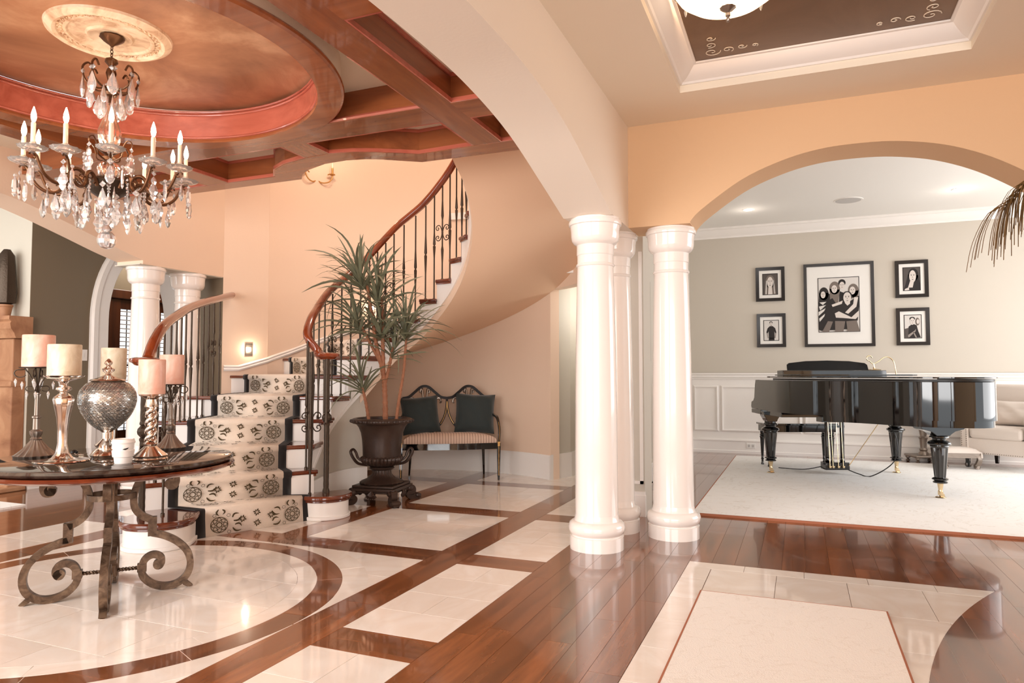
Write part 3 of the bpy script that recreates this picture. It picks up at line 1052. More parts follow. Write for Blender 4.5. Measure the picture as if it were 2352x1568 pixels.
XL = -7.13
el = [(5.95 + 0.5 * -math.cos(PI * i / 28), 1.75 + 0.82 * math.sin(PI * i / 28)) for i in range(29)]
arch_wall('wall_left_room', el, 4.604, 8.4, XL - 0.26, XL, 2.95, 'Y', M['olive'], 0.0)
prf = [(0, 0), (0.02, 0), (0.035, 0.01), (0.035, 0.13), (0.05, 0.14), (0.05, 0.19), (0.03, 0.21), (0, 0.21)]
pts = [(XL, 5.45, 0.0), (XL, 5.45, 0.9)] + [(XL, a, z) for a, z in el] + [(XL, 6.45, 0.9), (XL, 6.45, 0.0)]
MB().sweep(pts, [(-b, a) for a, b in prf], False, up=(1, 0, 0)).build('door_1', M['white'], kind='structure', smooth=30)
MB().sweep([(XL, a, z) for a, z in [(5.452, 0), (5.452, 0.9)] + [(min(max(q[0], 5.452), 6.448), q[1] - 0.002) for q in el] + [(6.448, 0.9), (6.448, 0)]], [(0, -0.27), (0.012, -0.27), (0.012, 0.0), (0, 0)], False, up=(1, 0, 0)).build('trim_arch_reveal', M['white'], kind='structure', smooth=30)
MB().box(XL, XL + 0.02, 4.62, 5.2, 0, 0.19).build('baseboard_left_room', M['white'], kind='structure', smooth=0)
o = thing('light_switch', 'white light switch plate on the olive wall beside the white arch trim', 'switch', (XL, 5.17, 1.35))
MB().box(0, 0.008, -0.05, 0.05, -0.06, 0.06).build('cover_plate', M['plastic'], o)
MB().box(0.008, 0.014, -0.01, 0.01, -0.02, 0.02).build('toggle', M['plastic'], o)
MB().box(-10.3, XL - 0.002, 4.6, 4.75, 0, 2.95).build('wall_fireplace', M['greywall'], kind='structure', smooth=0)
MB().box(-10.3, -6.02, -1.6, 8.4, 2.95, 3.0).build('ceiling_left_room', M['ceil'], kind='structure', smooth=0)
MB().box(-7.13, -6.95, 4.7, 5.6, 2.72, 2.95).build('trim_ceiling_drop', M['cream'], kind='structure', smooth=0)
MB().box(-9.0, -6.02, 8.2, 8.4, 0, 3.0).build('wall_left_room_back', M['olive'], kind='structure', smooth=0)
MB().box(-10.4, -10.3, 1.6, 4.75, 0, 2.95).build('wall_left_room_end', M['greywall'], kind='structure', smooth=0)

# fireplace
fpz = thing('stone_fireplace', 'tan cast stone fireplace surround with a deep mantel at the far left', 'fireplace', (-8.0, 4.6, 0))
mb = MB()
mb.sweep([(-0.95, -0.11, 1.50), (0.93, -0.11, 1.50)], [(-0.11, 0), (0.05, 0), (0.06, 0.02), (0.07, 0.05), (0.1, 0.09), (0.11, 0.14), (0.10, 0.16), (0.12, 0.18), (0.12, 0.215), (-0.11, 0.215)])
mb.build('mantel_shelf', M['stone'], fpz, smooth=25)
for sx in (-1, 1):
    g1 = MB().box(sx * 0.72 - 0.12, sx * 0.72 + 0.12, -0.13, -0.0, 0.16, 1.5)
    g1.build('pilaster', M['stone'], fpz, bevel=0.012)
    MB().box(sx * 0.72 - 0.14, sx * 0.72 + 0.14, -0.16, -0.0, 0.0, 0.16).build('plinth_block', M['stone'], fpz, bevel=0.012)
    MB().box(sx * 0.72 - 0.13, sx * 0.72 + 0.13, -0.15, -0.0, 1.02, 1.08).build('pilaster_band', M['stone'], fpz, bevel=0.01)
MB().box(-0.6, 0.6, -0.12, 0, 1.1, 1.5).build('lintel', M['stone'], fpz, bevel=0.01)
MB().box(-0.6, 0.6, -0.03, 0, 0.0, 1.1).build('firebox', M['black'], fpz)
MB().box(-0.95, 0.9, -0.5, -0.0, 0.0, 0.045).build('hearth_slab', M['stone'], fpz, bevel=0.01)
o = thing('ornament_pot', 'small clay pot with a dark textured dried ornament on the stone mantel', 'ornament', (-7.33, 4.49, 1.715))
MB().lathe([(0.035, 0), (0.045, 0.01), (0.06, 0.1), (0.066, 0.105), (0.066, 0.125), (0.055, 0.125)], 20).build('pot', M['stone'], o)
MB().lathe([(0.02, 0.12), (0.09, 0.14), (0.10, 0.25), (0.085, 0.45), (0.07, 0.62), (0.03, 0.68)], 14, flute=5, fdepth=0.12).build('dried_bundle', M['iron'], o)

# entry doors beyond the white arch
ed = thing('entry_door_pair', 'dark wood entry doors with blinds seen through the white arch', 'door', (-8.2, 6.7, 0))
def lite(y0, y1, z0=0.42, z1=1.99):
    MB().box(-0.005, 0.005, y0, y1, z0, z1).build('glass_pane', M['glass'], ed)
    k = int((z1 - z0) / 0.055)
    for i in range(k):
        z = z0 + (i + 0.5) * (z1 - z0) / k
        MB().add([(0.03, y0, z - 0.006), (0.03, y1, z - 0.006), (0.062, y1, z + 0.006), (0.062, y0, z + 0.006)], [(0, 1, 2, 3)]).build('blind_slat', M['white'], ed, smooth=0)
    for yy in (y0 + (y1 - y0) * 0.3, y0 + (y1 - y0) * 0.65):
        MB().tube([(0.02, yy, z0), (0.02, yy, z1)], 0.007, 6).build('iron_bar', M['iron'], ed)
    MB().box(0.01, 0.03, y0, y1, 1.25, 1.275).build('iron_bar', M['iron'], ed)
for y0 in (-0.29, 0.33):
    lite(y0, y0 + 0.40)
for (a, b, c, d) in ((-0.46, -0.29, 0, 2.12), (0.11, 0.33, 0, 2.12), (0.73, 0.9, 0, 2.12)):
    MB().box(-0.03, 0.06, a, b, c, d).build('stile', M['darkwood'], ed, bevel=0.006)
for (c, d) in ((0, 0.42), (1.99, 2.12)):
    for y0 in (-0.29, 0.33):
        MB().box(-0.03, 0.055, y0, y0 + 0.40, c, d).build('rail', M['darkwood'], ed, bevel=0.006)
MB().box(-0.03, 0.1, -0.62, 1.0, 2.12, 2.24).build('head_casing', M['darkwood'], ed, bevel=0.01)
MB().box(-0.03, 0.1, -0.62, -0.46, 0, 2.12).build('side_casing', M['darkwood'], ed, bevel=0.01)
MB().box(0.06, 0.07, -0.475, -0.455, 1.1, 1.55).build('hinge', M['silverdim'], ed)
mb = MB()
mb.box(-8.26, -8.2, 4.75, 6.08, 0, 2.95)
mb.box(-8.26, -8.2, 7.7, 8.4, 0, 2.95)
mb.box(-8.26, -8.2, 6.08, 7.7, 2.24, 2.95)
mb.build('wall_entry', M['olive'], kind='structure', smooth=0)

# ------------------------------------------------------------------ stairs
RISE = 0.189
CI = (-3.35, 5.42)
CO = (-3.58, 5.60)
RW = 1.93
def polar(c, r, a):
    return (c[0] + r * math.cos(math.radians(a)), c[1] + r * math.sin(math.radians(a)))
PI_ = {1: (-3.56, 4.56), 2: (-3.62, 4.61), 3: (-3.73, 4.70), 4: (-3.86, 4.98), 5: (-3.95, 5.26), 6: (-3.98, 5.56)}
for k, a in ((7, 149), (8, 135), (9, 121), (10, 102), (11, 86), (12, 70), (13, 55), (14, 41), (15, 27), (16, 13), (17, -2), (18, -17)):
    PI_[k] = polar(CI, 0.65, a)
PO_ = {1: (-4.07, 3.42), 2: (-4.28, 3.55), 3: (-4.56, 3.86), 4: (-4.92, 4.28), 5: (-5.28, 4.80), 6: (-5.63, 5.76)}
for k, a in ((7, 159), (8, 144), (9, 126), (10, 106), (11, 88), (12, 71), (13, 55), (14, 41), (15, 27), (16, 13), (17, -2), (18, -17)):
    PO_[k] = polar(CO, RW, a)
def interp(D, t):
    ks = sorted(D)
    t = max(ks[0], min(ks[-1] - 1e-6, t))
    i = int(math.floor(t))
    f = t - i
    g = lambda k: Vector(D[max(ks[0], min(ks[-1], k))])
    a, b, c, d = g(i - 1), g(i), g(i + 1), g(i + 2)
    p = 0.5 * ((2 * b) + (c - a) * f + (2 * a - 5 * b + 4 * c - d) * f * f + (3 * b - a - 3 * c + d) * f ** 3)
    return p
I = lambda t: interp(PI_, t)
O = lambda t: interp(PO_, t)
def across(t, s):
    """s metres from the inner edge (s<0 outside)"""
    a, b = I(t), O(t)
    d = (b - a)
    return a + d.normalized() * s
def across_o(t, s):
    a, b = I(t), O(t)
    d = (a - b)
    return b + d.normalized() * s
st = thing('staircase', 'curved staircase with dark cherry treads and white risers sweeping up to the right', 'staircase', (-3.9, 4.6, 0))
NT = 17
def hull(pts):
    pts = sorted(set((round(p[0], 4), round(p[1], 4)) for p in pts))
    def half(ps):
        h = []
        for p in ps:
            while len(h) > 1 and (h[-1][0] - h[-2][0]) * (p[1] - h[-2][1]) - (h[-1][1] - h[-2][1]) * (p[0] - h[-2][0]) <= 0:
                h.pop()
            h.append(p)
        return h
    a, b = half(pts), half(pts[::-1])
    return a[:-1] + b[:-1]
NR = (-3.555, 4.68)
NL = (-4.105, 3.425)
def curt(r1, r2, off):
    cr, cl = (-3.575, 4.69), (-4.0, 3.47)
    e = 0.24 - r2
    pts = [(cr[0] + r1 * math.cos(math.radians(a)), cr[1] + r1 * math.sin(math.radians(a))) for a in range(75, -106, -12)]
    pts += [(-3.72 - e, 4.45), (-3.955 - e, 3.80)]
    pts += [(cl[0] + r2 * math.cos(math.radians(a)), cl[1] + r2 * math.sin(math.radians(a))) for a in range(34, -200, -12)]
    b1, b2 = I(2.15), O(2.15)
    pts += [tuple(b2), (b1[0] - 0.05, b1[1] + 0.02)]
    return pts
for k in range(1, NT):
    z = k * RISE
    if k == 1:
        poly = curt(0.22, 0.24, 0)
        MB().prism(poly, z - 0.036, z).build('tread', M['treadw'], st, world=True, bevel=0.012)
        MB().prism(curt(0.205, 0.225, 0), z - 0.052, z - 0.036).build('cove', M['treadw'], st, world=True, bevel=0.004)
        MB().prism(curt(0.19, 0.21, 0), 0, z - 0.052).build('riser', M['white'], st, world=True)
        MB().prism(curt(0.205, 0.225, 0), 0, 0.028).build('base_molding', M['white'], st, world=True, bevel=0.006)
        continue
    so = -0.035
    oe = (lambda t: across_o(t, -0.035)) if k < 6 else (lambda t: O(t))
    front = []
    nose = (I(k) - I(k + 0.5)).normalized() * 0.03
    poly = [across(k - 0.06, so), across(k + 0.33, so), across(k + 0.66, so), across(k + 1.02, so)] + [oe(k + 1.02), oe(k + 0.66), oe(k + 0.33), oe(k - 0.03)]
    MB().prism([tuple(p) for p in poly], z - 0.034, z).build('tread', M['treadw'], st, world=True, bevel=0.010)
    poly = [across(k - 0.03, -0.018), across(k + 0.33, -0.018), across(k + 0.66, -0.018), across(k + 1.0, -0.018), across(k + 1.0, 0.03), across(k + 0.03, 0.03)]
    MB().prism([tuple(p) for p in poly], z - 0.05, z - 0.034).build('cove', M['treadw'], st, world=True)
    a, b = I(k + 0.02), (across_o(k + 0.02, 0.0) if k < 6 else O(k + 0.01))
    c, d = I(k + 0.09), O(k + 0.05)
    MB().prism([tuple(a), tuple(c), tuple(d), tuple(b)], z - RISE, z - 0.034).build('riser', M['white'], st, world=True, smooth=0)
# stringer under the inner tread ends, with the curved skirt below
def ribbon(path, z0, z1, thick, t0, t1, n, side='in'):
    vs, fs = [], []
    for i in range(n + 1):
        t = t0 + (t1 - t0) * i / n
        p = path(t)
        q = (O(t) - I(t)).normalized() * thick
        a, b = z0(t), z1(t)
        b = max(b, a + 0.001)
        vs += [(p[0], p[1], a), (p[0], p[1], b), (p[0] + q[0], p[1] + q[1], b), (p[0] + q[0], p[1] + q[1], a)]
    for i in range(n):
        u, v = i * 4, i * 4 + 4
        fs += [(u, v, v + 1, u + 1), (u + 1, v + 1, v + 2, u + 2), (u + 2, v + 2, v + 3, u + 3), (u + 3, v + 3, v, u)]
    fs += [(0, 1, 2, 3), (n * 4, n * 4 + 3, n * 4 + 2, n * 4 + 1)]
    return vs, fs
mb = MB()
lo = lambda t: max(0.02, RISE * t - 0.30)
for k in range(2, NT):
    vs, fs = ribbon(I, lo, lambda t, k=k: RISE * k - 0.034, 0.04, k, k + 1, 5)
    mb.add(vs, fs)
mb.build('stringer', M['white'], st, world=True, smooth=25)
vs, fs = ribbon(lambda t: across(t, -0.008), lambda t: lo(t) - 0.012, lambda t: lo(t) + 0.022, 0.02, 2.0, NT, 90)
MB().add(vs, fs).build('stringer_bead', M['white'], st, world=True, smooth=40)
vs, fs = ribbon(lambda t: across(t, 0.012), lambda t: RISE * t - 0.40, lambda t: RISE * t - 0.29, 0.03, 6.7, NT, 80)
MB().add(vs, fs).build('soffit_fascia', M['peach'], st, world=True, smooth=40)
# left side closure below treads 1..5 (outer)
mb = MB()
for k in range(2, 6):
    vs, fs = [], []
    for i in range(4):
        t = k + i / 3
        p = O(t)
        q = (I(t) - O(t)).normalized() * 0.03
        vs += [(p[0], p[1], 0), (p[0], p[1], RISE * k - 0.034), (p[0] + q[0], p[1] + q[1], RISE * k - 0.034), (p[0] + q[0], p[1] + q[1], 0)]
    for i in range(3):
        u, v = i * 4, i * 4 + 4
        fs += [(u, v, v + 1, u + 1), (u + 1, v + 1, v + 2, u + 2), (u + 2, v + 2, v + 3, u + 3)]
    mb.add(vs, fs)
mb.build('outer_stringer', M['white'], st, world=True, smooth=0)
# soffit
vs, fs = [], []
n = 90
m_ = 6
for i in range(n + 1):
    t = 6.75 + (17.95 - 6.75) * i / n
    a, b = across(t, 0.02), O(t)
    for j in range(m_ + 1):
        p = a + (b - a) * j / m_
        vs.append((p[0], p[1], RISE * t - 0.40))
for i in range(n):
    for j in range(m_):
        u = i * (m_ + 1) + j
        fs.append((u, u + 1, u + m_ + 2, u + m_ + 1))
MB().add(vs, fs).build('curved_soffit', M['soffit'], st, world=True, smooth=60)
# closet wall under the lower flight
vs, fs = [], []
n = 30
for i in range(n + 1):
    t = 2.0 + (7.05 - 2.0) * i / n
    p = across(t, 0.016)
    vs += [(p[0], p[1], 0), (p[0], p[1], max(0.03, RISE * t - 0.28))]
for i in range(n):
    fs.append((i * 2, i * 2 + 2, i * 2 + 3, i * 2 + 1))
ew = across(7.05, 0.016), O(7.05)
o_ = len(vs)
vs += [(ew[0][0], ew[0][1], 0), (ew[1][0], ew[1][1], 0), (ew[1][0], ew[1][1], RISE * 7 - 0.3), (ew[0][0], ew[0][1], RISE * 7 - 0.3)]
fs.append((o_, o_ + 1, o_ + 2, o_ + 3))
uw = MB().add(vs, fs).build('wall_under_stair', M['greytan'], kind='structure', smooth=50)
vs, fs = ribbon(lambda t: across(t, -0.012), lambda t: 0, lambda t: min(0.25, max(0.03, RISE * t - 0.3)), 0.02, 2.6, 7.06, 30)
MB().add(vs, fs).build('baseboard_under_stair', M['white'], uw, smooth=40)
vs, fs = ribbon(lambda t: across(t, -0.018), lambda t: 0, lambda t: min(0.03, max(0.02, RISE * t - 0.3)), 0.02, 2.6, 7.07, 30)
MB().add(vs, fs).build('base_shoe', M['white'], uw, smooth=40)
# big curved wall
def wall_arc(a0, a1, z0, z1, n, mat, name, thick=0.12, kind='structure', parent=None, r=RW, sm=30):
    vs, fs = [], []
    for i in range(n + 1):
        a = a0 + (a1 - a0) * i / n
        for rr, z in ((r, z0), (r, z1), (r + thick, z1), (r + thick, z0)):
            p = polar(CO, rr, a)
            vs.append((p[0], p[1], z))
    for i in range(n):
        u, v = i * 4, i * 4 + 4
        for q in range(4):
            fs.append((u + q, u + (q + 1) % 4, v + (q + 1) % 4, v + q))
    fs += [(0, 1, 2, 3), (n * 4, n * 4 + 3, n * 4 + 2, n * 4 + 1)]
    return MB().add(vs, fs).build(name, mat, parent, kind=kind if parent is None else None, smooth=sm)
AJ = 56.5
wall_arc(165, AJ, 0, 5.3, 50, M['peach'], 'wall_stair')
wall_arc(AJ, 22, 2.075, 5.3, 24, M['peach'], 'wall_stair_east')
wall_arc(172, AJ, 0, 0.25, 50, M['white'], 'baseboard_alcove', 0.02, r=RW - 0.02)
wall_arc(172, AJ, 0.245, 0.262, 50, M['white'], 'trim_base_cap', 0.012, r=RW - 0.012)
MB().box(-1.75, -1.44, 4.4, 4.5, 2.73, 5.3).build('wall_stairwell_front', M['peach'], kind='structure', smooth=0)
MB().box(-5.7, -1.44, 4.4, 4.52, 3.19, 5.3).build('wall_stairwell_south', M['peach'], kind='structure', smooth=0)
MB().box(-6.1, -1.0, 4.4, 8.0, 5.3, 5.35).build('ceiling_stairwell', M['ceil'], kind='structure', smooth=0)
# passage beyond the alcove wall
pj = polar(CO, RW, AJ)
MB().prism([(pj[0], pj[1]), (pj[0] + 0.12, pj[1] + 0.33), (pj[0] + 0.12, 8.3), (pj[0] - 0.02, 8.3), (pj[0] - 0.1, pj[1] + 0.1)], 0, 2.2).build('wall_passage', M['greywall'], kind='structure', smooth=0)
MB().prism([(pj[0] + 0.004, pj[1] - 0.012), (pj[0] + 0.135, pj[1] + 0.33), (pj[0] + 0.135, 8.3), (pj[0] + 0.12, 8.3), (pj[0] + 0.12, pj[1] + 0.33)], 0, 0.27).build('baseboard_passage', M['white'], kind='structure', smooth=0)
MB().box(-2.5, -1.2, 8.3, 8.4, 0, 2.9).build('wall_passage_end', M['greywall'], kind='structure', smooth=0)
MB().box(-2.44, -1.6, 6.9, 8.3, 2.2, 2.25).build('ceiling_passage', M['ceil'], kind='structure', smooth=0)
def wallpt(t):
    if t < 6.65:
        f = (t - 5.9) / 0.75
        return Vector((-5.673 + 0.235 * f, 5.687 + 0.42 * f))
    if t < 7:
        return Vector(polar(CO, RW - 0.002, 165 - 6 * (t - 6.65) / 0.35))
    return O(t)
# skirt cap that climbs the stair wall
vs, fs = [], []
prof = [(0, -0.02), (-0.012, -0.018), (-0.02, 0.0), (-0.012, 0.012), (-0.022, 0.03), (-0.012, 0.042), (0, 0.045)]
tt = [5.9 + i * (14.5 - 5.9) / 70 for i in range(71)]
for t in tt:
    p = wallpt(t)
    d = (Vector(CO) - p).normalized()
    zc = RISE * max(t, 6.15) + 0.035
    for a, b in prof:
        q = p - d * (a) * 1.0 if False else p + d * (-a)
        vs.append((q[0], q[1], zc + b))
m_ = len(prof)
for i in range(len(tt) - 1):
    for j in range(m_ - 1):
        u = i * m_ + j
        fs.append((u, u + 1, u + m_ + 1, u + m_))
MB().add(vs, fs).build('trim_stair', M['white'], kind='structure', smooth=50)
# landing wall with white rail seen through the top of the balustrade
o = MB()
wall_arc(100, 60, 3.02, 3.1, 12, M['white'], 'trim_landing', 0.03, r=RW - 0.03)
# step lights
for i, (t, zo, lb) in enumerate(((6.32, 0.22, 'small square louvred step light glowing on the stair wall near the bottom'), (8.9, 0.26, 'small square step light glowing behind the tall plant'))):
    p = wallpt(t)
    d = (Vector(CO) - p).normalized() if t > 6.65 else Vector((0.873, -0.488))
    an = math.atan2(d.y, d.x)
    o = thing('step_light', lb, 'wall light', (p[0] + d[0] * 0.001, p[1] + d[1] * 0.001, RISE * t + zo), an, 'step lights on the stair wall')
    MB().box(0, 0.008, -0.036, 0.036, -0.065, 0.065).build('face_plate', M['silverdim'], o, bevel=0.002)
    MB().box(0.008, 0.012, -0.018, 0.018, -0.02, 0.02).build('lit_lens', plain('lit_step_lens', (1, 1, 1), 0.3, emit=(1, 0.85, 0.65), estr=30), o)
    light('step_lamp', 'POINT', (p[0] + d[0] * 0.05, p[1] + d[1] * 0.05, RISE * t + zo), 0.9, (1, 0.85, 0.65), 0.015)
# ------------------------------------------------------------------ stair runner
NR_T = 12
run = thing('stair_runner', 'cream patterned wool stair runner with black borders on the curved stairs', 'rug', (-3.9, 4.2, 0))
W2 = 0.40
def runner_edge(k, t):
    """left and right points of the runner at parameter t (tread k)"""
    a, b = I(t), O(t)
    tab = {2: (0.146, 0.852), 3: (0.16, 0.856), 4: (0.174, 0.84), 5: (0.206, 0.79), 6: (0.276, 0.864), 7: (0.33, 0.90), 8: (0.33, 0.93), 9: (0.28, 0.93)}
    k0 = max(2, min(9, int(math.floor(t))))
    k1 = min(9, k0 + 1)
    w_ = max(0, min(1, t - k0))
    fr = tab[k0][0] + (tab[k1][0] - tab[k0][0]) * w_
    fl = tab[k0][1] + (tab[k1][1] - tab[k0][1]) * w_
    return a + (b - a) * fr, a + (b - a) * fl
EP = 0.012
def runner_front(k, s=0.02):
    """nosing line of tread k, pushed outwards by s"""
    if k == 1:
        R, L = Vector((-3.625, 4.54)), Vector((-3.955, 3.72))
    else:
        R, L = runner_edge(k, k - 0.04)
    d = (R - L).normalized()
    nrm = Vector((d.y, -d.x))
    back = (I(k + 0.6) + O(k + 0.6)) / 2 - (R + L) / 2
    if nrm.dot(back) > 0:
        nrm = -nrm
    return R + nrm * s, L + nrm * s, nrm
path = []   # list of (R, L, z)
for k in range(1, NR_T + 1):
    z = RISE * k
    R, L, nr = runner_front(k, 0.012)
    if k == 1:
        Rb, Lb = R + nr * 0.03, L + nr * 0.03
        path.append(((Rb + nr * 0.015).to_3d() + Vector((0, 0, 0.0)), (Lb + nr * 0.015).to_3d(), 0.001))
        path.append((Rb.to_3d(), Lb.to_3d(), z - 0.06))
        R, L = R + nr * 0.03, L + nr * 0.03
    else:
        path.append(((R - nr * 0.018).to_3d(), (L - nr * 0.018).to_3d(), z - RISE + EP))
        path.append(((R - nr * 0.018).to_3d(), (L - nr * 0.018).to_3d(), z - 0.05))
    path.append((R.to_3d(), L.to_3d(), z - 0.035))
    path.append((R.to_3d(), L.to_3d(), z - 0.004))
    path.append(((R - nr * 0.012).to_3d(), (L - nr * 0.012).to_3d(), z + EP * 0.8))
    if k == NR_T:
        R2, L2, n2 = runner_front(k + 1, 0.0)
        path.append((R2.to_3d(), L2.to_3d(), z + EP))


def rl(p, f):
    R, L, z = p
    q = R + (L - R) * f
    return Vector((q.x, q.y, z))


BW = 0.075
def runner_strip(f0, f1, mat, name, lift=0.0):
    vs, fs = [], []
    for p in path:
        vs += [rl(p, f0), rl(p, f1)]
    n = len(path)
    for i in range(n - 1):
        fs.append((i * 2, i * 2 + 1, i * 2 + 3, i * 2 + 2))
    o = MB().add(vs, fs).build(name, mat, run, world=True, smooth=60)
    md = o.modifiers.new('thick', 'SOLIDIFY')
    md.thickness = 0.008
    md.offset = 1 if lift == 0 else 1
    return o
runner_strip(BW, 1 - BW, M['runner'], 'field')
runner_strip(0, BW, M['runnerborder'], 'border')
runner_strip(1 - BW, 1, M['runnerborder'], 'border')

# printed motifs: flat flowers and curling leaves on the risers and treads
def flower2d(cx, cy, r, n, inner=0.35):
    pts = []
    for i in range(n * 2):
        a = PI * i / n
        rr = r if i % 2 == 0 else r * inner
        pts.append((cx + rr * math.cos(a), cy + rr * math.sin(a)))
    return [pts]
def ring2d(cx, cy, r, wd, n=18):
    out = []
    for i in range(n):
        a, b = 2 * PI * i / n, 2 * PI * (i + 1) / n
        out.append([(cx + r * math.cos(a), cy + r * math.sin(a)), (cx + r * math.cos(b), cy + r * math.sin(b)), (cx + (r - wd) * math.cos(b), cy + (r - wd) * math.sin(b)), (cx + (r - wd) * math.cos(a), cy + (r - wd) * math.sin(a))])
    return out
def stroke2d(pts, wd):
    out = []
    for i in range(len(pts) - 1):
        (x0, y0), (x1, y1) = pts[i], pts[i + 1]
        d = math.hypot(x1 - x0, y1 - y0) or 1
        nx, ny = -(y1 - y0) / d, (x1 - x0) / d
        a = wd * math.sin(PI * (i + 0.15) / len(pts)) + 0.0012
        b = wd * math.sin(PI * (i + 1.0) / len(pts)) + 0.0008
        out.append([(x0 + nx * a, y0 + ny * a), (x1 + nx * b, y1 + ny * b), (x1 - nx * b, y1 - ny * b), (x0 - nx * a, y0 - ny * a)])
    return out
def daisy(cx, cy, r, rot=0):
    out = []
    for i in range(8):
        a = rot + 2 * PI * i / 8
        l = r * (1.0 if i % 2 == 0 else 0.8)
        c, s = math.cos(a), math.sin(a)
        w_ = r * 0.2
        out.append([(cx + c * r * 0.2, cy + s * r * 0.2), (cx + c * l * 0.6 - s * w_, cy + s * l * 0.6 + c * w_), (cx + c * l, cy + s * l), (cx + c * l * 0.6 + s * w_, cy + s * l * 0.6 - c * w_)])
    return out
def curl(cx, cy, a, l):
    out = []
    for off, ll in ((-0.012, 1.0), (0.012, 0.8)):
        pts = []
        for i in range(7):
            t = i / 6
            x, y = (t - 0.5) * l * ll, off + 0.016 * math.sin(PI * t) * (1 if off > 0 else -1)
            pts.append((cx + x * math.cos(a) - y * math.sin(a), cy + x * math.sin(a) + y * math.cos(a)))
        out += stroke2d(pts, 0.0052)
    return out
WD = 0.8 * (1 - 2 * BW)
def motif_set(H):
    """width WD, height H"""
    out = []
    hm = H / 2
    for cx in (0.085, WD - 0.085):
        R_ = 0.058
        out += ring2d(cx, hm * 0.8, R_, 0.0048, 20) + ring2d(cx, hm * 0.8, R_ * 0.36, 0.006, 12)
        for i in range(8):
            a = 2 * PI * i / 8
            out += ring2d(cx + R_ * 0.66 * math.cos(a), hm * 0.8 + R_ * 0.66 * math.sin(a), R_ * 0.26, 0.0045, 8)
        s = 1 if cx < WD / 2 else -1
        for (dx, dy) in ((0.062, 0.062), (0.062, -0.058), (-0.03, 0.07)):
            out += ring2d(cx + s * dx, hm * 0.8 + dy, 0.014, 0.003, 5)
        out += curl(cx + s * 0.115, hm * 1.25, s * 0.5, 0.06) + curl(cx + s * 0.12, hm * 0.45, -s * 0.4, 0.06) + curl(cx + s * 0.01, hm * 1.75, 1.5, 0.045)
    c = WD / 2
    for (dx, dy) in ((0, 0.33), (0, -0.42), (-0.10, 0.0), (0.10, 0.02)):
        out += daisy(c + dx, hm + dy * H / 2 * 1.1, 0.030, 0.3)
    return out
Mr = motif_set(RISE)
for k in range(1, NR_T + 1):
    for part in ('riser', 'tread'):
        if part == 'tread' and k > 6:
            continue
        vs, fs = [], []
        if k == 1:
            i0 = 0
            pa, pb_ = path[0], path[3]
        else:
            i0 = 5 * (k - 1)
            pa, pb_ = path[i0], path[i0 + 3]
        idx = 5 * (k - 1)
        seg = path[idx:idx + 5]
        nr = runner_front(k)[2].to_3d()
        if part == 'riser':
            for poly in Mr:
                b = len(vs)
                for (u, v) in poly:
                    f = BW + (1 - 2 * BW) * min(1, max(0, u / WD))
                    z = seg[0][2] + v * 0.96
                    # find point at this height on the riser profile
                    for i in range(3):
                        if seg[i][2] <= z <= seg[i + 1][2] or i == 2:
                            w_ = (z - seg[i][2]) / max(1e-6, seg[i + 1][2] - seg[i][2])
                            w_ = min(1, max(0, w_))
                            q = rl(seg[i], f).lerp(rl(seg[i + 1], f), w_)
                            break
                    q.z = min(z, seg[3][2])
                    vs.append(q + nr * 0.0100)
                fs.append(tuple(range(b, len(vs))))
        else:
            A = seg[4]
            if 5 * k < len(path):
                B = path[5 * k]
            else:
                B = path[-1]
            H = 0.24
            for poly in motif_set(H):
                b = len(vs)
                for (u, v) in poly:
                    f = BW + (1 - 2 * BW) * min(1, max(0, u / WD))
                    q = rl(A, f).lerp(rl(B, f), min(1, max(0, v / H)))
                    q.z = RISE * k + EP + 0.0092
                    vs.append(q)
                fs.append(tuple(range(b, len(vs))))
        MB().add(vs, fs).build('printed_pattern', M['motif'], run, world=True, smooth=0, kind='stuff')

# ------------------------------------------------------------------ railings
def cscroll(mb, x, z, r, sx, sz, h):
    """C scroll from centre bar outward, curling at its end, in the plane (along, z)"""
    pts = []
    for i in range(22):
        t = i / 21
        a = -PI / 2 + t * 3.4 * PI / 1.35
        rr = r * (1 - 0.72 * t)
        pts.append((sx * (h + rr * math.cos(a) * 1.0), sz * (0.045 + 0.0 + rr * math.sin(a) + r * 0.55)))
    return pts
def scrolls(parent, x, y, zc, dirv, s=1.0):
    mb = MB()
    for sx in (-1, 1):
        for sz in (-1, 1):
            base = catmull([(0.004, 0.006, 0), (0.010, 0.032, 0), (0.026, 0.058, 0), (0.048, 0.060, 0), (0.062, 0.044, 0), (0.056, 0.026, 0), (0.040, 0.025, 0), (0.036, 0.038, 0), (0.045, 0.043, 0)], 4)
            pts = [(x + dirv[0] * q[0] * 1.25 * sx * s, y + dirv[1] * q[0] * 1.25 * sx * s, zc + q[1] * 1.25 * sz * s) for q in base]
            mb.tube(pts, 0.0048, 6)
    mb.ball((x, y, zc), 0.011, 0.011, 0.014, 8, 6)
    return mb
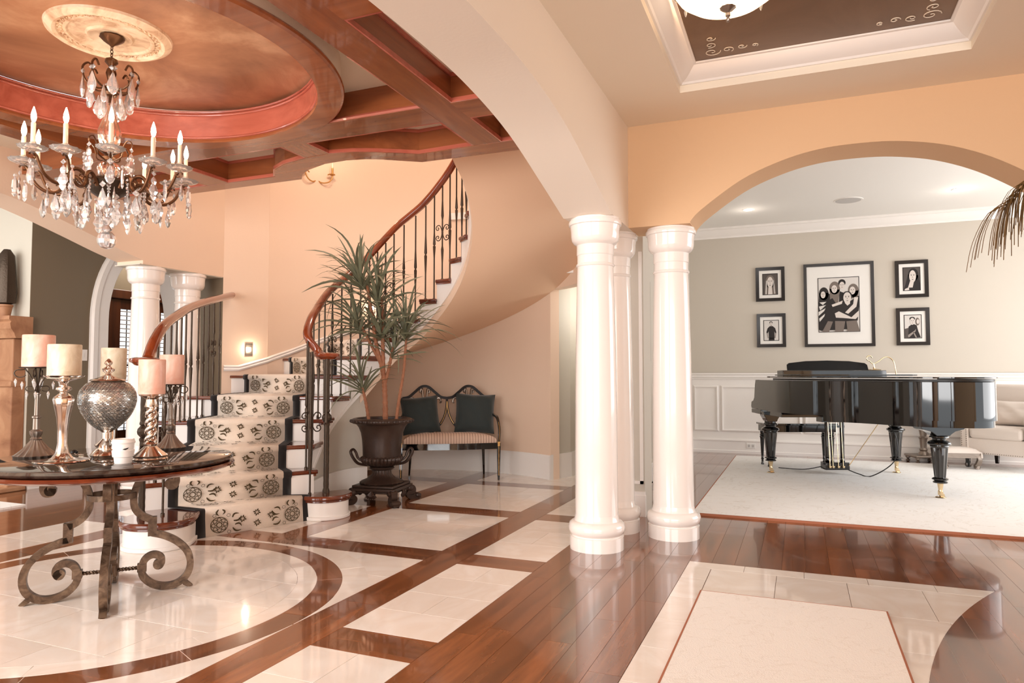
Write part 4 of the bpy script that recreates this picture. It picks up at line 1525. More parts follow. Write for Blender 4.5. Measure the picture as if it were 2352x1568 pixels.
def baluster(parent, x, y, z0, z1, kind, dirv=(1, 0)):
    """slim iron bar with hammered swellings; kind 1 carries the C scrolls"""
    h = z1 - z0
    mb = MB()
    def sw(z, L, rmax):
        return [(0.0076, z - L), (0.0082, z - L * 0.9), (rmax, z - L * 0.08), (0.0075, z), (rmax, z + L * 0.08), (0.0082, z + L * 0.9), (0.0076, z + L)]
    pr = [(0.0076, 0)]
    if kind == 0:
        pr += sw(h * 0.48, 0.20, 0.0150)
    elif kind == 1:
        pr += [(0.0076, h * 0.18), (0.0140, h * 0.32), (0.0076, h * 0.36), (0.0076, h * 0.64), (0.0140, h * 0.68), (0.0076, h * 0.84)]
    else:
        pr += [(0.0076, h * 0.3)] + sw(h * 0.52, 0.13, 0.0145)
    pr += [(0.0076, h)]
    mb.lathe(pr, 8, (x, y, z0))
    # twisted relief
    o = mb.build('baluster', M['iron'], parent, world=True)
    MB().lathe([(0.013, 0), (0.013, 0.012), (0.008, 0.018)], 8, (x, y, z0)).build('shoe', M['iron'], o, world=False)
    for c in [c for c in bpy.data.objects if c.parent == o]:
        inv = parent.matrix_basis.inverted()
        for v in c.data.vertices:
            v.co = inv @ v.co
    if kind == 1:
        sc = scrolls(parent, x, y, z0 + h * 0.5, dirv)
        inv = parent.matrix_basis.inverted()
        sc.v = [tuple(inv @ Vector(p)) for p in sc.v]
        sc.build('scroll', M['iron'], o)
    return o
def newel(parent, x, y, z0, z1, sdir):
    pr = [(0.024, 0), (0.024, 0.02), (0.019, 0.03), (0.018, 0.2)]
    n_ = 16
    hh = z1 - z0
    zk = hh * 0.56
    pr = [(0.029, 0), (0.029, 0.02)] + [(0.0215 + 0.0014 * (i % 2), 0.04 + (zk - 0.07 - 0.04) * i / n_) for i in range(n_ + 1)]
    pr += [(0.026, zk - 0.058), (0.026, zk - 0.048), (0.018, zk - 0.04), (0.037, zk - 0.018), (0.041, zk), (0.037, zk + 0.018), (0.018, zk + 0.04), (0.026, zk + 0.048), (0.026, zk + 0.058)]
    pr += [(0.0215 + 0.0014 * (i % 2), zk + 0.07 + (hh - zk - 0.07) * i / 10) for i in range(11)]
    MB().lathe(pr, 8, (x, y, z0), a0=PI / 8).build('newel_post', M['iron'], parent, world=True, smooth=20)
    # volute cap
    MB().lathe([(0.05, -0.006), (0.066, 0.0), (0.078, 0.012), (0.092, 0.018), (0.098, 0.03), (0.095, 0.042), (0.07, 0.05), (0.02, 0.054)], 36, (x, y, z1)).build('volute_cap', M['rail'], parent, world=True)

railprof = [(-0.012, -0.022), (0.012, -0.022), (0.016, -0.016), (0.024, -0.010), (0.030, 0.004), (0.027, 0.018), (0.016, 0.027), (0, 0.030), (-0.016, 0.027), (-0.027, 0.018), (-0.030, 0.004), (-0.024, -0.010), (-0.016, -0.016)]
RH = 0.93
rr = thing('stair_railing', 'long iron and cherry railing on the inner edge of the curved stairs behind the plant', 'railing', (NR[0], NR[1], 0), 0, 'iron stair railings')
newel(rr, NR[0], NR[1], RISE, 1.27, None)
pts = [(NR[0] - 0.03, NR[1] - 0.03, 1.292), (NR[0] - 0.08, NR[1] - 0.01, 1.300), (NR[0] - 0.125, NR[1] + 0.03, 1.335)]
t = 3.0
while t <= 16.4:
    p = across(t, 0.035)
    pts.append((p[0], p[1], RISE * t + RH - 0.015 + (0.03 if t > 3.3 else -0.03)))
    t += 0.5
pts = [tuple(p) for p in catmull(pts, 4)]
MB().sweep(pts, [(a * 1.25, b * 1.25) for a, b in railprof]).build('handrail', M['rail'], rr, world=True, smooth=50)
ki = 0
def rail_z(t):
    return RISE * t + RH - 0.03
seq = [1, 0, 2, 0, 0, 2]
for (x, y, z0, z1, kd) in ((-3.66, 4.62, RISE, 1.33, 1), (-3.62, 4.56, RISE, 1.28, 0), (-3.5, 4.6, RISE, 1.27, 2)):
    baluster(rr, x, y, z0, z1, kd, (0.55, 0.83))
for k in range(2, 16):
    for f in ((0.25, 0.75) if k < 14 else (0.25, 0.75)):
        t = k + f
        p = across(t, 0.035)
        d = (I(t + 0.1) - I(t - 0.1)).normalized()
        kd = seq[ki % 6] if k > 2 else 2
        if t < 3:
            kd = 0
        baluster(rr, p[0], p[1], RISE * k, rail_z(t), kd, d)
        ki += 1
rl_ = thing('stair_railing_left', 'short iron and cherry railing on the left edge of the bottom steps', 'railing', (NL[0], NL[1], 0), 0, 'iron stair railings')
rl_.name = 'stair_railing.001'
newel(rl_, NL[0], NL[1], RISE, 1.21, None)
rp = catmull([(-4.13, 3.47, 1.245), (-4.17, 3.52, 1.29), (-4.22, 3.60, 1.38), (-4.36, 3.80, 1.505), (-4.60, 4.14, 1.62), (-4.88, 4.53, 1.73), (-5.22, 5.08, 1.855), (-5.60, 5.72, 1.985)], 8)
MB().sweep([tuple(p) for p in rp], [(a * 1.3, b * 1.3) for a, b in railprof]).build('handrail', M['rail'], rl_, world=True, smooth=50)
baluster(rl_, -4.02, 3.52, RISE, 1.21, 1, (0.4, -0.9))
acc = 0.0
ki = 0
for i in range(8, len(rp) - 4):
    acc += (Vector(rp[i][:2]) - Vector(rp[i - 1][:2])).length
    if acc < 0.155:
        continue
    acc = 0.0
    p = rp[i]
    d = (Vector(rp[i + 1][:2]) - Vector(rp[i - 1][:2])).normalized()
    k = max(1, int((p[2] - 0.93) / RISE + 0.35))
    baluster(rl_, p[0], p[1], RISE * k, p[2] - 0.02, (1 if ki in (3, 10) else (0, 2)[ki % 2]), d)
    ki += 1
def widen(t, f, zf=None):
    done = set()
    for c in [c for c in bpy.data.objects if c.parent == t]:
        if c.data is None or c.data.name in done:
            continue
        done.add(c.data.name)
        for v in c.data.vertices:
            v.co.x *= f
            v.co.y *= f
            if zf:
                v.co.z = zf(v.co.z)
# ------------------------------------------------------------------ crystal chandelier
CHX, CHY = -3.35, 2.545
ch = thing('crystal_chandelier', 'large bronze chandelier with twelve candle lights and cut crystal drops over the round table', 'chandelier', (CHX, CHY, 2.94))
def L_(z):
    return z - 2.94
MB().lathe([(0.058, 0.0), (0.062, -0.008), (0.05, -0.02), (0.03, -0.035), (0.014, -0.045), (0.006, -0.055)], 24, flute=12, fdepth=0.06).build('canopy', M['bronze'], ch)
mb = MB()
for i in range(4):
    z = -0.062 - i * 0.019
    pts = []
    for j in range(12):
        a = 2 * PI * j / 12
        q = (0.007 * math.cos(a), 0.0, z + 0.013 * math.sin(a)) if i % 2 == 0 else (0.0, 0.007 * math.cos(a), z + 0.013 * math.sin(a))
        pts.append(q)
    mb.tube(pts, 0.0022, 6, True)
mb.build('chain', M['bronze'], ch)
# central stem: cups, spindles, glass body
MB().lathe([(0.004, L_(2.83)), (0.030, L_(2.815)), (0.032, L_(2.80)), (0.018, L_(2.785)), (0.012, L_(2.775)), (0.022, L_(2.76)), (0.026, L_(2.74)), (0.018, L_(2.71)), (0.014, L_(2.69)), (0.026, L_(2.67)), (0.02, L_(2.65)), (0.034, L_(2.635)), (0.03, L_(2.62)), (0.010, L_(2.61)), (0.01, L_(2.58))], 20).build('upper_stem', M['bronze'], ch)
MB().lathe([(0.01, L_(2.58)), (0.018, L_(2.56)), (0.024, L_(2.52)), (0.045, L_(2.46)), (0.058, L_(2.42)), (0.05, L_(2.37)), (0.03, L_(2.34)), (0.018, L_(2.33))], 28, flute=14, fdepth=0.1).build('rose_glass_vase', M['rosecrystal'], ch)
MB().lathe([(0.018, L_(2.335)), (0.05, L_(2.325)), (0.03, L_(2.31)), (0.015, L_(2.30)), (0.03, L_(2.29)), (0.03, L_(2.27))], 20).build('stem_collar', M['bronze'], ch)
MB().lathe([(0.02, L_(2.27)), (0.045, L_(2.255)), (0.055, L_(2.225)), (0.05, L_(2.195)), (0.03, L_(2.175)), (0.015, L_(2.17))], 28, flute=14, fdepth=0.1).build('rose_glass_ball', M['rosecrystal'], ch)
MB().lathe([(0.02, L_(2.18)), (0.10, L_(2.165)), (0.115, L_(2.15)), (0.11, L_(2.13)), (0.085, L_(2.10)), (0.05, L_(2.075)), (0.02, L_(2.06)), (0.012, L_(2.05))], 24, flute=8, fdepth=0.05).build('bottom_bowl', M['iron'], ch)
MB().lathe([(0.006, L_(2.06)), (0.016, L_(2.045)), (0.026, L_(2.02)), (0.02, L_(1.995)), (0.008, L_(1.985)), (0.022, L_(1.97)), (0.024, L_(1.95)), (0.01, L_(1.93)), (0.014, L_(1.922)), (0.024, L_(1.905)), (0.014, L_(1.895))], 10).build('crystal_baluster', M['crystal'], ch, smooth=20)
MB().lathe([(0.004, L_(1.90)), (0.022, L_(1.895)), (0.04, L_(1.875)), (0.046, L_(1.852)), (0.042, L_(1.83)), (0.028, L_(1.812)), (0.008, L_(1.805))], 20, flute=10, fdepth=0.03).build('crystal_ball', M['crystal'], ch, smooth=20)

# pendants: shared meshes
def diamond(mb, z, s):
    v = [(0, 0, z), (s, 0, z - s), (0, s * 0.5, z - s), (-s, 0, z - s), (0, -s * 0.5, z - s), (0, 0, z - 2 * s)]
    return mb.add(v, [(0, 1, 2), (0, 2, 3), (0, 3, 4), (0, 4, 1), (5, 2, 1), (5, 3, 2), (5, 4, 3), (5, 1, 4)])
def flat_lathe(mb, prof, z, seg=8, k=0.45):
    t = MB().lathe([(r, -zz) for r, zz in prof], seg)
    return mb.add([(p[0], p[1] * k, p[2] + z) for p in t.v], t.f)
def pend_mesh(kind):
    mb = MB()
    if kind == 0:      # diamond and almond
        diamond(mb, 0, 0.011)
        flat_lathe(mb, [(0.002, 0.024), (0.007, 0.036), (0.014, 0.056), (0.015, 0.066), (0.009, 0.080), (0.002, 0.086)], 0)
    elif kind == 1:    # pear
        flat_lathe(mb, [(0.001, 0.0), (0.004, 0.01), (0.011, 0.03), (0.013, 0.042), (0.009, 0.053), (0.002, 0.058)], 0)
    elif kind == 2:    # French violin plaque
        diamond(mb, 0, 0.009)
        flat_lathe(mb, [(0.002, 0.02), (0.009, 0.028), (0.011, 0.036), (0.007, 0.046), (0.015, 0.060), (0.018, 0.070), (0.010, 0.082), (0.012, 0.088), (0.006, 0.098), (0.002, 0.102)], 0, k=0.35)
    elif kind == 3:    # bead string with prism
        z = 0
        for i, r in enumerate((0.006, 0.0075, 0.006, 0.005)):
            mb.ball((0, 0, -z - r), r, seg=8, rings=5)
            z += 2 * r
        flat_lathe(mb, [(0.002, z), (0.009, z + 0.014), (0.0125, z + 0.026), (0.002, z + 0.045), (0.008, z + 0.055), (0.001, z + 0.068)], 0, 6, 0.8)
    else:              # coffin prism
        mb.ball((0, 0, -0.007), 0.006, seg=8, rings=5)
        flat_lathe(mb, [(0.002, 0.014), (0.008, 0.024), (0.010, 0.05), (0.007, 0.066), (0.009, 0.072), (0.002, 0.082)], 0, 6, 0.6)
    return mb
pend = [pend_mesh(i).build('crystal_drop', M['crystal'], ch, smooth=0) for i in range(5)]
used_p = [False] * 5
def drop(kind, x, y, z, rz=0.0, s=1.0):
    src = pend[kind]
    o = src if not used_p[kind] else inst(src, ch)
    used_p[kind] = True
    o.location = (x, y, z)
    o.rotation_euler = (0, 0, rz)
    o.scale = (s * 1.28,) * 3
    return o
AR = 0.37
# arm built once along +X, then copied
P = [(0.10, 0, -0.005), (0.115, 0, 0.02), (0.145, 0, 0.045), (0.175, 0, 0.045), (0.195, 0, 0.02), (0.20, 0, -0.015), (0.23, 0, -0.045), (0.275, 0, -0.045), (0.315, 0, -0.015), (0.34, 0, 0.03), (0.352, 0, 0.06), (0.365, 0, 0.07)]
Q = catmull(P, 4)
rad = [0.0112 - 0.004 * i / len(Q) for i in range(len(Q))]
mb = MB().tube(Q, rad, 8)
sp = [(0.20 + 0.028 * math.cos(a) * (1 - 0.1 * a), 0, -0.012 + 0.028 * math.sin(a) * (1 - 0.1 * a)) for a in [i * 0.45 for i in range(13)]]
mb.tube(sp, 0.0045, 6)
sp = [(0.352 - 0.020 + 0.018 * math.cos(a) * (1 - 0.1 * a), 0, 0.055 + 0.018 * math.sin(a) * (1 - 0.1 * a)) for a in [i * 0.45 for i in range(12)]]
sp = [(p[0] + 0.035, 0, p[2] + 0.005) for p in sp]
mb.tube(sp, 0.0045, 6)
sp = [(0.13 + 0.022 * math.cos(a) * (1 - 0.1 * a), 0, 0.012 + 0.022 * math.sin(a) * (1 - 0.1 * a)) for a in [i * 0.45 for i in range(12)]]
mb.tube(sp, 0.004, 6)
zA = L_(2.14)
arm0 = mb.build('arm', M['bronze'], ch, smooth=50)
pan0 = MB().lathe([(0.010, 0.068), (0.016, 0.072), (0.010, 0.078), (0.035, 0.082), (0.056, 0.090), (0.069, 0.100), (0.060, 0.098), (0.035, 0.090), (0.016, 0.094), (0.017, 0.118), (0.013, 0.122), (0.012, 0.116)], 24, (AR, 0, 0), flute=12, fdepth=0.10).build('crystal_bobeche', M['panglass'], ch, smooth=30)
sl0 = MB().lathe([(0.0105, 0.10), (0.0105, 0.215), (0.009, 0.22)], 14, (AR, 0, 0)).build('candle_sleeve', M['candlesleeve'], ch)
bu0 = MB().lathe([(0.005, 0.22), (0.010, 0.232), (0.0125, 0.245), (0.011, 0.262), (0.006, 0.282), (0.0015, 0.297)], 14, (AR, 0, 0)).build('candle_bulb', M['bulb'], ch)
for i in range(12):
    a = 2 * PI * i / 12 + 0.03 + PI / 180 * -38
    low = (i % 2) * 0.022
    for src in (arm0, pan0, sl0, bu0):
        o = src if i == 0 else inst(src, ch)
        o.location = (0, 0, zA - low)
        o.rotation_euler = (0, 0, a)
    c, s = math.cos(a), math.sin(a)
    light('candle_glow', 'POINT', (AR * c, AR * s, zA - low + 0.262), 7.4, WARM, 0.012, parent=ch)
    drop(2 if i % 2 else 0, (AR + 0.012) * c, (AR + 0.012) * s, zA - low + 0.045, a + PI / 2, 1.15)
    drop(4, (AR + 0.03) * math.cos(a + 0.13), (AR + 0.03) * math.sin(a + 0.13), zA - low + 0.015, a, 1.1)
    drop(0, 0.285 * math.cos(a - 0.1), 0.285 * math.sin(a - 0.1), zA - low - 0.045, a + 1, 1.2)
    drop(1, 0.23 * math.cos(a + 0.1), 0.23 * math.sin(a + 0.1), zA - low - 0.055, a, 1.3)
    drop(3, 0.17 * math.cos(a), 0.17 * math.sin(a), zA - 0.01, a, 1.1)
    drop(1 if i % 2 else 2, 0.14 * math.cos(a + 0.26), 0.14 * math.sin(a + 0.26), zA - 0.07, a + PI / 2, 1.25)
# upper tier of curled branches with drops
mb = MB().tube(catmull([(0.015, 0, -0.03), (0.06, 0, -0.05), (0.115, 0, -0.02), (0.13, 0, 0.045), (0.105, 0, 0.075), (0.085, 0, 0.05)], 5), 0.0055, 6)
br0 = mb.build('crown_branch', M['bronze'], ch, smooth=50)
mb = MB().tube(catmull([(0.03, 0, 0), (0.075, 0, 0.02), (0.085, 0, 0.07), (0.11, 0, 0.10), (0.135, 0, 0.085), (0.135, 0, 0.065)], 5), 0.0042, 6)
br1 = mb.build('middle_branch', M['bronze'], ch, smooth=50)
for i in range(8):
    a = 2 * PI * i / 8 + 0.2
    o = br0 if i == 0 else inst(br0, ch)
    o.location = (0, 0, L_(2.70))
    o.rotation_euler = (0, 0, a)
    c, s = math.cos(a), math.sin(a)
    drop(0, 0.128 * c, 0.128 * s, L_(2.745), a + PI / 2, 1.45)
    drop(1, 0.10 * math.cos(a + 0.4), 0.10 * math.sin(a + 0.4), L_(2.645), a, 1.3)
    drop(1, 0.055 * math.cos(a + 0.1), 0.055 * math.sin(a + 0.1), L_(2.61), a, 1.5)
    if i % 2 == 0:
        o = br1 if i == 0 else inst(br1, ch)
        o.location = (0, 0, L_(2.27))
        o.rotation_euler = (0, 0, a)
        drop(2, 0.135 * c, 0.135 * s, L_(2.333), a + PI / 2, 1.25)
    else:
        drop(3, 0.11 * c, 0.11 * s, L_(2.30), a + PI / 2, 1.1)

# ------------------------------------------------------------------ hall ceiling fixture
fx = thing('bowl_ceiling_light', 'alabaster bowl ceiling light with a silver finial in the hall tray ceiling', 'ceiling light', (-0.285, 3.40, 2.885))
bowl = MB().lathe([(0.02, 0.008), (0.12, 0.02), (0.2, 0.045), (0.26, 0.085), (0.285, 0.12), (0.292, 0.135), (0.284, 0.14), (0.25, 0.092), (0.18, 0.05), (0.02, 0.016)], 48).build('alabaster_bowl', M['alabaster'], fx, smooth=50)
MB().lathe([(0.286, 0.125), (0.298, 0.13), (0.298, 0.145), (0.286, 0.147)], 48).build('bowl_rim', M['silverdim'], fx)
MB().lathe([(0.005, -0.06), (0.010, -0.055), (0.012, -0.045), (0.006, -0.036), (0.013, -0.028), (0.013, -0.016), (0.008, -0.010), (0.03, 0.0), (0.045, 0.012), (0.02, 0.016)], 20, flute=10, fdepth=0.06).build('finial', M['silverdim'], fx)
MB().lathe([(0.012, 0.016), (0.012, 0.19)], 10).build('rod', M['silverdim'], fx)
for i in range(4):
    a = i * PI / 2 + 1.0
    MB().lathe([(0.001, 0), (0.006, 0.01), (0.010, 0.03), (0.001, 0.045)], 8, (0.29 * math.cos(a), 0.29 * math.sin(a), 0.075)).build('crystal_drop', M['crystal'], fx, smooth=0)
widen(fx, 0.89)
light('bowl_lamp', 'POINT', (-0.285, 3.40, 3.01), 44, (1.0, 0.62, 0.36), 0.06)

# ------------------------------------------------------------------ wall sconce
an = math.atan2(CO[1] - 6.66, CO[0] + 5.23)
sc = thing('wall_sconce', 'antique gold candle sconce with curled arms high on the stair wall', 'wall light', (-5.25, 6.65, 3.46), an)
mb = MB().lathe([(0.01, -0.17), (0.03, -0.15), (0.02, -0.12), (0.045, -0.08), (0.03, -0.04), (0.055, 0.0), (0.04, 0.05), (0.02, 0.08), (0.03, 0.10)], 12, flute=6, fdepth=0.25)
mb.v = [(p[0] * 0.5, p[1], p[2]) for p in mb.v]
for (y, z) in ((0.05, 0.02), (-0.05, 0.03), (0.04, -0.08), (-0.045, -0.08), (0, -0.15)):
    mb.ball((0.02, y, z), 0.022, 0.026, 0.02, 8, 5)
mb.build('backplate', M['goldleaf'], sc)
for s in (-1, 1):
    pts = catmull([(0.02, 0, -0.02), (0.06, s * 0.05, -0.06), (0.10, s * 0.12, -0.05), (0.11, s * 0.16, 0.01), (0.10, s * 0.14, 0.05), (0.09, s * 0.11, 0.035)], 5)
    MB().tube(pts, 0.0075, 8).build('arm', M['goldleaf'], sc)
    MB().lathe([(0.01, 0.0), (0.035, 0.012), (0.03, 0.02), (0.012, 0.02), (0.012, 0.09)], 14, (0.11, s * 0.16, 0.03)).build('candle_cup', M['goldleaf'], sc)
    MB().lathe([(0.006, 0.12), (0.013, 0.145), (0.002, 0.19)], 12, (0.11, s * 0.16, 0.0)).build('candle_bulb', M['candlesleeve'], sc)
light('stair_wall_fill', 'POINT', (-4.85, 6.40, 3.75), 3, WARM, 0.03)  # added fill in front of the stair wall; the sconce itself is unlit

# ------------------------------------------------------------------ round centre table
TBX, TBY = -3.33, 2.60
tb = thing('round_table', 'round dark marble table on four scrolled bronze iron legs in the foyer circle', 'table', (TBX, TBY, 0))
TR = 0.585
TZ = 0.717
MB().lathe([(0.01, TZ - 0.034), (TR - 0.02, TZ - 0.034), (TR - 0.006, TZ - 0.028), (TR, TZ - 0.017), (TR - 0.006, TZ - 0.005), (TR - 0.02, TZ), (0.01, TZ)], 96).build('marble_top', M['darkmarble'], tb, smooth=40)
MB().lathe([(0.4, TZ - 0.066), (TR - 0.03, TZ - 0.066), (TR - 0.012, TZ - 0.062), (TR + 0.006, TZ - 0.052), (TR + 0.008, TZ - 0.044), (TR, TZ - 0.036), (0.4, TZ - 0.0345)], 96).build('wood_rim', M['treadw'], tb, smooth=40)
def spiral(cx, cz, r0, r1, a0, a1, n=16):
    return [(cx + (r0 + (r1 - r0) * i / n) * math.cos(a0 + (a1 - a0) * i / n), 0, cz + (r0 + (r1 - r0) * i / n) * math.sin(a0 + (a1 - a0) * i / n)) for i in range(n + 1)]
# leg profile, outward is +X, the square kink is modelled as in a bent flat bar
upper = [(0.435, 0, 0.628), (0.405, 0, 0.600), (0.435, 0, 0.585), (0.470, 0, 0.600), (0.475, 0, 0.640)]
up_arc = spiral(0.325, 0.545, 0.16, 0.16, math.radians(62), math.radians(215), 14)
leg1 = [(0.262, 0, 0.572), (0.268, 0, 0.548), (0.292, 0, 0.548), (0.302, 0, 0.580), (0.285, 0, 0.617), (0.24, 0, 0.640), (0.185, 0, 0.638), (0.14, 0, 0.605), (0.11, 0, 0.55), (0.100, 0, 0.49), (0.108, 0, 0.44), (0.14, 0, 0.40), (0.19, 0, 0.372)]
leg2 = [(0.19, 0, 0.305), (0.25, 0, 0.285), (0.315, 0, 0.245), (0.362, 0, 0.19), (0.378, 0, 0.125), (0.362, 0, 0.066), (0.315, 0, 0.026), (0.255, 0, 0.018), (0.195, 0, 0.038), (0.152, 0, 0.082), (0.145, 0, 0.13), (0.162, 0, 0.172), (0.198, 0, 0.19), (0.232, 0, 0.175), (0.238, 0, 0.145), (0.222, 0, 0.125)]
def bar(path, w=0.034, t=0.024, per=4):
    return MB().tube(catmull(path, per), None, flat=(w, t), up=(0, 1, 0) if False else None) if False else MB().sweep([(p[0], p[1], p[2]) for p in catmull(path, per)], [(-t / 2, -w / 2), (t / 2, -w / 2), (t / 2, w / 2), (-t / 2, w / 2)], up=(0, 1, 0))
mb = bar(leg1, 0.036, 0.034)
mb.box(0.170, 0.212, -0.018, 0.018, 0.290, 0.390)
t2 = bar(leg2, 0.036, 0.034)
mb.add(t2.v, t2.f)
# end knobs and the foot
for (x, z, r) in ((0.272, 0.560, 0.022), (0.224, 0.137, 0.022)):
    t3 = MB().lathe([(r * 1.2, -0.018), (r * 1.2, 0.018)], 16)
    mb.add([(x + p[0], p[2], z + p[1]) for p in t3.v], [f[::-1] for f in t3.f])
t4 = MB().prism([(0.325, 0.052), (0.352, 0.046), (0.392, 0.006), (0.366, 0.003), (0.345, 0.016)], -0.017, 0.017)
mb.add([(p[0], p[2], p[1]) for p in t4.v], [f[::-1] for f in t4.f])
leg0 = mb.build('leg', M['tableiron'], tb, smooth=35)
band = MB().box(0.124, 0.168, -0.021, 0.021, 0.108, 0.148).build('leg_band', M['tableiron'], leg0)
ft = MB().lathe([(0.012, 0), (0.014, 0.002), (0.012, 0.004)], 12, (0.378, 0, 0.0)).build('glide', M['silver'], leg0)
for i in range(4):
    a = math.radians(-42 + 90 * i)
    o = leg0 if i == 0 else inst(leg0, tb)
    o.rotation_euler = (0, 0, a)
    if i:
        for q in (band, ft):
            inst(q, o)
    n_ = 26
    pts = [(0.035 + 0.095 * j / n_, 0, 0.128) for j in range(n_ + 1)]
    mb = MB()
    for ph in (0, PI):
        mb.tube([(p[0], 0.0055 * math.cos(ph + j * 0.75), p[2] + 0.0055 * math.sin(ph + j * 0.75)) for j, p in enumerate(pts)], 0.0055, 6)
    mb.xf(Matrix.Rotation(a, 4, 'Z')).build('twisted_stretcher', M['tableiron'], tb)
MB().lathe([(0.012, 0.09), (0.034, 0.10), (0.036, 0.112), (0.034, 0.145), (0.036, 0.158), (0.018, 0.168)], 16).build('hub', M['tableiron'], tb)
MB().sweep([(0.112 * math.cos(2 * PI * i / 40), 0.112 * math.sin(2 * PI * i / 40), 0.515) for i in range(40)], [(-0.004, -0.014), (0.004, -0.014), (0.004, 0.014), (-0.004, 0.014)], True).build('leg_ring', M['tableiron'], tb)

# ------------------------------------------------------------------ things on the table
TS = TZ
def candle(x, y, z, r, h, mat, label, group='pillar candles on the round table'):
    o = MB().lathe([(r * 0.97, 0), (r, 0.003), (r, h - 0.004), (r * 0.97, h), (r * 0.5, h - 0.004), (0.004, h - 0.006)], 32)
    t = thing('pillar_candle', label, 'candle', (x, y, z), 0, group)
    o.build('wax', mat, t)
    MB().tube([(0, 0, h - 0.006), (0.001, 0, h + 0.006)], 0.0012, 5).build('wick', M['black'], t)
    return t
def iron_holder(x, y, H, label, rz, s=1.0):
    t = thing('iron_candle_holder', label, 'candle holder', (x, y, TS), rz, 'iron candle holders with crystal drops')
    MB().lathe([(0.082 * s, 0), (0.086 * s, 0.006), (0.078 * s, 0.012), (0.05 * s, 0.04), (0.03 * s, 0.07), (0.02, 0.085)], 36, flute=18, fdepth=0.10).build('ribbed_foot', M['pewter'], t)
    MB().lathe([(0.018, 0.08), (0.024, 0.09), (0.016, 0.10), (0.024, 0.115), (0.026, 0.13), (0.014, 0.14), (0.013, H * 0.42), (0.018, H * 0.43), (0.018, H * 0.445), (0.010, H * 0.455), (0.009, H * 0.69), (0.014, H * 0.695), (0.014, H * 0.71), (0.008, H * 0.72)], 20, flute=10, fdepth=0.12).build('fluted_stem', M['pewter'], t)
    MB().lathe([(0.004, H - 0.006), (0.066 * s, H - 0.006), (0.074 * s, H), (0.066 * s, H - 0.001), (0.004, H - 0.001)], 32).build('drip_plate', M['iron'], t)
    for i in range(4):
        a = i * PI / 2 + 0.3
        mb = MB()
        pts = catmull([(0.006, 0, H * 0.70), (0.012, 0, H * 0.80), (0.03, 0, H * 0.91), (0.05, 0, H - 0.006)], 5)
        mb.tube(pts, 0.0032, 6)
        sp = [(0.068 + 0.020 * math.cos(b) * (1 - 0.11 * b), 0, H - 0.03 + 0.020 * math.sin(b) * (1 - 0.11 * b)) for b in [PI * 0.55 - 0.4 * j for j in range(12)]]
        mb.tube([(0.046, 0, H - 0.012)] + sp, 0.0028, 6)
        sp = [(0.030 + 0.014 * math.cos(b) * (1 - 0.1 * b), 0, H * 0.76 + 0.014 * math.sin(b) * (1 - 0.1 * b)) for b in [PI * 0.5 - 0.45 * j for j in range(10)]]
        mb.tube([(0.012, 0, H * 0.78)] + sp, 0.0025, 6)
        mb.xf(Matrix.Rotation(a, 4, 'Z')).build('scroll_arm', M['iron'], t)
        for (rr_, zz) in ((0.082, H - 0.06), (0.040, H * 0.73), (0.058, H - 0.075)):
            MB().lathe([(0.001, 0), (0.007, -0.014), (0.006, -0.022), (0.001, -0.044)], 6, (rr_ * math.cos(a), rr_ * math.sin(a), zz)).build('crystal_drop', M['crystal'], t, smooth=0)
    return t
# left to right as seen from the hall
widen(iron_holder(-3.73, 2.46, 0.468, 'leftmost candle holder, tall dark ribbed iron with crystal drops under a pink candle', 0.5), 1.2)
candle(-3.73, 2.46, TS + 0.468, 0.075, 0.170, M['waxpink'], 'pink pillar candle on the leftmost tall iron holder')
sv = thing('silver_candle_holder', 'tall tapered polished silver candle holder with a wide disc foot', 'candle holder', (-3.375, 2.355, TS), 0, 'silver candle holders')
MB().lathe([(0.088, 0), (0.091, 0.004), (0.088, 0.009), (0.045, 0.013), (0.035, 0.02)], 40).build('disc_foot', M['silver'], sv)
MB().lathe([(0.046, 0.013), (0.034, 0.022), (0.022, 0.045), (0.016, 0.09), (0.017, 0.16), (0.022, 0.22), (0.03, 0.27), (0.036, 0.305), (0.032, 0.318), (0.016, 0.335)], 36, flute=12, fdepth=0.08).build('fluted_stem', M['silver'], sv)
MB().lathe([(0.014, 0.333), (0.012, 0.342), (0.026, 0.355), (0.024, 0.365), (0.013, 0.372), (0.013, 0.385), (0.018, 0.395), (0.045, 0.408), (0.062, 0.418), (0.066, 0.424), (0.058, 0.42), (0.005, 0.408)], 36).build('candle_cup', M['silver'], sv)
widen(sv, 1.36)
candle(-3.375, 2.355, TS + 0.410, 0.074, 0.168, M['waxcream'], 'cream pillar candle on the tall tapered silver holder')
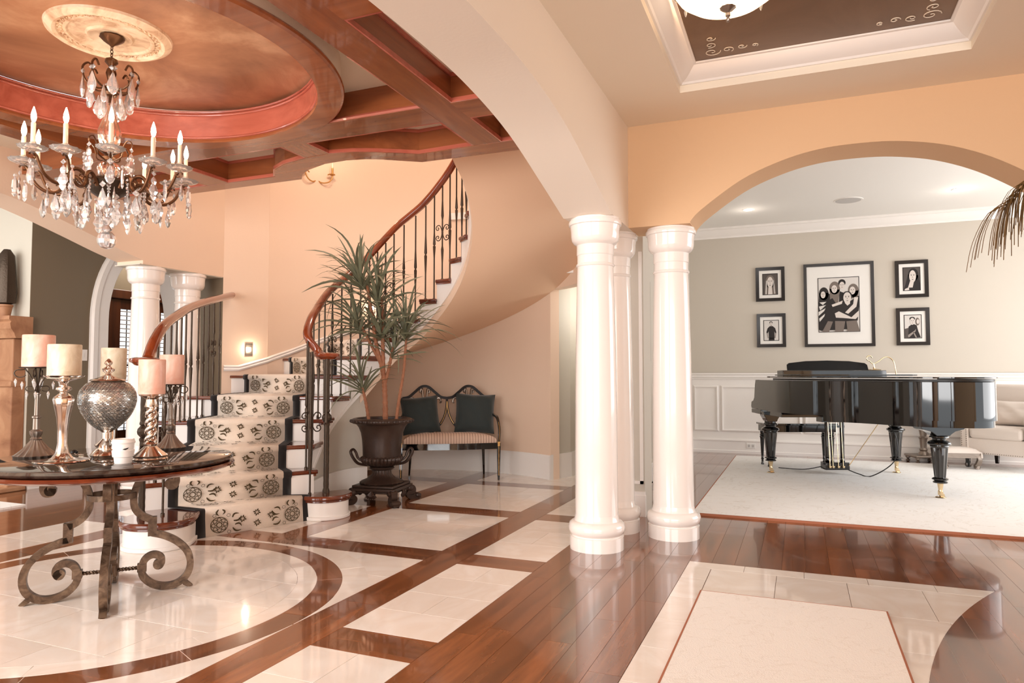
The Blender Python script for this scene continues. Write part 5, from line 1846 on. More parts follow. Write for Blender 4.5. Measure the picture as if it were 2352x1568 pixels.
# mosaic covered urn
um = thing('mosaic_urn', 'lidded silver urn covered in small mirrored mosaic tiles, centre of the table', 'urn', (-3.35, 2.575, TS))
MB().lathe([(0.055, 0), (0.06, 0.008), (0.05, 0.02), (0.035, 0.03), (0.045, 0.04), (0.03, 0.05), (0.018, 0.06), (0.018, 0.08), (0.03, 0.09)], 32).build('pedestal', M['silver'], um)
up_ = [(0.03, 0.088), (0.055, 0.115), (0.085, 0.165), (0.103, 0.22), (0.108, 0.265), (0.10, 0.31), (0.08, 0.345), (0.06, 0.36)]
ups = [tuple(p)[:2] for p in catmull([(r, z, 0) for r, z in up_], 6)]
MB().lathe(ups, 48, cap=False).build('body', M['silverdim'], um)
mb = MB()
tot = len(ups) - 1
k = 0
zc = 0.095
while zc < 0.355:
    # radius at this height
    for i in range(tot):
        if ups[i][1] <= zc <= ups[i + 1][1]:
            f = (zc - ups[i][1]) / max(1e-6, ups[i + 1][1] - ups[i][1])
            r = ups[i][0] + (ups[i + 1][0] - ups[i][0]) * f
            sl = math.atan2(ups[i + 1][0] - ups[i][0], ups[i + 1][1] - ups[i][1])
            break
    n_ = max(8, int(2 * PI * r / 0.0125))
    for j in range(n_):
        a = 2 * PI * (j + 0.5 * (k % 2)) / n_
        c, s = math.cos(a), math.sin(a)
        tx = random.uniform(-0.16, 0.16)
        ty = random.uniform(-0.16, 0.16)
        w_, h_ = 0.0050, 0.0028
        vs = []
        for (u, v) in ((-w_, -h_), (w_, -h_), (w_, h_), (-w_, h_)):
            rr_ = r + 0.0012 + u * tx + v * ty + v * math.sin(sl) * 1.0
            vs.append((rr_ * c - u * s, rr_ * s + u * c, zc + v * math.cos(sl)))
        for p in list(vs):
            q = (p[0] - 0.0015 * c, p[1] - 0.0015 * s, p[2])
            vs.append(q)
        mb.add(vs, [(0, 1, 2, 3), (0, 4, 5, 1), (1, 5, 6, 2), (2, 6, 7, 3), (3, 7, 4, 0)])
    zc += 0.0072 * math.cos(sl) + 0.0004
    k += 1
mb.build('mosaic_tile', M['mosaic'], um, kind='stuff', smooth=0)
MB().lathe([(0.058, 0.358), (0.07, 0.365), (0.062, 0.372), (0.05, 0.375), (0.03, 0.385), (0.014, 0.395), (0.010, 0.405), (0.022, 0.418), (0.024, 0.43), (0.010, 0.442), (0.008, 0.45), (0.016, 0.46), (0.014, 0.472), (0.003, 0.488)], 32, flute=16, fdepth=0.03).build('lid', M['silver'], um)
widen(um, 1.25, lambda z: z * 1.6 if z < 0.0881 else 0.14 + (z - 0.088) * 0.93)
sh = thing('silver_candle_holder', 'silver candle holder hidden behind the mosaic urn under a cream candle', 'candle holder', (-3.64, 2.83, TS), 0, 'silver candle holders')
MB().lathe([(0.07, 0), (0.072, 0.006), (0.03, 0.02), (0.016, 0.05), (0.02, 0.12), (0.014, 0.2), (0.02, 0.3), (0.016, 0.36), (0.05, 0.395), (0.06, 0.402), (0.005, 0.40)], 32).build('stem', M['silver'], sh)
candle(-3.64, 2.83, TS + 0.402, 0.066, 0.178, M['waxcream'], 'cream pillar candle rising behind the mosaic urn')
cp_ = thing('paper_coffee_cup', 'white lidded paper coffee cup with a small dark leaf mark', 'cup', (-3.045, 2.43, TS))
MB().lathe([(0.030, 0), (0.031, 0.003), (0.041, 0.098), (0.040, 0.10)], 32).build('cup_body', M['cup'], cp_)
MB().lathe([(0.043, 0.096), (0.044, 0.102), (0.041, 0.108), (0.040, 0.116), (0.036, 0.118), (0.034, 0.114), (0.002, 0.114)], 32).build('lid', M['cup'], cp_)
MB().lathe([(0.0345, 0.03), (0.0385, 0.032), (0.0415, 0.062), (0.0390, 0.064)], 32).build('sleeve', M['cup'], cp_)
mb = MB()
va = math.atan2(-2.43, 3.045) + 0.2
pl_ = [(-0.011, -0.003), (0.0, -0.005), (0.008, 0.000), (0.012, 0.006), (0.003, 0.0035), (-0.006, 0.001)]
mb.add([(0.0425 * math.cos(va + u / 0.04), 0.0425 * math.sin(va + u / 0.04), 0.072 + v) for u, v in pl_], [tuple(range(6))])
mb.build('leaf_mark', M['runnerborder'], cp_, smooth=0)
widen(cp_, 1.2)
ky = thing('key_bunch', 'small bunch of keys lying on the marble beside the mosaic urn', 'keys', (-3.58, 2.56, TS))
MB().tube([(0.016 * math.cos(2 * PI * i / 16), 0.016 * math.sin(2 * PI * i / 16), 0.004 + 0.006 * (i % 8) / 8) for i in range(16)], 0.0014, 6, True).build('ring', M['silver'], ky)
for i, a in enumerate((0.2, 1.1, 2.6)):
    mb = MB().lathe([(0.010, 0), (0.011, 0.002), (0.010, 0.003)], 12, (0.026, 0, 0.002 + 0.003 * i))
    mb.box(0.034, 0.066, -0.003, 0.003, 0.002 + 0.003 * i, 0.0045 + 0.003 * i)
    mb.xf(Matrix.Rotation(a, 4, 'Z')).build('key', M['silver'], ky)
MB().ball((-0.02, 0.02, 0.014), 0.014, 0.02, 0.012).build('fob', M['black'], ky)
# barley twist holder
sw = thing('silver_candle_holder', 'polished silver barley twist candle holder under a pink candle', 'candle holder', (-3.035, 2.575, TS), 0, 'silver candle holders')
MB().lathe([(0.062, 0), (0.065, 0.006), (0.06, 0.012), (0.064, 0.022), (0.055, 0.03), (0.045, 0.04), (0.03, 0.055), (0.022, 0.065), (0.026, 0.075), (0.02, 0.085)], 32).build('stepped_foot', M['silver'], sw)
mb = MB()
for ph in (0, PI):
    n_ = 46
    mb.tube([(0.010 * math.cos(ph + j * 0.28), 0.010 * math.sin(ph + j * 0.28), 0.082 + 0.165 * j / n_) for j in range(n_ + 1)], 0.0135, 10)
mb.build('barley_twist', M['silver'], sw, smooth=60)
MB().lathe([(0.018, 0.245), (0.026, 0.25), (0.022, 0.262), (0.020, 0.285), (0.03, 0.295), (0.045, 0.302), (0.048, 0.318), (0.044, 0.316), (0.004, 0.308)], 32).build('candle_cup', M['silver'], sw)
widen(sw, 1.27, lambda z: z * 1.065)
candle(-3.035, 2.575, TS + 0.330, 0.063, 0.175, M['waxpink'], 'pink pillar candle on the barley twist silver holder')
it_ = iron_holder(-3.40, 3.02, 0.372, 'shorter dark ribbed iron candle holder with crystal drops at the right back of the table', 0.9, 0.95)
widen(it_, 1.05)
candle(-3.40, 3.02, TS + 0.372, 0.066, 0.172, M['waxpink'], 'pink pillar candle on the shorter iron holder at right')
# ------------------------------------------------------------------ urn and tall plant
UX, UY = -3.50, 5.41
ur = thing('planter_urn', 'dark brown footed classical urn planter with side handles holding the tall plant', 'planter', (UX, UY, 0), math.radians(8))
up_ = [(0.10, 0.165), (0.155, 0.17), (0.16, 0.18), (0.15, 0.19), (0.10, 0.215), (0.072, 0.25), (0.066, 0.285), (0.082, 0.292), (0.092, 0.302), (0.086, 0.314), (0.07, 0.318)]
MB().lathe(up_[:7], 48, flute=24, fdepth=0.05).build('flared_foot', M['urn'], ur)
MB().lathe(up_[6:] + [(0.05, 0.322)], 48).build('neck_ring', M['urn'], ur)
MB().lathe([(0.06, 0.316), (0.10, 0.325), (0.14, 0.35), (0.157, 0.378), (0.155, 0.40), (0.135, 0.415)], 96, flute=30, fdepth=0.10).build('gadrooned_bowl', M['urn'], ur, smooth=50)
MB().lathe([(0.135, 0.405), (0.138, 0.42), (0.140, 0.50), (0.144, 0.56), (0.152, 0.62), (0.168, 0.67), (0.190, 0.705), (0.198, 0.71), (0.19, 0.712), (0.175, 0.70), (0.165, 0.69)], 48, cap=False).build('bell_body', M['urn'], ur, smooth=50)
MB().lathe([(0.190, 0.700), (0.212, 0.706), (0.222, 0.718), (0.222, 0.735), (0.21, 0.748), (0.196, 0.752), (0.186, 0.746), (0.182, 0.72), (0.186, 0.70)], 64, cap=False).build('rolled_rim', M['urn'], ur, smooth=50)
mb = MB()
for i in range(34):
    a = 2 * PI * i / 34
    mb.ball((0.222 * math.cos(a), 0.222 * math.sin(a), 0.727), 0.012, 0.012, 0.014, 7, 5)
mb.build('egg_beading', M['urn'], ur)
MB().lathe([(0.003, 0.70), (0.185, 0.70)], 32, cap=False).build('soil', M['soil'], ur)
mb = MB()
mb.box(-0.158, 0.158, -0.158, 0.158, 0.145, 0.168)
mb.box(-0.172, 0.172, -0.172, 0.172, 0.118, 0.145)
mb.box(-0.162, 0.162, -0.162, 0.162, 0.10, 0.118)
mb.build('square_plinth', M['urn'], ur, bevel=0.006)
for i in range(4):
    a = PI / 4 + i * PI / 2
    mb = MB()
    sil = catmull([(0.185, 0, 0.115), (0.225, 0, 0.105), (0.232, 0, 0.075), (0.215, 0, 0.05), (0.225, 0, 0.028), (0.262, 0, 0.02), (0.285, 0, 0.035)], 5)
    mb.sweep(sil, [(-0.028, -0.022), (0.028, -0.022), (0.028, 0.022), (-0.028, 0.022)], up=(0, 1, 0))
    for (x, z, r) in ((0.279, 0.034, 0.020), (0.215, 0.105, 0.022)):
        t3 = MB().lathe([(r * 0.6, -0.036), (r, -0.03), (r, 0.03), (r * 0.6, 0.036)], 14)
        mb.add([(x + p[0], p[2], z + p[1]) for p in t3.v], [f[::-1] for f in t3.f])
    mb.xf(Matrix.Rotation(a, 4, 'Z')).build('scroll_foot', M['urn'], ur, smooth=45)
    mb = MB()
    for j in range(7):
        b = -1.2 + j * 0.4
        mb.tube([(0.164, 0, 0.125), (0.176, 0.022 * math.sin(b), 0.10 - 0.02 * math.cos(b)), (0.168, 0.042 * math.sin(b), 0.085 - 0.035 * math.cos(b))], [0.006, 0.010, 0.004], 6)
    mb.xf(Matrix.Rotation(i * PI / 2, 4, 'Z')).build('shell_ornament', M['urn'], ur)
for s in (-1, 1):
    mb = MB()
    for off in (-0.022, 0.022):
        mb.tube(catmull([(s * 0.10, off * 0.4, 0.33), (s * 0.165, off * 0.6, 0.345), (s * 0.20, off, 0.39), (s * 0.222, off * 0.8, 0.45), (s * 0.205, off * 0.3, 0.475), (s * 0.185, 0, 0.445), (s * 0.172, 0, 0.40), (s * 0.15, 0, 0.375)], 4), [0.010] * 29, 8)
    mb.xf(Matrix.Rotation(math.radians(28), 4, 'Z')).build('handle', M['urn'], ur)

widen(ur, 1.24)
pt = thing('dracaena_plant', 'tall ringed cane plant with spiky dusty green leaf crowns in the urn planter', 'plant', (UX, UY, 0.70))
lmeshes = []
def leaf_mesh(L, w, droop, seed):
    rnd = random.Random(seed)
    n_ = 8
    vs, fs = [], []
    tw = rnd.uniform(-0.6, 0.6)
    for i in range(n_ + 1):
        t = i / n_
        x = L * t * (1 - 0.12 * droop * t * t)
        z = L * (0.10 * math.sin(PI * t * 0.5) - droop * 0.55 * t ** 3)
        ww = w * (0.55 + 0.9 * t) * (1 - t) ** 0.6 if t < 1 else 0.0004
        ww = max(0.0005, min(w, ww))
        a = tw * t
        cy, cz = math.cos(a) * ww, math.sin(a) * ww
        vs += [(x, -cy, z - cz + ww * 0.25), (x, 0, z), (x, cy, z + cz + ww * 0.25)]
    for i in range(n_):
        for j in range(2):
            a = i * 3 + j
            fs.append((a, a + 1, a + 4, a + 3))
    return MB().add(vs, fs)
LV = [leaf_mesh(L, w, d, i).build('leaf', M['leaf'], pt, smooth=60) for i, (L, w, d) in enumerate(((0.46, 0.019, 0.25), (0.50, 0.020, 0.6), (0.42, 0.018, 1.0), (0.44, 0.020, 0.1), (0.38, 0.016, 1.5), (0.54, 0.018, 0.8)))]
usedL = [False] * 6
def crown_at(p, d, n_, s, spread=1.0):
    d = Vector(d).normalized()
    for i in range(n_):
        k = random.randrange(6)
        src = LV[k]
        o = src if not usedL[k] else inst(src, pt)
        usedL[k] = True
        t = i / n_
        az = i * 2.399 + random.uniform(-0.2, 0.2)
        el = (0.12 + 1.45 * t ** 0.8) * spread + random.uniform(-0.1, 0.1)
        # direction tilted el away from d
        u = d.orthogonal().normalized()
        v = d.cross(u)
        out = (u * math.cos(az) + v * math.sin(az))
        xd = (d * math.cos(el) + out * math.sin(el)).normalized()
        yd = Vector((0, 0, 1)).cross(xd)
        if yd.length < 0.05:
            yd = out.orthogonal()
        yd.normalize()
        zd = xd.cross(yd)
        m = Matrix((xd, yd, zd)).transposed().to_4x4()
        m = m @ Matrix.Rotation(random.uniform(-0.7, 0.7), 4, 'X')
        pos = Vector(p) - d * 0.10 * t
        sc_ = s * random.uniform(0.8, 1.12)
        o.matrix_basis = Matrix.Translation(pos) @ m @ Matrix.Scale(sc_, 4)
def cane(pts, r0, r1):
    P = catmull(pts, 6)
    n_ = len(P)
    D = []
    rs = []
    for i in range(n_ - 1):
        for j in range(3):
            t = (i + j / 3) / (n_ - 1)
            D.append(P[i].lerp(P[i + 1], j / 3))
            rs.append((r0 + (r1 - r0) * t) * (1.12 if j == 0 else 0.94))
    MB().tube(D, rs, 9).build('cane', M['cane'], pt, smooth=30)
# screen-right of the urn is the direction (0.78, 0.62)
def sr(a, up, dep=0.0):
    return (a * 0.84 - dep * 0.54, a * 0.54 + dep * 0.84, up)
cane([sr(0.03, -0.02), sr(0.02, 0.30), sr(0.0, 0.48), sr(-0.06, 0.72), sr(-0.10, 0.98), sr(-0.15, 1.28)], 0.026, 0.013)
cane([sr(0.01, 0.40), sr(0.0, 0.70), sr(0.0, 0.95), sr(-0.02, 1.15)], 0.020, 0.013)
cane([sr(0.02, 0.36), sr(0.06, 0.52), sr(0.09, 0.70)], 0.017, 0.012)
cane([sr(-0.11, -0.02), sr(-0.14, 0.15), sr(-0.18, 0.34)], 0.016, 0.012)
cane([sr(0.12, -0.02), sr(0.15, 0.22), sr(0.19, 0.48), sr(0.21, 0.78)], 0.016, 0.011)
cane([sr(-0.02, 0.55), sr(-0.12, 0.74), sr(-0.21, 0.92)], 0.015, 0.011)
crown_at(sr(-0.22, 1.30), sr(-0.35, 1.0), 48, 1.08, 0.85)
crown_at(sr(-0.05, 1.14), sr(-0.05, 1.0), 44, 1.06, 0.8)
crown_at(sr(-0.24, 0.92), sr(-0.35, 0.9), 40, 0.98, 1.0)
crown_at(sr(0.21, 0.84), sr(0.15, 1.0), 48, 1.02, 0.9)
crown_at(sr(-0.02, 0.85), sr(-0.05, 1.0), 42, 1.0, 0.95)
crown_at(sr(0.10, 0.68), sr(0.2, 0.9), 30, 0.84, 0.95)
crown_at(sr(-0.19, 0.36), sr(-0.3, 1.0), 28, 0.86, 0.85)

# ------------------------------------------------------------------ settee
M['settee'] = plain('black_brown_settee_lacquer', srgb(30, 18, 13), 0.45, spec=0.3)
sa = math.radians(32)
se = thing('painted_settee', 'black and gilt double chair back settee with a striped seat in the stair alcove', 'settee', (-3.60, 6.90, 0), sa)
W_ = 0.525
SH = 0.40
# seat
seat = []
for i in range(25):
    t = i / 24
    seat.append((-W_ + 0.03 + (2 * W_ - 0.06) * t, -0.235 - 0.05 * math.sin(PI * t)))
back_pts = [(W_ - 0.08, 0.20), (-W_ + 0.08, 0.20)]
poly = seat + back_pts
mb = MB()
n_ = len(poly)
cx_ = sum(p[0] for p in poly) / n_
cy_ = sum(p[1] for p in poly) / n_
rings_ = [(1.0, 0.0), (1.012, 0.03), (0.985, 0.055), (0.90, 0.078), (0.65, 0.10), (0.3, 0.112), (0.02, 0.114)]
vs = []
for s, dz in rings_:
    for p in poly:
        vs.append((cx_ + (p[0] - cx_) * s, cy_ + (p[1] - cy_) * s, SH + dz))
fs = []
for j in range(len(rings_) - 1):
    for i in range(n_):
        k = (i + 1) % n_
        fs.append((j * n_ + i, j * n_ + k, (j + 1) * n_ + k, (j + 1) * n_ + i))
fs.append(tuple((len(rings_) - 1) * n_ + i for i in range(n_)))
mb.add(vs, fs).build('seat_cushion', M['stripe'], se, smooth=60)
MB().sweep([(p[0], p[1], SH - 0.03) for p in poly], [(-0.012, -0.032), (0.014, -0.032), (0.014, 0.034), (-0.012, 0.034)], True).build('seat_rail', M['blackgloss'], se, smooth=30)
def taper_leg(x, y, x2, y2, w0, w1, mat, name='leg', z0=0.0, z1=SH):
    vs = []
    for (cx, cy, w, z) in ((x2, y2, w1, z0), (x, y, w0, z1)):
        vs += [(cx - w, cy - w, z), (cx + w, cy - w, z), (cx + w, cy + w, z), (cx - w, cy + w, z)]
    return MB().add(vs, [(0, 3, 2, 1), (4, 5, 6, 7), (0, 1, 5, 4), (1, 2, 6, 5), (2, 3, 7, 6), (3, 0, 4, 7)]).build(name, mat, se, bevel=0.003)
for s in (-1, 1):
    lg = taper_leg(s * (W_ - 0.0), -0.22, s * (W_ + 0.0), -0.225, 0.021, 0.011, M['blackgloss'])
    MB().box(s * W_ - 0.003, s * W_ + 0.003, -0.242, -0.2405, 0.05, 0.36).build('gilt_vine', M['goldleaf'], lg)
    MB().box(s * W_ - 0.012, s * W_ + 0.012, -0.244, -0.2425, 0.365, 0.415).build('gilt_rosette', M['goldleaf'], lg)
    taper_leg(s * (W_ - 0.12), 0.19, s * (W_ - 0.10), 0.26, 0.018, 0.010, M['blackgloss'])
    # arm: post rising and sweeping back
    pts = catmull([(s * W_, -0.22, SH), (s * (W_ + 0.01), -0.21, SH + 0.14), (s * (W_ - 0.005), -0.15, SH + 0.265), (s * (W_ - 0.02), 0.0, SH + 0.29), (s * (W_ - 0.035), 0.20, SH + 0.31)], 5)
    ao = MB().tube(pts, None, flat=(0.024, 0.024), up=(s, 0, 0)).build('arm', M['blackgloss'], se, smooth=40)
    MB().tube([(p[0] , p[1] - 0.0135, p[2]) for p in pts[1:9]], 0.0035, 5).build('gilt_vine', M['goldleaf'], ao)
# shield backs
top = SH + 0.61
yb = 0.215
def backp(x, z):
    return (x, yb + 0.10 * (z - SH) / 0.6, z)
for s in (-1, 1):
    cx_ = s * (W_ - 0.02) / 2
    hw = (W_ - 0.02) / 2
    crest = [(cx_ - hw, 0.47), (cx_ - hw * 0.72, 0.485), (cx_ - hw * 0.45, 0.54), (cx_ - hw * 0.15, 0.60), (cx_ + hw * 0.15, 0.60), (cx_ + hw * 0.45, 0.54), (cx_ + hw * 0.72, 0.485), (cx_ + hw, 0.47)]
    P_ = catmull([backp(x, SH + z) for x, z in crest], 4)
    MB().tube(P_, None, flat=(0.030, 0.036), up=(0, -1, 0)).build('crest_rail', M['settee'], se, smooth=40)
    for q in (-1, 1):
        side = [(cx_ + q * hw, 0.475), (cx_ + q * hw * 0.98, 0.38), (cx_ + q * hw * 0.90, 0.28), (cx_ + q * hw * 0.70, 0.18), (cx_ + q * hw * 0.38, 0.10), (cx_ + q * hw * 0.10, 0.07)]
        P_ = catmull([backp(x, SH + z) for x, z in side], 4)
        b_ = MB().tube(P_, None, flat=(0.024, 0.026), up=(0, -1, 0)).build('shield_side', M['settee'], se, smooth=40)
        MB().tube([(p[0], p[1] - 0.0125, p[2]) for p in P_[2:13]], 0.0042, 5).build('gilt_leaf_trail', M['goldleaf'], b_)
        P_ = catmull([backp(cx_ + q * hw * 0.62, SH + 0.16), backp(cx_ + q * hw * 0.52, SH + 0.09), backp(cx_ + q * hw * 0.56, SH - 0.02)], 4)
        MB().tube(P_, None, flat=(0.018, 0.022), up=(0, -1, 0)).build('back_support', M['goldleaf'], se, smooth=40)
    # plume and flower fretwork
    mb = MB()
    for q in (-1, 1):
        for (x0, z0, x1, z1, x2, z2, x3, z3) in ((0.0, 0.36, 0.02, 0.48, 0.035, 0.575, 0.055, 0.545), (0.04, 0.36, 0.09, 0.43, 0.16, 0.475, 0.185, 0.43)):
            P_ = catmull([backp(cx_ + q * x0, SH + z0), backp(cx_ + q * x1, SH + z1), backp(cx_ + q * x2, SH + z2), backp(cx_ + q * x3, SH + z3), backp(cx_ + q * (x3 - 0.018), SH + z3 - 0.015)], 5)
            mb.tube(P_, [0.007 + 0.008 * math.sin(PI * min(1, i / len(P_) * 1.1)) for i in range(len(P_))], 7)
    mb.build('plume_fretwork', M['silverdim'], se, smooth=50)
    for (x, z, r) in ((-0.045, 0.37, 0.034), (0.01, 0.35, 0.03), (0.055, 0.37, 0.034)):
        mb = MB()
        p = backp(cx_ + x, SH + z)
        mb.ball((p[0], p[1] - 0.008, p[2]), r * 0.55, r * 0.4, r * 0.55, 8, 6)
        for j in range(6):
            a = j * PI / 3
            mb.ball((p[0] + r * 0.6 * math.cos(a), p[1] - 0.004, p[2] + r * 0.6 * math.sin(a)), r * 0.42, r * 0.25, r * 0.42, 7, 5)
        mb.build('painted_flower', M['waxpink'], se)
    for q in (-1, 1):
        P_ = catmull([backp(cx_ + q * 0.03, SH + 0.34), backp(cx_ + q * 0.11, SH + 0.33), backp(cx_ + q * 0.15, SH + 0.22), backp(cx_ + q * 0.12, SH + 0.16)], 5)
        MB().tube(P_, [0.004 + 0.006 * abs(math.sin(i * 0.9)) for i in range(len(P_))], 6).build('leaf_garland', M['goldleaf'], se)

def cushion(name, label, loc, rot, s, mat, group=None, thick=0.16, cat='cushion', sy=None, button=False):
    n_ = 18
    vs = []
    for side in (1, -1):
        for j in range(n_ + 1):
            for i in range(n_ + 1):
                u, v = i / n_ * 2 - 1, j / n_ * 2 - 1
                pinch = 1 - 0.055 * (1 - u * u) * (abs(v) ** 3) - 0.0
                pu = u * (1 - 0.06 * (1 - v * v) * abs(u) ** 3)
                pv = v * (1 - 0.06 * (1 - u * u) * abs(v) ** 3)
                h = ((1 - u ** 4) * (1 - v ** 4)) ** 0.6
                wr = 0.010 * math.sin(u * 7 + v * 5) * h + 0.006 * math.sin(v * 17 + u * 3) * abs(u) * h
                if button:
                    wr -= 0.035 * math.exp(-((u * u + v * v) / 0.01)) * 0.5
                vs.append((pu * s / 2, side * (thick / 2 * h + wr * 0.5) * 1.0, pv * (sy or s) / 2))
    fs = []
    m_ = (n_ + 1) ** 2
    for j in range(n_):
        for i in range(n_):
            a = j * (n_ + 1) + i
            fs.append((a, a + 1, a + n_ + 2, a + n_ + 1))
            fs.append((m_ + a, m_ + a + n_ + 1, m_ + a + n_ + 2, m_ + a + 1))
    o = MB().add(vs, fs).build(name, mat, None, label, cat, group, smooth=80)
    o.location = loc
    o.rotation_euler = rot
    return o
def sl(x, y, z):
    return (-3.60 + x * math.cos(sa) - y * math.sin(sa), 6.90 + x * math.sin(sa) + y * math.cos(sa), z)
cushion('throw_cushion', 'dark teal velvet cushion on the left half of the settee', sl(-0.31, 0.09, SH + 0.29), (math.radians(-14), math.radians(-5), sa + 0.05), 0.42, M['teal'], 'teal cushions on the settee')
cushion('throw_cushion', 'dark teal velvet cushion on the right half of the settee beside the arm', sl(0.30, 0.08, SH + 0.305), (math.radians(-14), math.radians(3), sa - 0.05), 0.45, M['teal'], 'teal cushions on the settee')

# ------------------------------------------------------------------ grand piano
pa = math.radians(22.2)
PX, PY = -0.32, 8.58
pn = thing('grand_piano', 'glossy black grand piano with turned legs on brass casters on the ivory rug', 'piano', (PX, PY, 0.019), pa)
def pl(x, y, z):
    return (PX + x * math.cos(pa) - y * math.sin(pa), PY + x * math.sin(pa) + y * math.cos(pa), 0.019 + z)
out = [(-0.10, 0.10), (-0.10, -0.30), (-0.095, -0.55), (-0.06, -0.78), (0.02, -0.95), (0.16, -1.10), (0.32, -1.24), (0.45, -1.42), (0.56, -1.62), (0.72, -1.82), (0.92, -1.94), (1.14, -1.97), (1.29, -1.90), (1.39, -1.76), (1.44, -1.55), (1.47, -1.2), (1.52, -0.6), (1.565, 0.10)]
oc = [tuple(p)[:2] for p in catmull([(x, y, 0) for x, y in out], 5)]
ZR0, ZR1 = 0.715, 1.06
mb = MB()
prof = [(-0.0, ZR0), (0.045, ZR0), (0.045, ZR1), (0.0, ZR1)]
MB().sweep([(x, y, 0) for x, y in oc], [(0, ZR0), (-0.045, ZR0), (-0.045, ZR1 - 0.004), (-0.04, ZR1), (-0.004, ZR1), (0, ZR1 - 0.004)]).build('rim', M['blackgloss'], pn, smooth=35)
inn = [(x, y) for x, y in oc]
cxp, cyp = 0.75, -0.8
def inset(poly, s):
    return [(cxp + (p[0] - cxp) * s, cyp + (p[1] - cyp) * s) for p in poly]
MB().prism(inset(oc, 0.955), ZR0 + 0.01, ZR0 + 0.03).build('soundboard_underside', M['black'], pn, smooth=0)
MB().prism(inset(oc, 0.955), 0.90, 0.91).build('soundboard', M['brass'], pn, smooth=0)
low = [p for p in inset(oc, 0.985) if p[1] < -1.05]
MB().prism(low, 0.655, ZR0).build('inner_rim_band', M['blackgloss'], pn, smooth=35)
# key bed, cheeks, key slip
MB().box(-0.10, 1.565, 0.02, 0.33, 0.665, 0.72).build('key_bed', M['blackgloss'], pn, bevel=0.006)
MB().box(-0.06, 1.52, -0.50, 0.05, 0.66, 0.716).build('key_bed_underside', M['blackgloss'], pn, bevel=0.004)
for x0 in (-0.10, 1.50):
    prf = [(0.06, 0.72), (0.33, 0.72), (0.345, 0.75), (0.33, 0.80), (0.27, 0.815), (0.235, 0.85), (0.22, 0.92), (0.205, 1.0), (0.18, 1.06), (0.06, 1.06)]
    mb = MB()
    vs = [(x, y, z) for x in (x0, x0 + 0.065) for y, z in prf]
    n_ = len(prf)
    mb.add(vs, [tuple(range(n_)), tuple(range(n_, 2 * n_))[::-1]] + [(i, n_ + i, n_ + (i + 1) % n_, (i + 1) % n_) for i in range(n_)])
    mb.build('key_cheek', M['blackgloss'], pn, bevel=0.004)
kb = MB().box(0.02, 1.45, 0.10, 0.30, 0.72, 0.755).build('key_block', M['black'], pn)
for i in range(52):
    MB().box(0.055 + i * 0.026, 0.055 + i * 0.026 + 0.0248, 0.15, 0.30, 0.756, 0.775).build('white_key', M['plastic'], pn, smooth=0)
MB().box(0.02, 1.45, 0.08, 0.115, 0.755, 1.05).build('fallboard', M['blackgloss'], pn, bevel=0.004)
# lid: main leaf over the case and the folded front leaf on top
lid = [(x, y) for x, y in inset(oc, 1.014) if y < -0.28]
lid = [(-0.13, -0.28)] + lid + [(1.59, -0.28)]
MB().prism(lid, ZR1 + 0.028, ZR1 + 0.042).build('lid', M['blackgloss'], pn, smooth=35, bevel=0.003)
fr = [(x, y) for x, y in inset(oc, 1.0) if -0.8 < y < -0.3]
MB().prism([(-0.05, -0.30), (-0.04, -0.62), (0.03, -0.80), (1.20, -0.80), (1.28, -0.74), (1.30, -0.30)], ZR1 + 0.050, ZR1 + 0.064).build('lid_front_leaf', M['blackgloss'], pn, smooth=35, bevel=0.003)
MB().box(0.12, 1.30, -0.10, 0.08, ZR1 + 0.03, ZR1 + 0.11).build('music_desk_base', M['blackgloss'], pn, bevel=0.006)
prf = [(0.22, 0.0), (0.225, 0.075), (0.25, 0.095), (0.45, 0.118), (0.70, 0.125), (0.95, 0.118), (1.13, 0.095), (1.155, 0.075), (1.16, 0.0)]
mb = MB()
n_ = len(prf)
vs = [(x, 0.02 + dy + 0.35 * z, ZR1 + 0.10 + z) for dy in (0, 0.02) for x, z in prf]
mb.add(vs, [tuple(range(n_)), tuple(range(n_, 2 * n_))[::-1]] + [(i, n_ + i, n_ + (i + 1) % n_, (i + 1) % n_) for i in range(n_)])
mb.build('music_desk', M['deskblack'], pn, bevel=0.003)
MB().sweep([(p[0], p[1], ZR1 + 0.012) for p in inset(oc, 0.985)][6:-6], [(-0.008, -0.010), (0.008, -0.010), (0.008, 0.010), (-0.008, 0.010)]).build('felt_rail', M['black'], pn)
for i in range(14):
    x = 0.10 + i * 0.10
    MB().tube([(x, -0.5, 0.935), (x + 0.30 * (1 - i / 14.0), -1.0 - 0.05 * i, 0.935)], 0.002, 5).build('string', M['brass'], pn)
# legs
legp = [(0.052, 0.66), (0.052, 0.63), (0.066, 0.622), (0.068, 0.61), (0.05, 0.60), (0.046, 0.585), (0.06, 0.575), (0.078, 0.562), (0.082, 0.548), (0.078, 0.535), (0.064, 0.528), (0.066, 0.52), (0.062, 0.512), (0.060, 0.505)]
legp2 = [(0.060, 0.505), (0.058, 0.47), (0.050, 0.36), (0.042, 0.24), (0.039, 0.205)]
legp3 = [(0.039, 0.205), (0.046, 0.20), (0.056, 0.192), (0.056, 0.182), (0.044, 0.176), (0.040, 0.168), (0.05, 0.162), (0.05, 0.15), (0.036, 0.144)]
legp = [(r, z * 0.90) for r, z in legp]
legp2 = [(r, z * 0.90) for r, z in legp2]
legp3 = [(r, z * 0.90) for r, z in legp3]
legp, legp2, legp3 = [[(r * 1.2, z) for r, z in q] for q in (legp, legp2, legp3)]
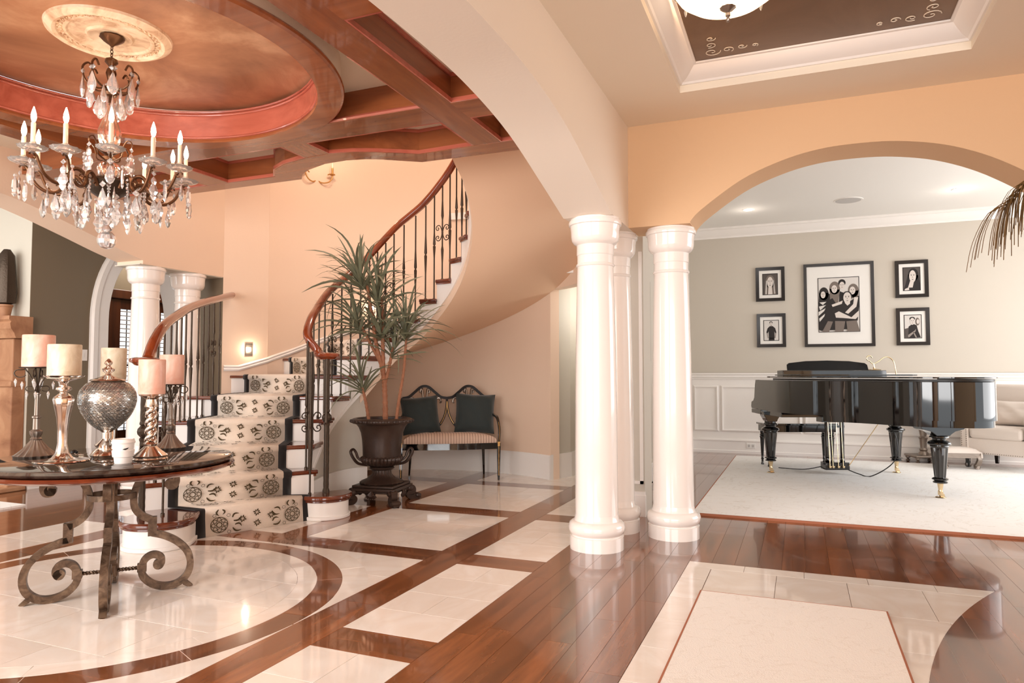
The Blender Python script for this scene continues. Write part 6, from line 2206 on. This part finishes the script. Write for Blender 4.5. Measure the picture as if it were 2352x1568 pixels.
for (lx, ly) in ((0.0, 0.0), (1.44, 0.0), (0.955, -1.62)):
    t4 = thing('leg', None, None)
    bpy.data.objects.remove(t4)
    lg = MB().lathe(legp[::-1], 32, (lx, ly, 0.0)).build('leg', M['blackgloss'], pn)
    MB().lathe(legp2[::-1], 40, (lx, ly, 0.0), flute=10, fdepth=0.13).build('fluted_shaft', M['blackgloss'], lg, smooth=50)
    MB().lathe(legp3[::-1], 32, (lx, ly, 0.0)).build('lower_turning', M['blackgloss'], lg)
    MB().lathe([(0.014, 0.05), (0.020, 0.058), (0.017, 0.07), (0.026, 0.125), (0.034, 0.131)], 20, (lx, ly, 0.0)).build('brass_ferrule', M['brass'], lg)
    mb = MB().box(lx - 0.012, lx + 0.012, ly - 0.022, ly + 0.022, 0.022, 0.056)
    t3 = MB().lathe([(0.006, -0.011), (0.02, -0.010), (0.02, 0.010), (0.006, 0.011)], 18)
    mb.add([(lx + 0.012 + p[0], ly + p[2], 0.021 + p[1]) for p in t3.v], [f[::-1] for f in t3.f])
    mb.build('caster', M['brass'], lg)
    MB().lathe([(0.04, 0.0), (0.045, 0.003), (0.04, 0.008), (0.012, 0.008)], 24, (lx, ly, 0.0)).build('caster_cup', M['brass'], lg)
    # bracket block on top of the leg
    if ly < -1:
        prf = [(-0.21, 0.715), (0.21, 0.715), (0.19, 0.685), (0.11, 0.665), (0.075, 0.64), (0.06, 0.625), (-0.06, 0.625), (-0.075, 0.64), (-0.11, 0.665), (-0.19, 0.685)]
        prf = [(a, b - 0.06) for a, b in prf]
        ms, mz = 1.0, 0
    else:
        prf = [(-0.10, 0.70), (0.10, 0.70), (0.09, 0.65), (0.065, 0.61), (0.055, 0.585), (-0.055, 0.585), (-0.065, 0.61), (-0.09, 0.65)]
    n_ = len(prf)
    vs = [(lx + a, ly + y, b) for y in (-0.07, 0.07) for a, b in prf]
    MB().add(vs, [tuple(range(n_))[::-1], tuple(range(n_, 2 * n_))] + [(i, (i + 1) % n_, n_ + (i + 1) % n_, n_ + i) for i in range(n_)]).build('leg_block', M['blackgloss'], lg, bevel=0.004)
# lyre and pedals
LX, LY = 0.69, -0.10
ly_ = MB().box(LX - 0.135, LX + 0.135, LY - 0.07, LY + 0.07, 0.05, 0.135).build('pedal_lyre', M['blackgloss'], pn, bevel=0.006)
for s in (-0.085, 0.085):
    MB().lathe([(0.02, 0.13), (0.03, 0.145), (0.022, 0.16), (0.022, 0.18), (0.028, 0.185), (0.022, 0.19), (0.025, 0.60), (0.035, 0.61), (0.022, 0.625), (0.03, 0.66)], 18, (LX + s, LY, 0)).build('lyre_post', M['blackgloss'], ly_)
MB().box(LX - 0.17, LX + 0.20, LY - 0.08, LY + 0.08, 0.585, 0.66).build('lyre_top_block', M['blackgloss'], ly_, bevel=0.004)
MB().box(LX - 0.11, LX + 0.11, LY - 0.01, LY + 0.01, 0.52, 0.545).build('lyre_crossbar', M['blackgloss'], ly_)
for s in (-0.095, -0.06, 0.0, 0.055):
    MB().tube([(LX + s, LY - 0.085, 0.09), (LX + s - 0.006, LY - 0.06, 0.62)], 0.0042, 8).build('pedal_rod', M['brass'], ly_)
    MB().box(LX + s - 0.012, LX + s + 0.012, LY - 0.10, LY - 0.07, 0.075, 0.10).build('rod_bracket', M['brass'], ly_, bevel=0.003)
MB().tube([(LX + 0.12, LY - 0.08, 0.10), (LX + 0.36, LY - 0.42, 0.70)], 0.0045, 8).build('brace_rod', M['brass'], ly_)
for s in (-0.05, 0, 0.05):
    MB().box(LX + s - 0.012, LX + s + 0.012, LY + 0.07, LY + 0.17, 0.055, 0.068).build('pedal', M['brass'], ly_, bevel=0.003)
# cords
q = pl(1.20, -0.4, 0)
MB().tube(catmull([pl(1.10, -0.35, 0.66), pl(1.17, -0.5, 0.45), pl(1.12, -0.55, 0.2), pl(0.98, -0.35, 0.012), pl(0.88, -0.25, 0.02), pl(0.80, -0.12, 0.06)], 8), 0.0055, 6).build('power_cord', M['black'], pn, world=True)
MB().tube(catmull([pl(0.56, -0.05, 0.075), pl(0.42, 0.12, 0.02), pl(0.22, 0.35, 0.008)], 8), 0.005, 6).build('power_cord', M['black'], pn, world=True)
MB().tube([pl(0.26 + 0.09 * math.sin(i * 0.5) + 0.004 * i, 0.0, 0.645 + 0.012 * math.sin(i * 1.1)) for i in range(24)], 0.004, 5).build('coiled_cord', M['black'], pn, world=True)
# lamp on the piano
lm = thing('piano_lamp', 'curly polished brass piano lamp arching over the right end of the piano', 'lamp', pl(1.20, -0.02, ZR1 + 0.111), pa)
MB().lathe([(0.07, 0), (0.075, 0.006), (0.05, 0.014), (0.012, 0.02), (0.01, 0.035)], 28).build('base', M['brass'], lm)
pts = [(-0.055 + 0.035 * math.cos(b) * (1 - 0.06 * b), 0, 0.135 + 0.035 * math.sin(b) * (1 - 0.06 * b)) for b in [PI * 1.5 - 0.5 * j for j in range(10)]][::-1]
pts = [tuple(p) for p in pts] + [(-0.01, 0, 0.075), (0.05, 0, 0.10), (0.11, 0, 0.145), (0.17, 0, 0.15), (0.22, -0.01, 0.10), (0.235, -0.02, 0.0), (0.235, -0.03, -0.05)]
MB().tube(catmull(pts, 4), 0.006, 8).build('curled_arm', M['brass'], lm, smooth=60)
MB().tube([(0.0, 0, 0.03), (-0.005, 0, 0.075)], 0.006, 8).build('stem', M['brass'], lm)

# piano bench
bn = thing('piano_bench', 'black lacquered piano bench with turned legs behind the piano pedals', 'bench', pl(0.55, 0.62, 0), pa)
bn.location.z = 0.019
MB().box(-0.44, 0.44, -0.17, 0.17, 0.50, 0.525).build('seat', M['blackgloss'], bn, bevel=0.006)
MB().box(-0.42, 0.42, -0.15, 0.15, 0.42, 0.50).build('apron', M['blackgloss'], bn, bevel=0.003)
bl = MB().lathe([(0.018, 0), (0.02, 0.01), (0.013, 0.025), (0.013, 0.06), (0.02, 0.07), (0.014, 0.08), (0.016, 0.12), (0.026, 0.32), (0.028, 0.34), (0.034, 0.35), (0.024, 0.36), (0.032, 0.375), (0.02, 0.385), (0.026, 0.40), (0.026, 0.42)], 24, flute=8, fdepth=0.06).build('leg', M['blackgloss'], bn)
first = True
for sx in (-1, 1):
    for sy in (-1, 1):
        o = bl if first else inst(bl, bn)
        first = False
        o.location = (sx * 0.385, sy * 0.115, 0)

# ------------------------------------------------------------------ framed photographs
def frame(x0, x1, z0, z1, fw, mw, label, mw2=None):
    cx_, cz_ = (x0 + x1) / 2, (z0 + z1) / 2
    w_, h_ = x1 - x0, z1 - z0
    t = thing('framed_photograph', label, 'picture', (cx_, YB - 0.004, cz_), 0, 'black framed photographs above the wainscot')
    MB().sweep([(-w_ / 2, 0, -h_ / 2), (w_ / 2, 0, -h_ / 2), (w_ / 2, 0, h_ / 2), (-w_ / 2, 0, h_ / 2)], [(-fw, 0), (0, 0), (0, 0.03), (-fw, 0.022)], True, up=(0, -1, 0)).build('frame', M['blackframe'], t, smooth=20)
    iw, ih = w_ / 2 - fw * 0.8, h_ / 2 - fw * 0.8
    MB().box(-iw, iw, -0.010, -0.0, -ih, ih).build('mat_board', M['mat'], t, smooth=0)
    return t, w_ / 2 - fw - mw, h_ / 2 - fw - (mw2 or mw)
def ell(cx, cz, rx, rz, n=20, a0=0, a1=2 * PI):
    return [(cx + rx * math.cos(a0 + (a1 - a0) * i / n), cz + rz * math.sin(a0 + (a1 - a0) * i / n)) for i in range(n + (0 if a1 - a0 > 6.28 else 1))]
def flat(polys, lay):
    mb = MB()
    for p in polys:
        y = -0.0125 - 0.0006 * lay
        a = sum(p[i][0] * p[(i + 1) % len(p)][1] - p[(i + 1) % len(p)][0] * p[i][1] for i in range(len(p)))
        if a > 0:
            p = p
        mb.add([(x, y, z) for x, z in p], [tuple(range(len(p)))])
    return mb
def print_(t, hw, hh, bg, layers):
    pr = MB().box(-hw, hw, -0.012, -0.009, -hh, hh).build('photo_print', bg, t, smooth=0)
    MB().sweep([(-hw, -0.0125, -hh), (hw, -0.0125, -hh), (hw, -0.0125, hh), (-hw, -0.0125, hh)], [(-0.004, -0.001), (0.004, -0.001), (0.004, 0.001), (-0.004, 0.001)], True, up=(0, -1, 0)).build('print_border', M['ink'], pr, smooth=0)
    groups = {}
    for i, (mat, polys) in enumerate(layers):
        cl = []
        for p in polys:
            q = clip_rect([(x * hw, z * hh) for x, z in p], -hw, hw, -hh, hh)
            if len(q) > 2:
                cl.append(q)
        if cl:
            flat(cl, i).build('printed_figure', M[mat], pr, smooth=0, kind='stuff')
def face(cx, cz, r, tilt=0.0, asp=1.0, eyes=True):
    L = [('skin', [ell(cx, cz, r, r * 1.32 * asp, 22)])]
    if eyes:
        e = []
        for s in (-1, 1):
            e.append(ell(cx + s * r * 0.38, cz + r * 0.22 * asp, r * 0.15, r * 0.08, 10))
            e.append([(cx + s * r * 0.18, cz + r * 0.42 * asp), (cx + s * r * 0.6, cz + r * 0.46 * asp), (cx + s * r * 0.6, cz + r * 0.39 * asp), (cx + s * r * 0.18, cz + r * 0.36 * asp)])
        e.append([(cx - r * 0.3, cz - r * 0.62 * asp), (cx + r * 0.3, cz - r * 0.62 * asp), (cx + r * 0.12, cz - r * 0.74 * asp), (cx - r * 0.12, cz - r * 0.74 * asp)])
        L.append(('ink', e))
        L.append(('skin2', [[(cx - r * 0.08, cz + r * 0.1), (cx + r * 0.12, cz - r * 0.3 * asp), (cx - r * 0.08, cz - r * 0.32 * asp)]]))
    return L
FW = 0.045
t, hw, hh = frame(-0.56, -0.17, 2.19, 2.68, FW, 0.05, 'small framed portrait of a long haired blonde person, upper left of the group')
print_(t, hw, hh, M['photo_dk'], [('hair', [ell(0, 0.25, 0.62, 0.62), [(-0.62, 0.2), (0.62, 0.2), (0.78, -1.1), (-0.78, -1.1)]]), ('skin', [[(-0.2, 0), (0.2, 0), (0.3, -1), (-0.3, -1)]]), ('photo_bg', [[(-0.55, 0.3), (-0.42, 0.4), (-0.5, -0.95), (-0.65, -0.95)], [(0.42, 0.4), (0.5, 0.35), (0.66, -0.9), (0.55, -0.95)]])] + face(0, 0.18, 0.40, asp=1.0))
t, hw, hh = frame(-0.555, -0.165, 1.53, 2.01, FW, 0.05, 'small framed photo of a standing person in a dark polo shirt, lower left')
print_(t, hw, hh, M['photo_bg'], [('ink', [[(-0.35, -0.75), (0.4, -0.75), (0.42, -1.1), (-0.36, -1.1)], [(-0.5, 0.22), (-0.2, 0.42), (0.2, 0.42), (0.52, 0.22), (0.68, -0.2), (0.5, -0.3), (0.42, -0.1), (0.42, -0.8), (-0.35, -0.8), (-0.38, -0.1), (-0.5, -0.3), (-0.68, -0.2)]]), ('skin2', [[(-0.66, -0.22), (-0.5, -0.3), (-0.38, -0.72), (-0.5, -0.8)], [(0.5, -0.3), (0.68, -0.2), (0.55, -0.8), (0.42, -0.72)], [(-0.1, 0.4), (0.1, 0.4), (0.1, 0.55), (-0.1, 0.55)]]), ('ink', [ell(-0.03, 0.76, 0.22, 0.14)])] + face(-0.03, 0.66, 0.17, asp=0.75))
t, hw, hh = frame(1.22, 1.61, 2.17, 2.67, FW, 0.05, 'small framed portrait of a smiling dark haired person, upper right of the group')
print_(t, hw, hh, M['photo_dk'], [('ink', [ell(0.2, 0.35, 0.60, 0.58), [(-0.42, 0.4), (0.78, 0.3), (0.98, -0.5), (1.1, -1.1), (-1.1, -1.1), (-0.75, -0.5)]]), ('skin', [[(-0.15, -0.1), (0.3, -0.15), (0.1, -0.75), (-0.45, -0.75)], [(-0.8, -0.85), (-0.35, -0.72), (-0.3, -0.95), (-0.9, -1)]])] + face(0.12, 0.22, 0.40, asp=1.0))
t, hw, hh = frame(1.22, 1.61, 1.53, 2.03, FW, 0.05, 'small framed photo of two people leaning together, lower right of the group')
print_(t, hw, hh, M['photo_bg'], [('hair', [ell(0.55, 0.42, 0.26, 0.34)]), ('ink', [[(-0.5, 0.0), (0.0, 0.25), (0.45, 0.1), (0.62, -0.4), (0.9, -0.95), (-0.7, -1.0), (-0.6, -0.5)], ell(-0.05, 0.68, 0.33, 0.16)]), ('skin2', [[(-0.7, -0.78), (0.2, -0.35), (0.35, -0.2), (0.3, -0.42), (-0.5, -0.95)], [(0.0, -0.5), (0.15, -0.5), (0.45, -0.95), (0.28, -0.95)]]), ('photo_dk', [[(-0.98, -0.2), (-0.5, -0.1), (-0.6, -1), (-0.95, -1)]])] + face(-0.05, 0.45, 0.27, asp=0.85) + face(0.6, 0.42, 0.17, asp=0.9, eyes=False))
t, hw, hh = frame(0.08, 0.965, 1.525, 2.69, 0.04, 0.145, 'large framed group portrait of five people in dark clothes at the centre of the wall', 0.165)
LY_ = [('photo_bg', [[(-1, -1), (1, -1), (1, 1), (-1, 1)]])]
LY_ += [('ink', [[(-0.62, 0.45), (-0.2, 0.35), (-0.1, -0.2), (-0.85, -0.2), (-0.8, 0.1)], [(0.05, 0.5), (0.28, 0.42), (0.35, 0.0), (0.0, 0.0)]])]
LY_ += [('hair', [ell(-0.18, 0.62, 0.26, 0.24), [(-0.44, 0.6), (-0.42, 0.2), (-0.3, 0.25), (-0.05, -0.05), (0.08, 0.55)], ell(0.72, 0.5, 0.26, 0.25), [(0.5, 0.45), (0.5, 0.2), (0.95, 0.25), (0.97, 0.5)]])]
LY_ += [('ink', [ell(0.18, 0.80, 0.18, 0.13), ell(-0.72, 0.42, 0.24, 0.24), [(-0.95, 0.45), (-0.48, 0.45), (-0.42, 0.0), (-1.0, -0.1)]])]
LY_ += face(-0.2, 0.58, 0.14, asp=0.78) + face(0.18, 0.70, 0.13, asp=0.8) + face(0.68, 0.50, 0.14, asp=0.78) + face(-0.76, 0.38, 0.12, asp=0.8)
LY_ += [('ink', [[(-1.0, -0.1), (-0.45, 0.05), (-0.2, 0.05), (0.1, -0.1), (0.98, 0.3), (1.0, 0.0), (0.9, -0.5), (0.8, -0.9), (-0.9, -0.95), (-1, -0.9)]])]
LY_ += [('photo_bg', [[(-0.95, 0.1), (-0.6, 0.12), (-0.78, 0.0)], [(-0.98, -0.05), (-0.62, 0.0), (-0.92, -0.2)], [(-1.0, -0.25), (-0.65, -0.12), (-0.72, -0.22), (-1.0, -0.4)], [(-0.98, -0.5), (-0.68, -0.32), (-0.72, -0.42), (-0.95, -0.62)]])]
LY_ += [('ink', [ell(0.42, 0.30, 0.24, 0.18), [(-0.15, 0.0), (0.2, 0.12), (0.62, 0.12), (0.98, -0.1), (0.9, -0.6), (-0.1, -0.6)]])]
LY_ += [('skin', [[(0.3, 0.2), (0.55, 0.2), (0.55, 0.02), (0.42, -0.05), (0.3, 0.05)]])] + face(0.42, 0.24, 0.19, asp=0.82)
LY_ += [('skin', [[(-0.2, -0.32), (0.0, -0.25), (0.6, -0.48), (0.95, -0.25), (0.98, -0.42), (0.8, -0.55), (0.2, -0.5), (-0.15, -0.48)], [(-0.35, 0.0), (0.05, 0.1), (0.2, 0.14), (0.15, 0.02), (-0.3, -0.08)], [(0.75, 0.25), (0.95, 0.25), (0.85, -0.1), (0.45, -0.35), (0.3, -0.3), (0.7, 0.0)]]), ('hair', [[(-0.55, -0.6), (-0.3, -0.62), (-0.5, -1), (-0.85, -1)], [(-0.2, -0.6), (0.3, -0.62), (0.2, -1), (-0.2, -1)], [(0.35, -0.62), (0.85, -0.6), (1.0, -1), (0.4, -1)]])]
print_(t, hw, hh, M['photo_bg'], LY_)

# ------------------------------------------------------------------ armchair, footstool, side table
ac = thing('armchair', 'ivory linen armchair with brass nail heads at the right edge beyond the piano', 'armchair', (2.34, 10.06, 0.019), math.radians(-38))
def rbox(name, x0, x1, y0, y1, z0, z1, mat, parent, bev=0.03):
    o = MB().box(x0, x1, y0, y1, z0, z1).build(name, mat, parent, smooth=60)
    b = o.modifiers.new('round', 'BEVEL')
    b.width = bev
    b.segments = 4
    return o
rbox('seat_base', -0.36, 0.36, -0.36, 0.34, 0.17, 0.36, M['chair'], ac, 0.015)
rbox('seat_cushion', -0.29, 0.29, -0.38, 0.26, 0.355, 0.50, M['chair'], ac, 0.045)
rbox('backrest', -0.33, 0.33, 0.22, 0.38, 0.36, 1.0, M['chair'], ac, 0.05)
for s in (-1, 1):
    prf = [(-0.37, 0.17), (0.38, 0.17), (0.38, 1.03), (0.30, 1.04), (0.24, 0.98), (0.19, 0.85), (0.11, 0.73), (0.0, 0.68), (-0.18, 0.665), (-0.37, 0.66)]
    pr = [tuple(p)[:2] for p in prf]
    n_ = len(pr)
    x0, x1 = (s * 0.30, s * 0.39) if s > 0 else (-0.39, -0.30)
    vs = [(x, y, z) for x in (x0, x1) for y, z in pr]
    ar = MB().add(vs, [tuple(range(n_))[::-1], tuple(range(n_, 2 * n_))] + [(i, (i + 1) % n_, n_ + (i + 1) % n_, n_ + i) for i in range(n_)]).build('winged_arm', M['chair'], ac, smooth=40, bevel=0.012)
    path_ = [(-0.375, 0.20 + 0.03 * i) for i in range(15)]
    for off in (0.022, 0.066):
        for i, (y, z) in enumerate(path_):
            pass
    k = 0
    top_ = catmull([(0, y, z) for y, z in [(-0.36, 0.664), (-0.18, 0.668), (0.0, 0.684), (0.11, 0.734), (0.19, 0.854), (0.24, 0.984), (0.30, 1.044)]], 6)
    mb = MB()
    for off in (0.018, 0.072):
        for z in [0.19 + 0.026 * i for i in range(18)]:
            mb.ball((x0 + off, -0.372, z), 0.007, 0.004, 0.007, 6, 4)
        for p in top_:
            mb.ball((x0 + off, p[1], p[2] + 0.003), 0.007, 0.007, 0.004, 6, 4)
    mb.build('nail_heads', M['silverdim'], ar, kind='stuff')
mb = MB()
for i in range(26):
    mb.ball((-0.29 + i * 0.0235, -0.362, 0.185), 0.006, 0.004, 0.006, 6, 4)
mb.build('front_nail_heads', M['silverdim'], ac, kind='stuff')
for (x, y) in ((-0.33, -0.32), (0.33, -0.32), (-0.32, 0.33), (0.32, 0.33)):
    MB().lathe([(0.022, 0), (0.036, 0.17)], 4, (x, y, 0), a0=PI / 4).build('leg', M['blackgloss'], ac)
c_ = cushion('lumbar_cushion', 'small ivory buttoned lumbar cushion on the armchair seat', (2.40, 10.14, 0.019 + 0.655), (math.radians(-12), 0, math.radians(-38)), 0.48, M['chair'], None, 0.16, 'cushion', 0.30, True)
fs_ = thing('footstool', 'small carved wooden footstool with an ivory cushion beside the armchair', 'footstool', (1.74, 9.88, 0.019), math.radians(12))
st_ = MB().sweep([(-0.19, -0.13, 0), (0.19, -0.13, 0), (0.19, 0.13, 0), (-0.19, 0.13, 0)], [(-0.008, 0.13), (0.012, 0.13), (0.012, 0.20), (-0.008, 0.20)], True).build('carved_apron', M['silverdim'], fs_, smooth=20)
mb = MB()
n_ = 12
for side in (0, 1):
    pass
vs = []
for j in range(n_ + 1):
    for i in range(n_ + 1):
        u, v = i / n_ * 2 - 1, j / n_ * 2 - 1
        h = (1 - u ** 2) * 0.6 + 0.4 * (1 - v * v)
        vs.append((u * 0.215, v * 0.15, 0.20 + 0.05 * max(0, (1 - u ** 4) * (1 - v ** 4)) ** 0.6))
fs = [(j * (n_ + 1) + i, j * (n_ + 1) + i + 1, (j + 1) * (n_ + 1) + i + 1, (j + 1) * (n_ + 1) + i) for j in range(n_) for i in range(n_)]
mb.add(vs, fs).box(-0.215, 0.215, -0.15, 0.15, 0.188, 0.203)
mb.build('cushion_pad', M['chair'], fs_, smooth=60)
for sx in (-1, 1):
    for sy in (-1, 1):
        P_ = catmull([(sx * 0.175, sy * 0.115, 0.17), (sx * 0.195, sy * 0.13, 0.12), (sx * 0.18, sy * 0.12, 0.06), (sx * 0.165, sy * 0.11, 0.025), (sx * 0.195, sy * 0.13, 0.012)], 4)
        MB().tube(P_, None, flat=(0.045, 0.045), up=(0, 1, 0)).build('cabriole_leg', M['silverdim'], fs_, smooth=40)
        MB().lathe([(0.004, 0.0), (0.012, -0.03), (0.014, -0.065)], 8, (sx * 0.21, sy * 0.15, 0.20)).build('tassel', M['chair'], fs_)
sd = thing('pedestal_side_table', 'turned grey pedestal side table against the wainscot half hidden by the piano leg', 'side table', (1.47, 10.42, 0.0), 0.3)
MB().lathe([(0.19, 0.60), (0.20, 0.61), (0.20, 0.625), (0.185, 0.63)], 32).build('top', M['silverdim'], sd)
MB().lathe([(0.06, 0.10), (0.055, 0.13), (0.04, 0.15), (0.05, 0.17), (0.036, 0.19), (0.045, 0.30), (0.055, 0.32), (0.036, 0.34), (0.05, 0.42), (0.06, 0.45), (0.036, 0.47), (0.045, 0.55), (0.06, 0.60)], 24).build('turned_column', M['silverdim'], sd)
MB().box(-0.17, 0.17, -0.17, 0.17, 0.075, 0.105).build('platform', M['silverdim'], sd, bevel=0.01)
for i in range(4):
    a = PI / 4 + i * PI / 2
    MB().lathe([(0.012, 0), (0.024, 0.012), (0.026, 0.025), (0.012, 0.038), (0.014, 0.045), (0.03, 0.055), (0.03, 0.075)], 14, (0.19 * math.cos(a), 0.19 * math.sin(a), 0)).build('bun_foot', M['silverdim'], sd)

# ------------------------------------------------------------------ dry palm that leans in from the right
pm = thing('dry_palm', 'brown drooping dry palm fronds hanging in at the right edge', 'plant', (1.56, 4.45, 0))
MB().lathe([(0.13, 0), (0.16, 0.05), (0.19, 0.30), (0.20, 0.34), (0.17, 0.34), (0.16, 0.30), (0.01, 0.30)], 28).build('pot', M['urn'], pm)
MB().tube(catmull([(0, 0, 0.28), (0.02, 0.01, 0.9), (-0.01, 0.02, 1.5), (0.0, 0.0, 1.98)], 6), 0.03, 10).build('trunk', M['cane'], pm)
for fi, (az, reach, dropz) in enumerate(((3.25, 0.50, 0.14), (2.5, 0.34, 0.3), (0.5, 0.4, 0.3), (-0.6, 0.6, 0.4), (-1.4, 0.5, 0.3))):
    c, s = math.cos(az), math.sin(az)
    rach = catmull([(0, 0, 1.97), (reach * 0.35 * c, reach * 0.35 * s, 2.18), (reach * 0.75 * c, reach * 0.75 * s, 2.20), (reach * c, reach * s, 2.20 - dropz)], 6)
    fr = MB().tube(rach, [0.009 - 0.0003 * i for i in range(len(rach))], 6).build('frond_rib', M['drygreen'], pm)
    rnd = random.Random(fi)
    mb = MB()
    for i in range(4, len(rach)):
        for k in range(3 if fi else 9):
            p = rach[i]
            L = rnd.uniform(0.16, 0.34) * (1.0 if fi else 1.05)
            sd_ = rnd.uniform(-1, 1)
            ex, ey = c * rnd.uniform(0.15, 0.55) - s * sd_ * 0.45, s * rnd.uniform(0.15, 0.55) + c * sd_ * 0.45
            q = catmull([tuple(p), (p[0] + ex * L * 0.5, p[1] + ey * L * 0.5, p[2] - L * 0.12), (p[0] + ex * L * 0.85, p[1] + ey * L * 0.85, p[2] - L * 0.55), (p[0] + ex * L, p[1] + ey * L, p[2] - L * 1.0)], 3)
            mb.tube(q, None, flat=(0.007, 0.0015), up=(c, s, 0.2))
    mb.build('drooping_leaflets', M['drygreen'], fr, kind='stuff', smooth=0)
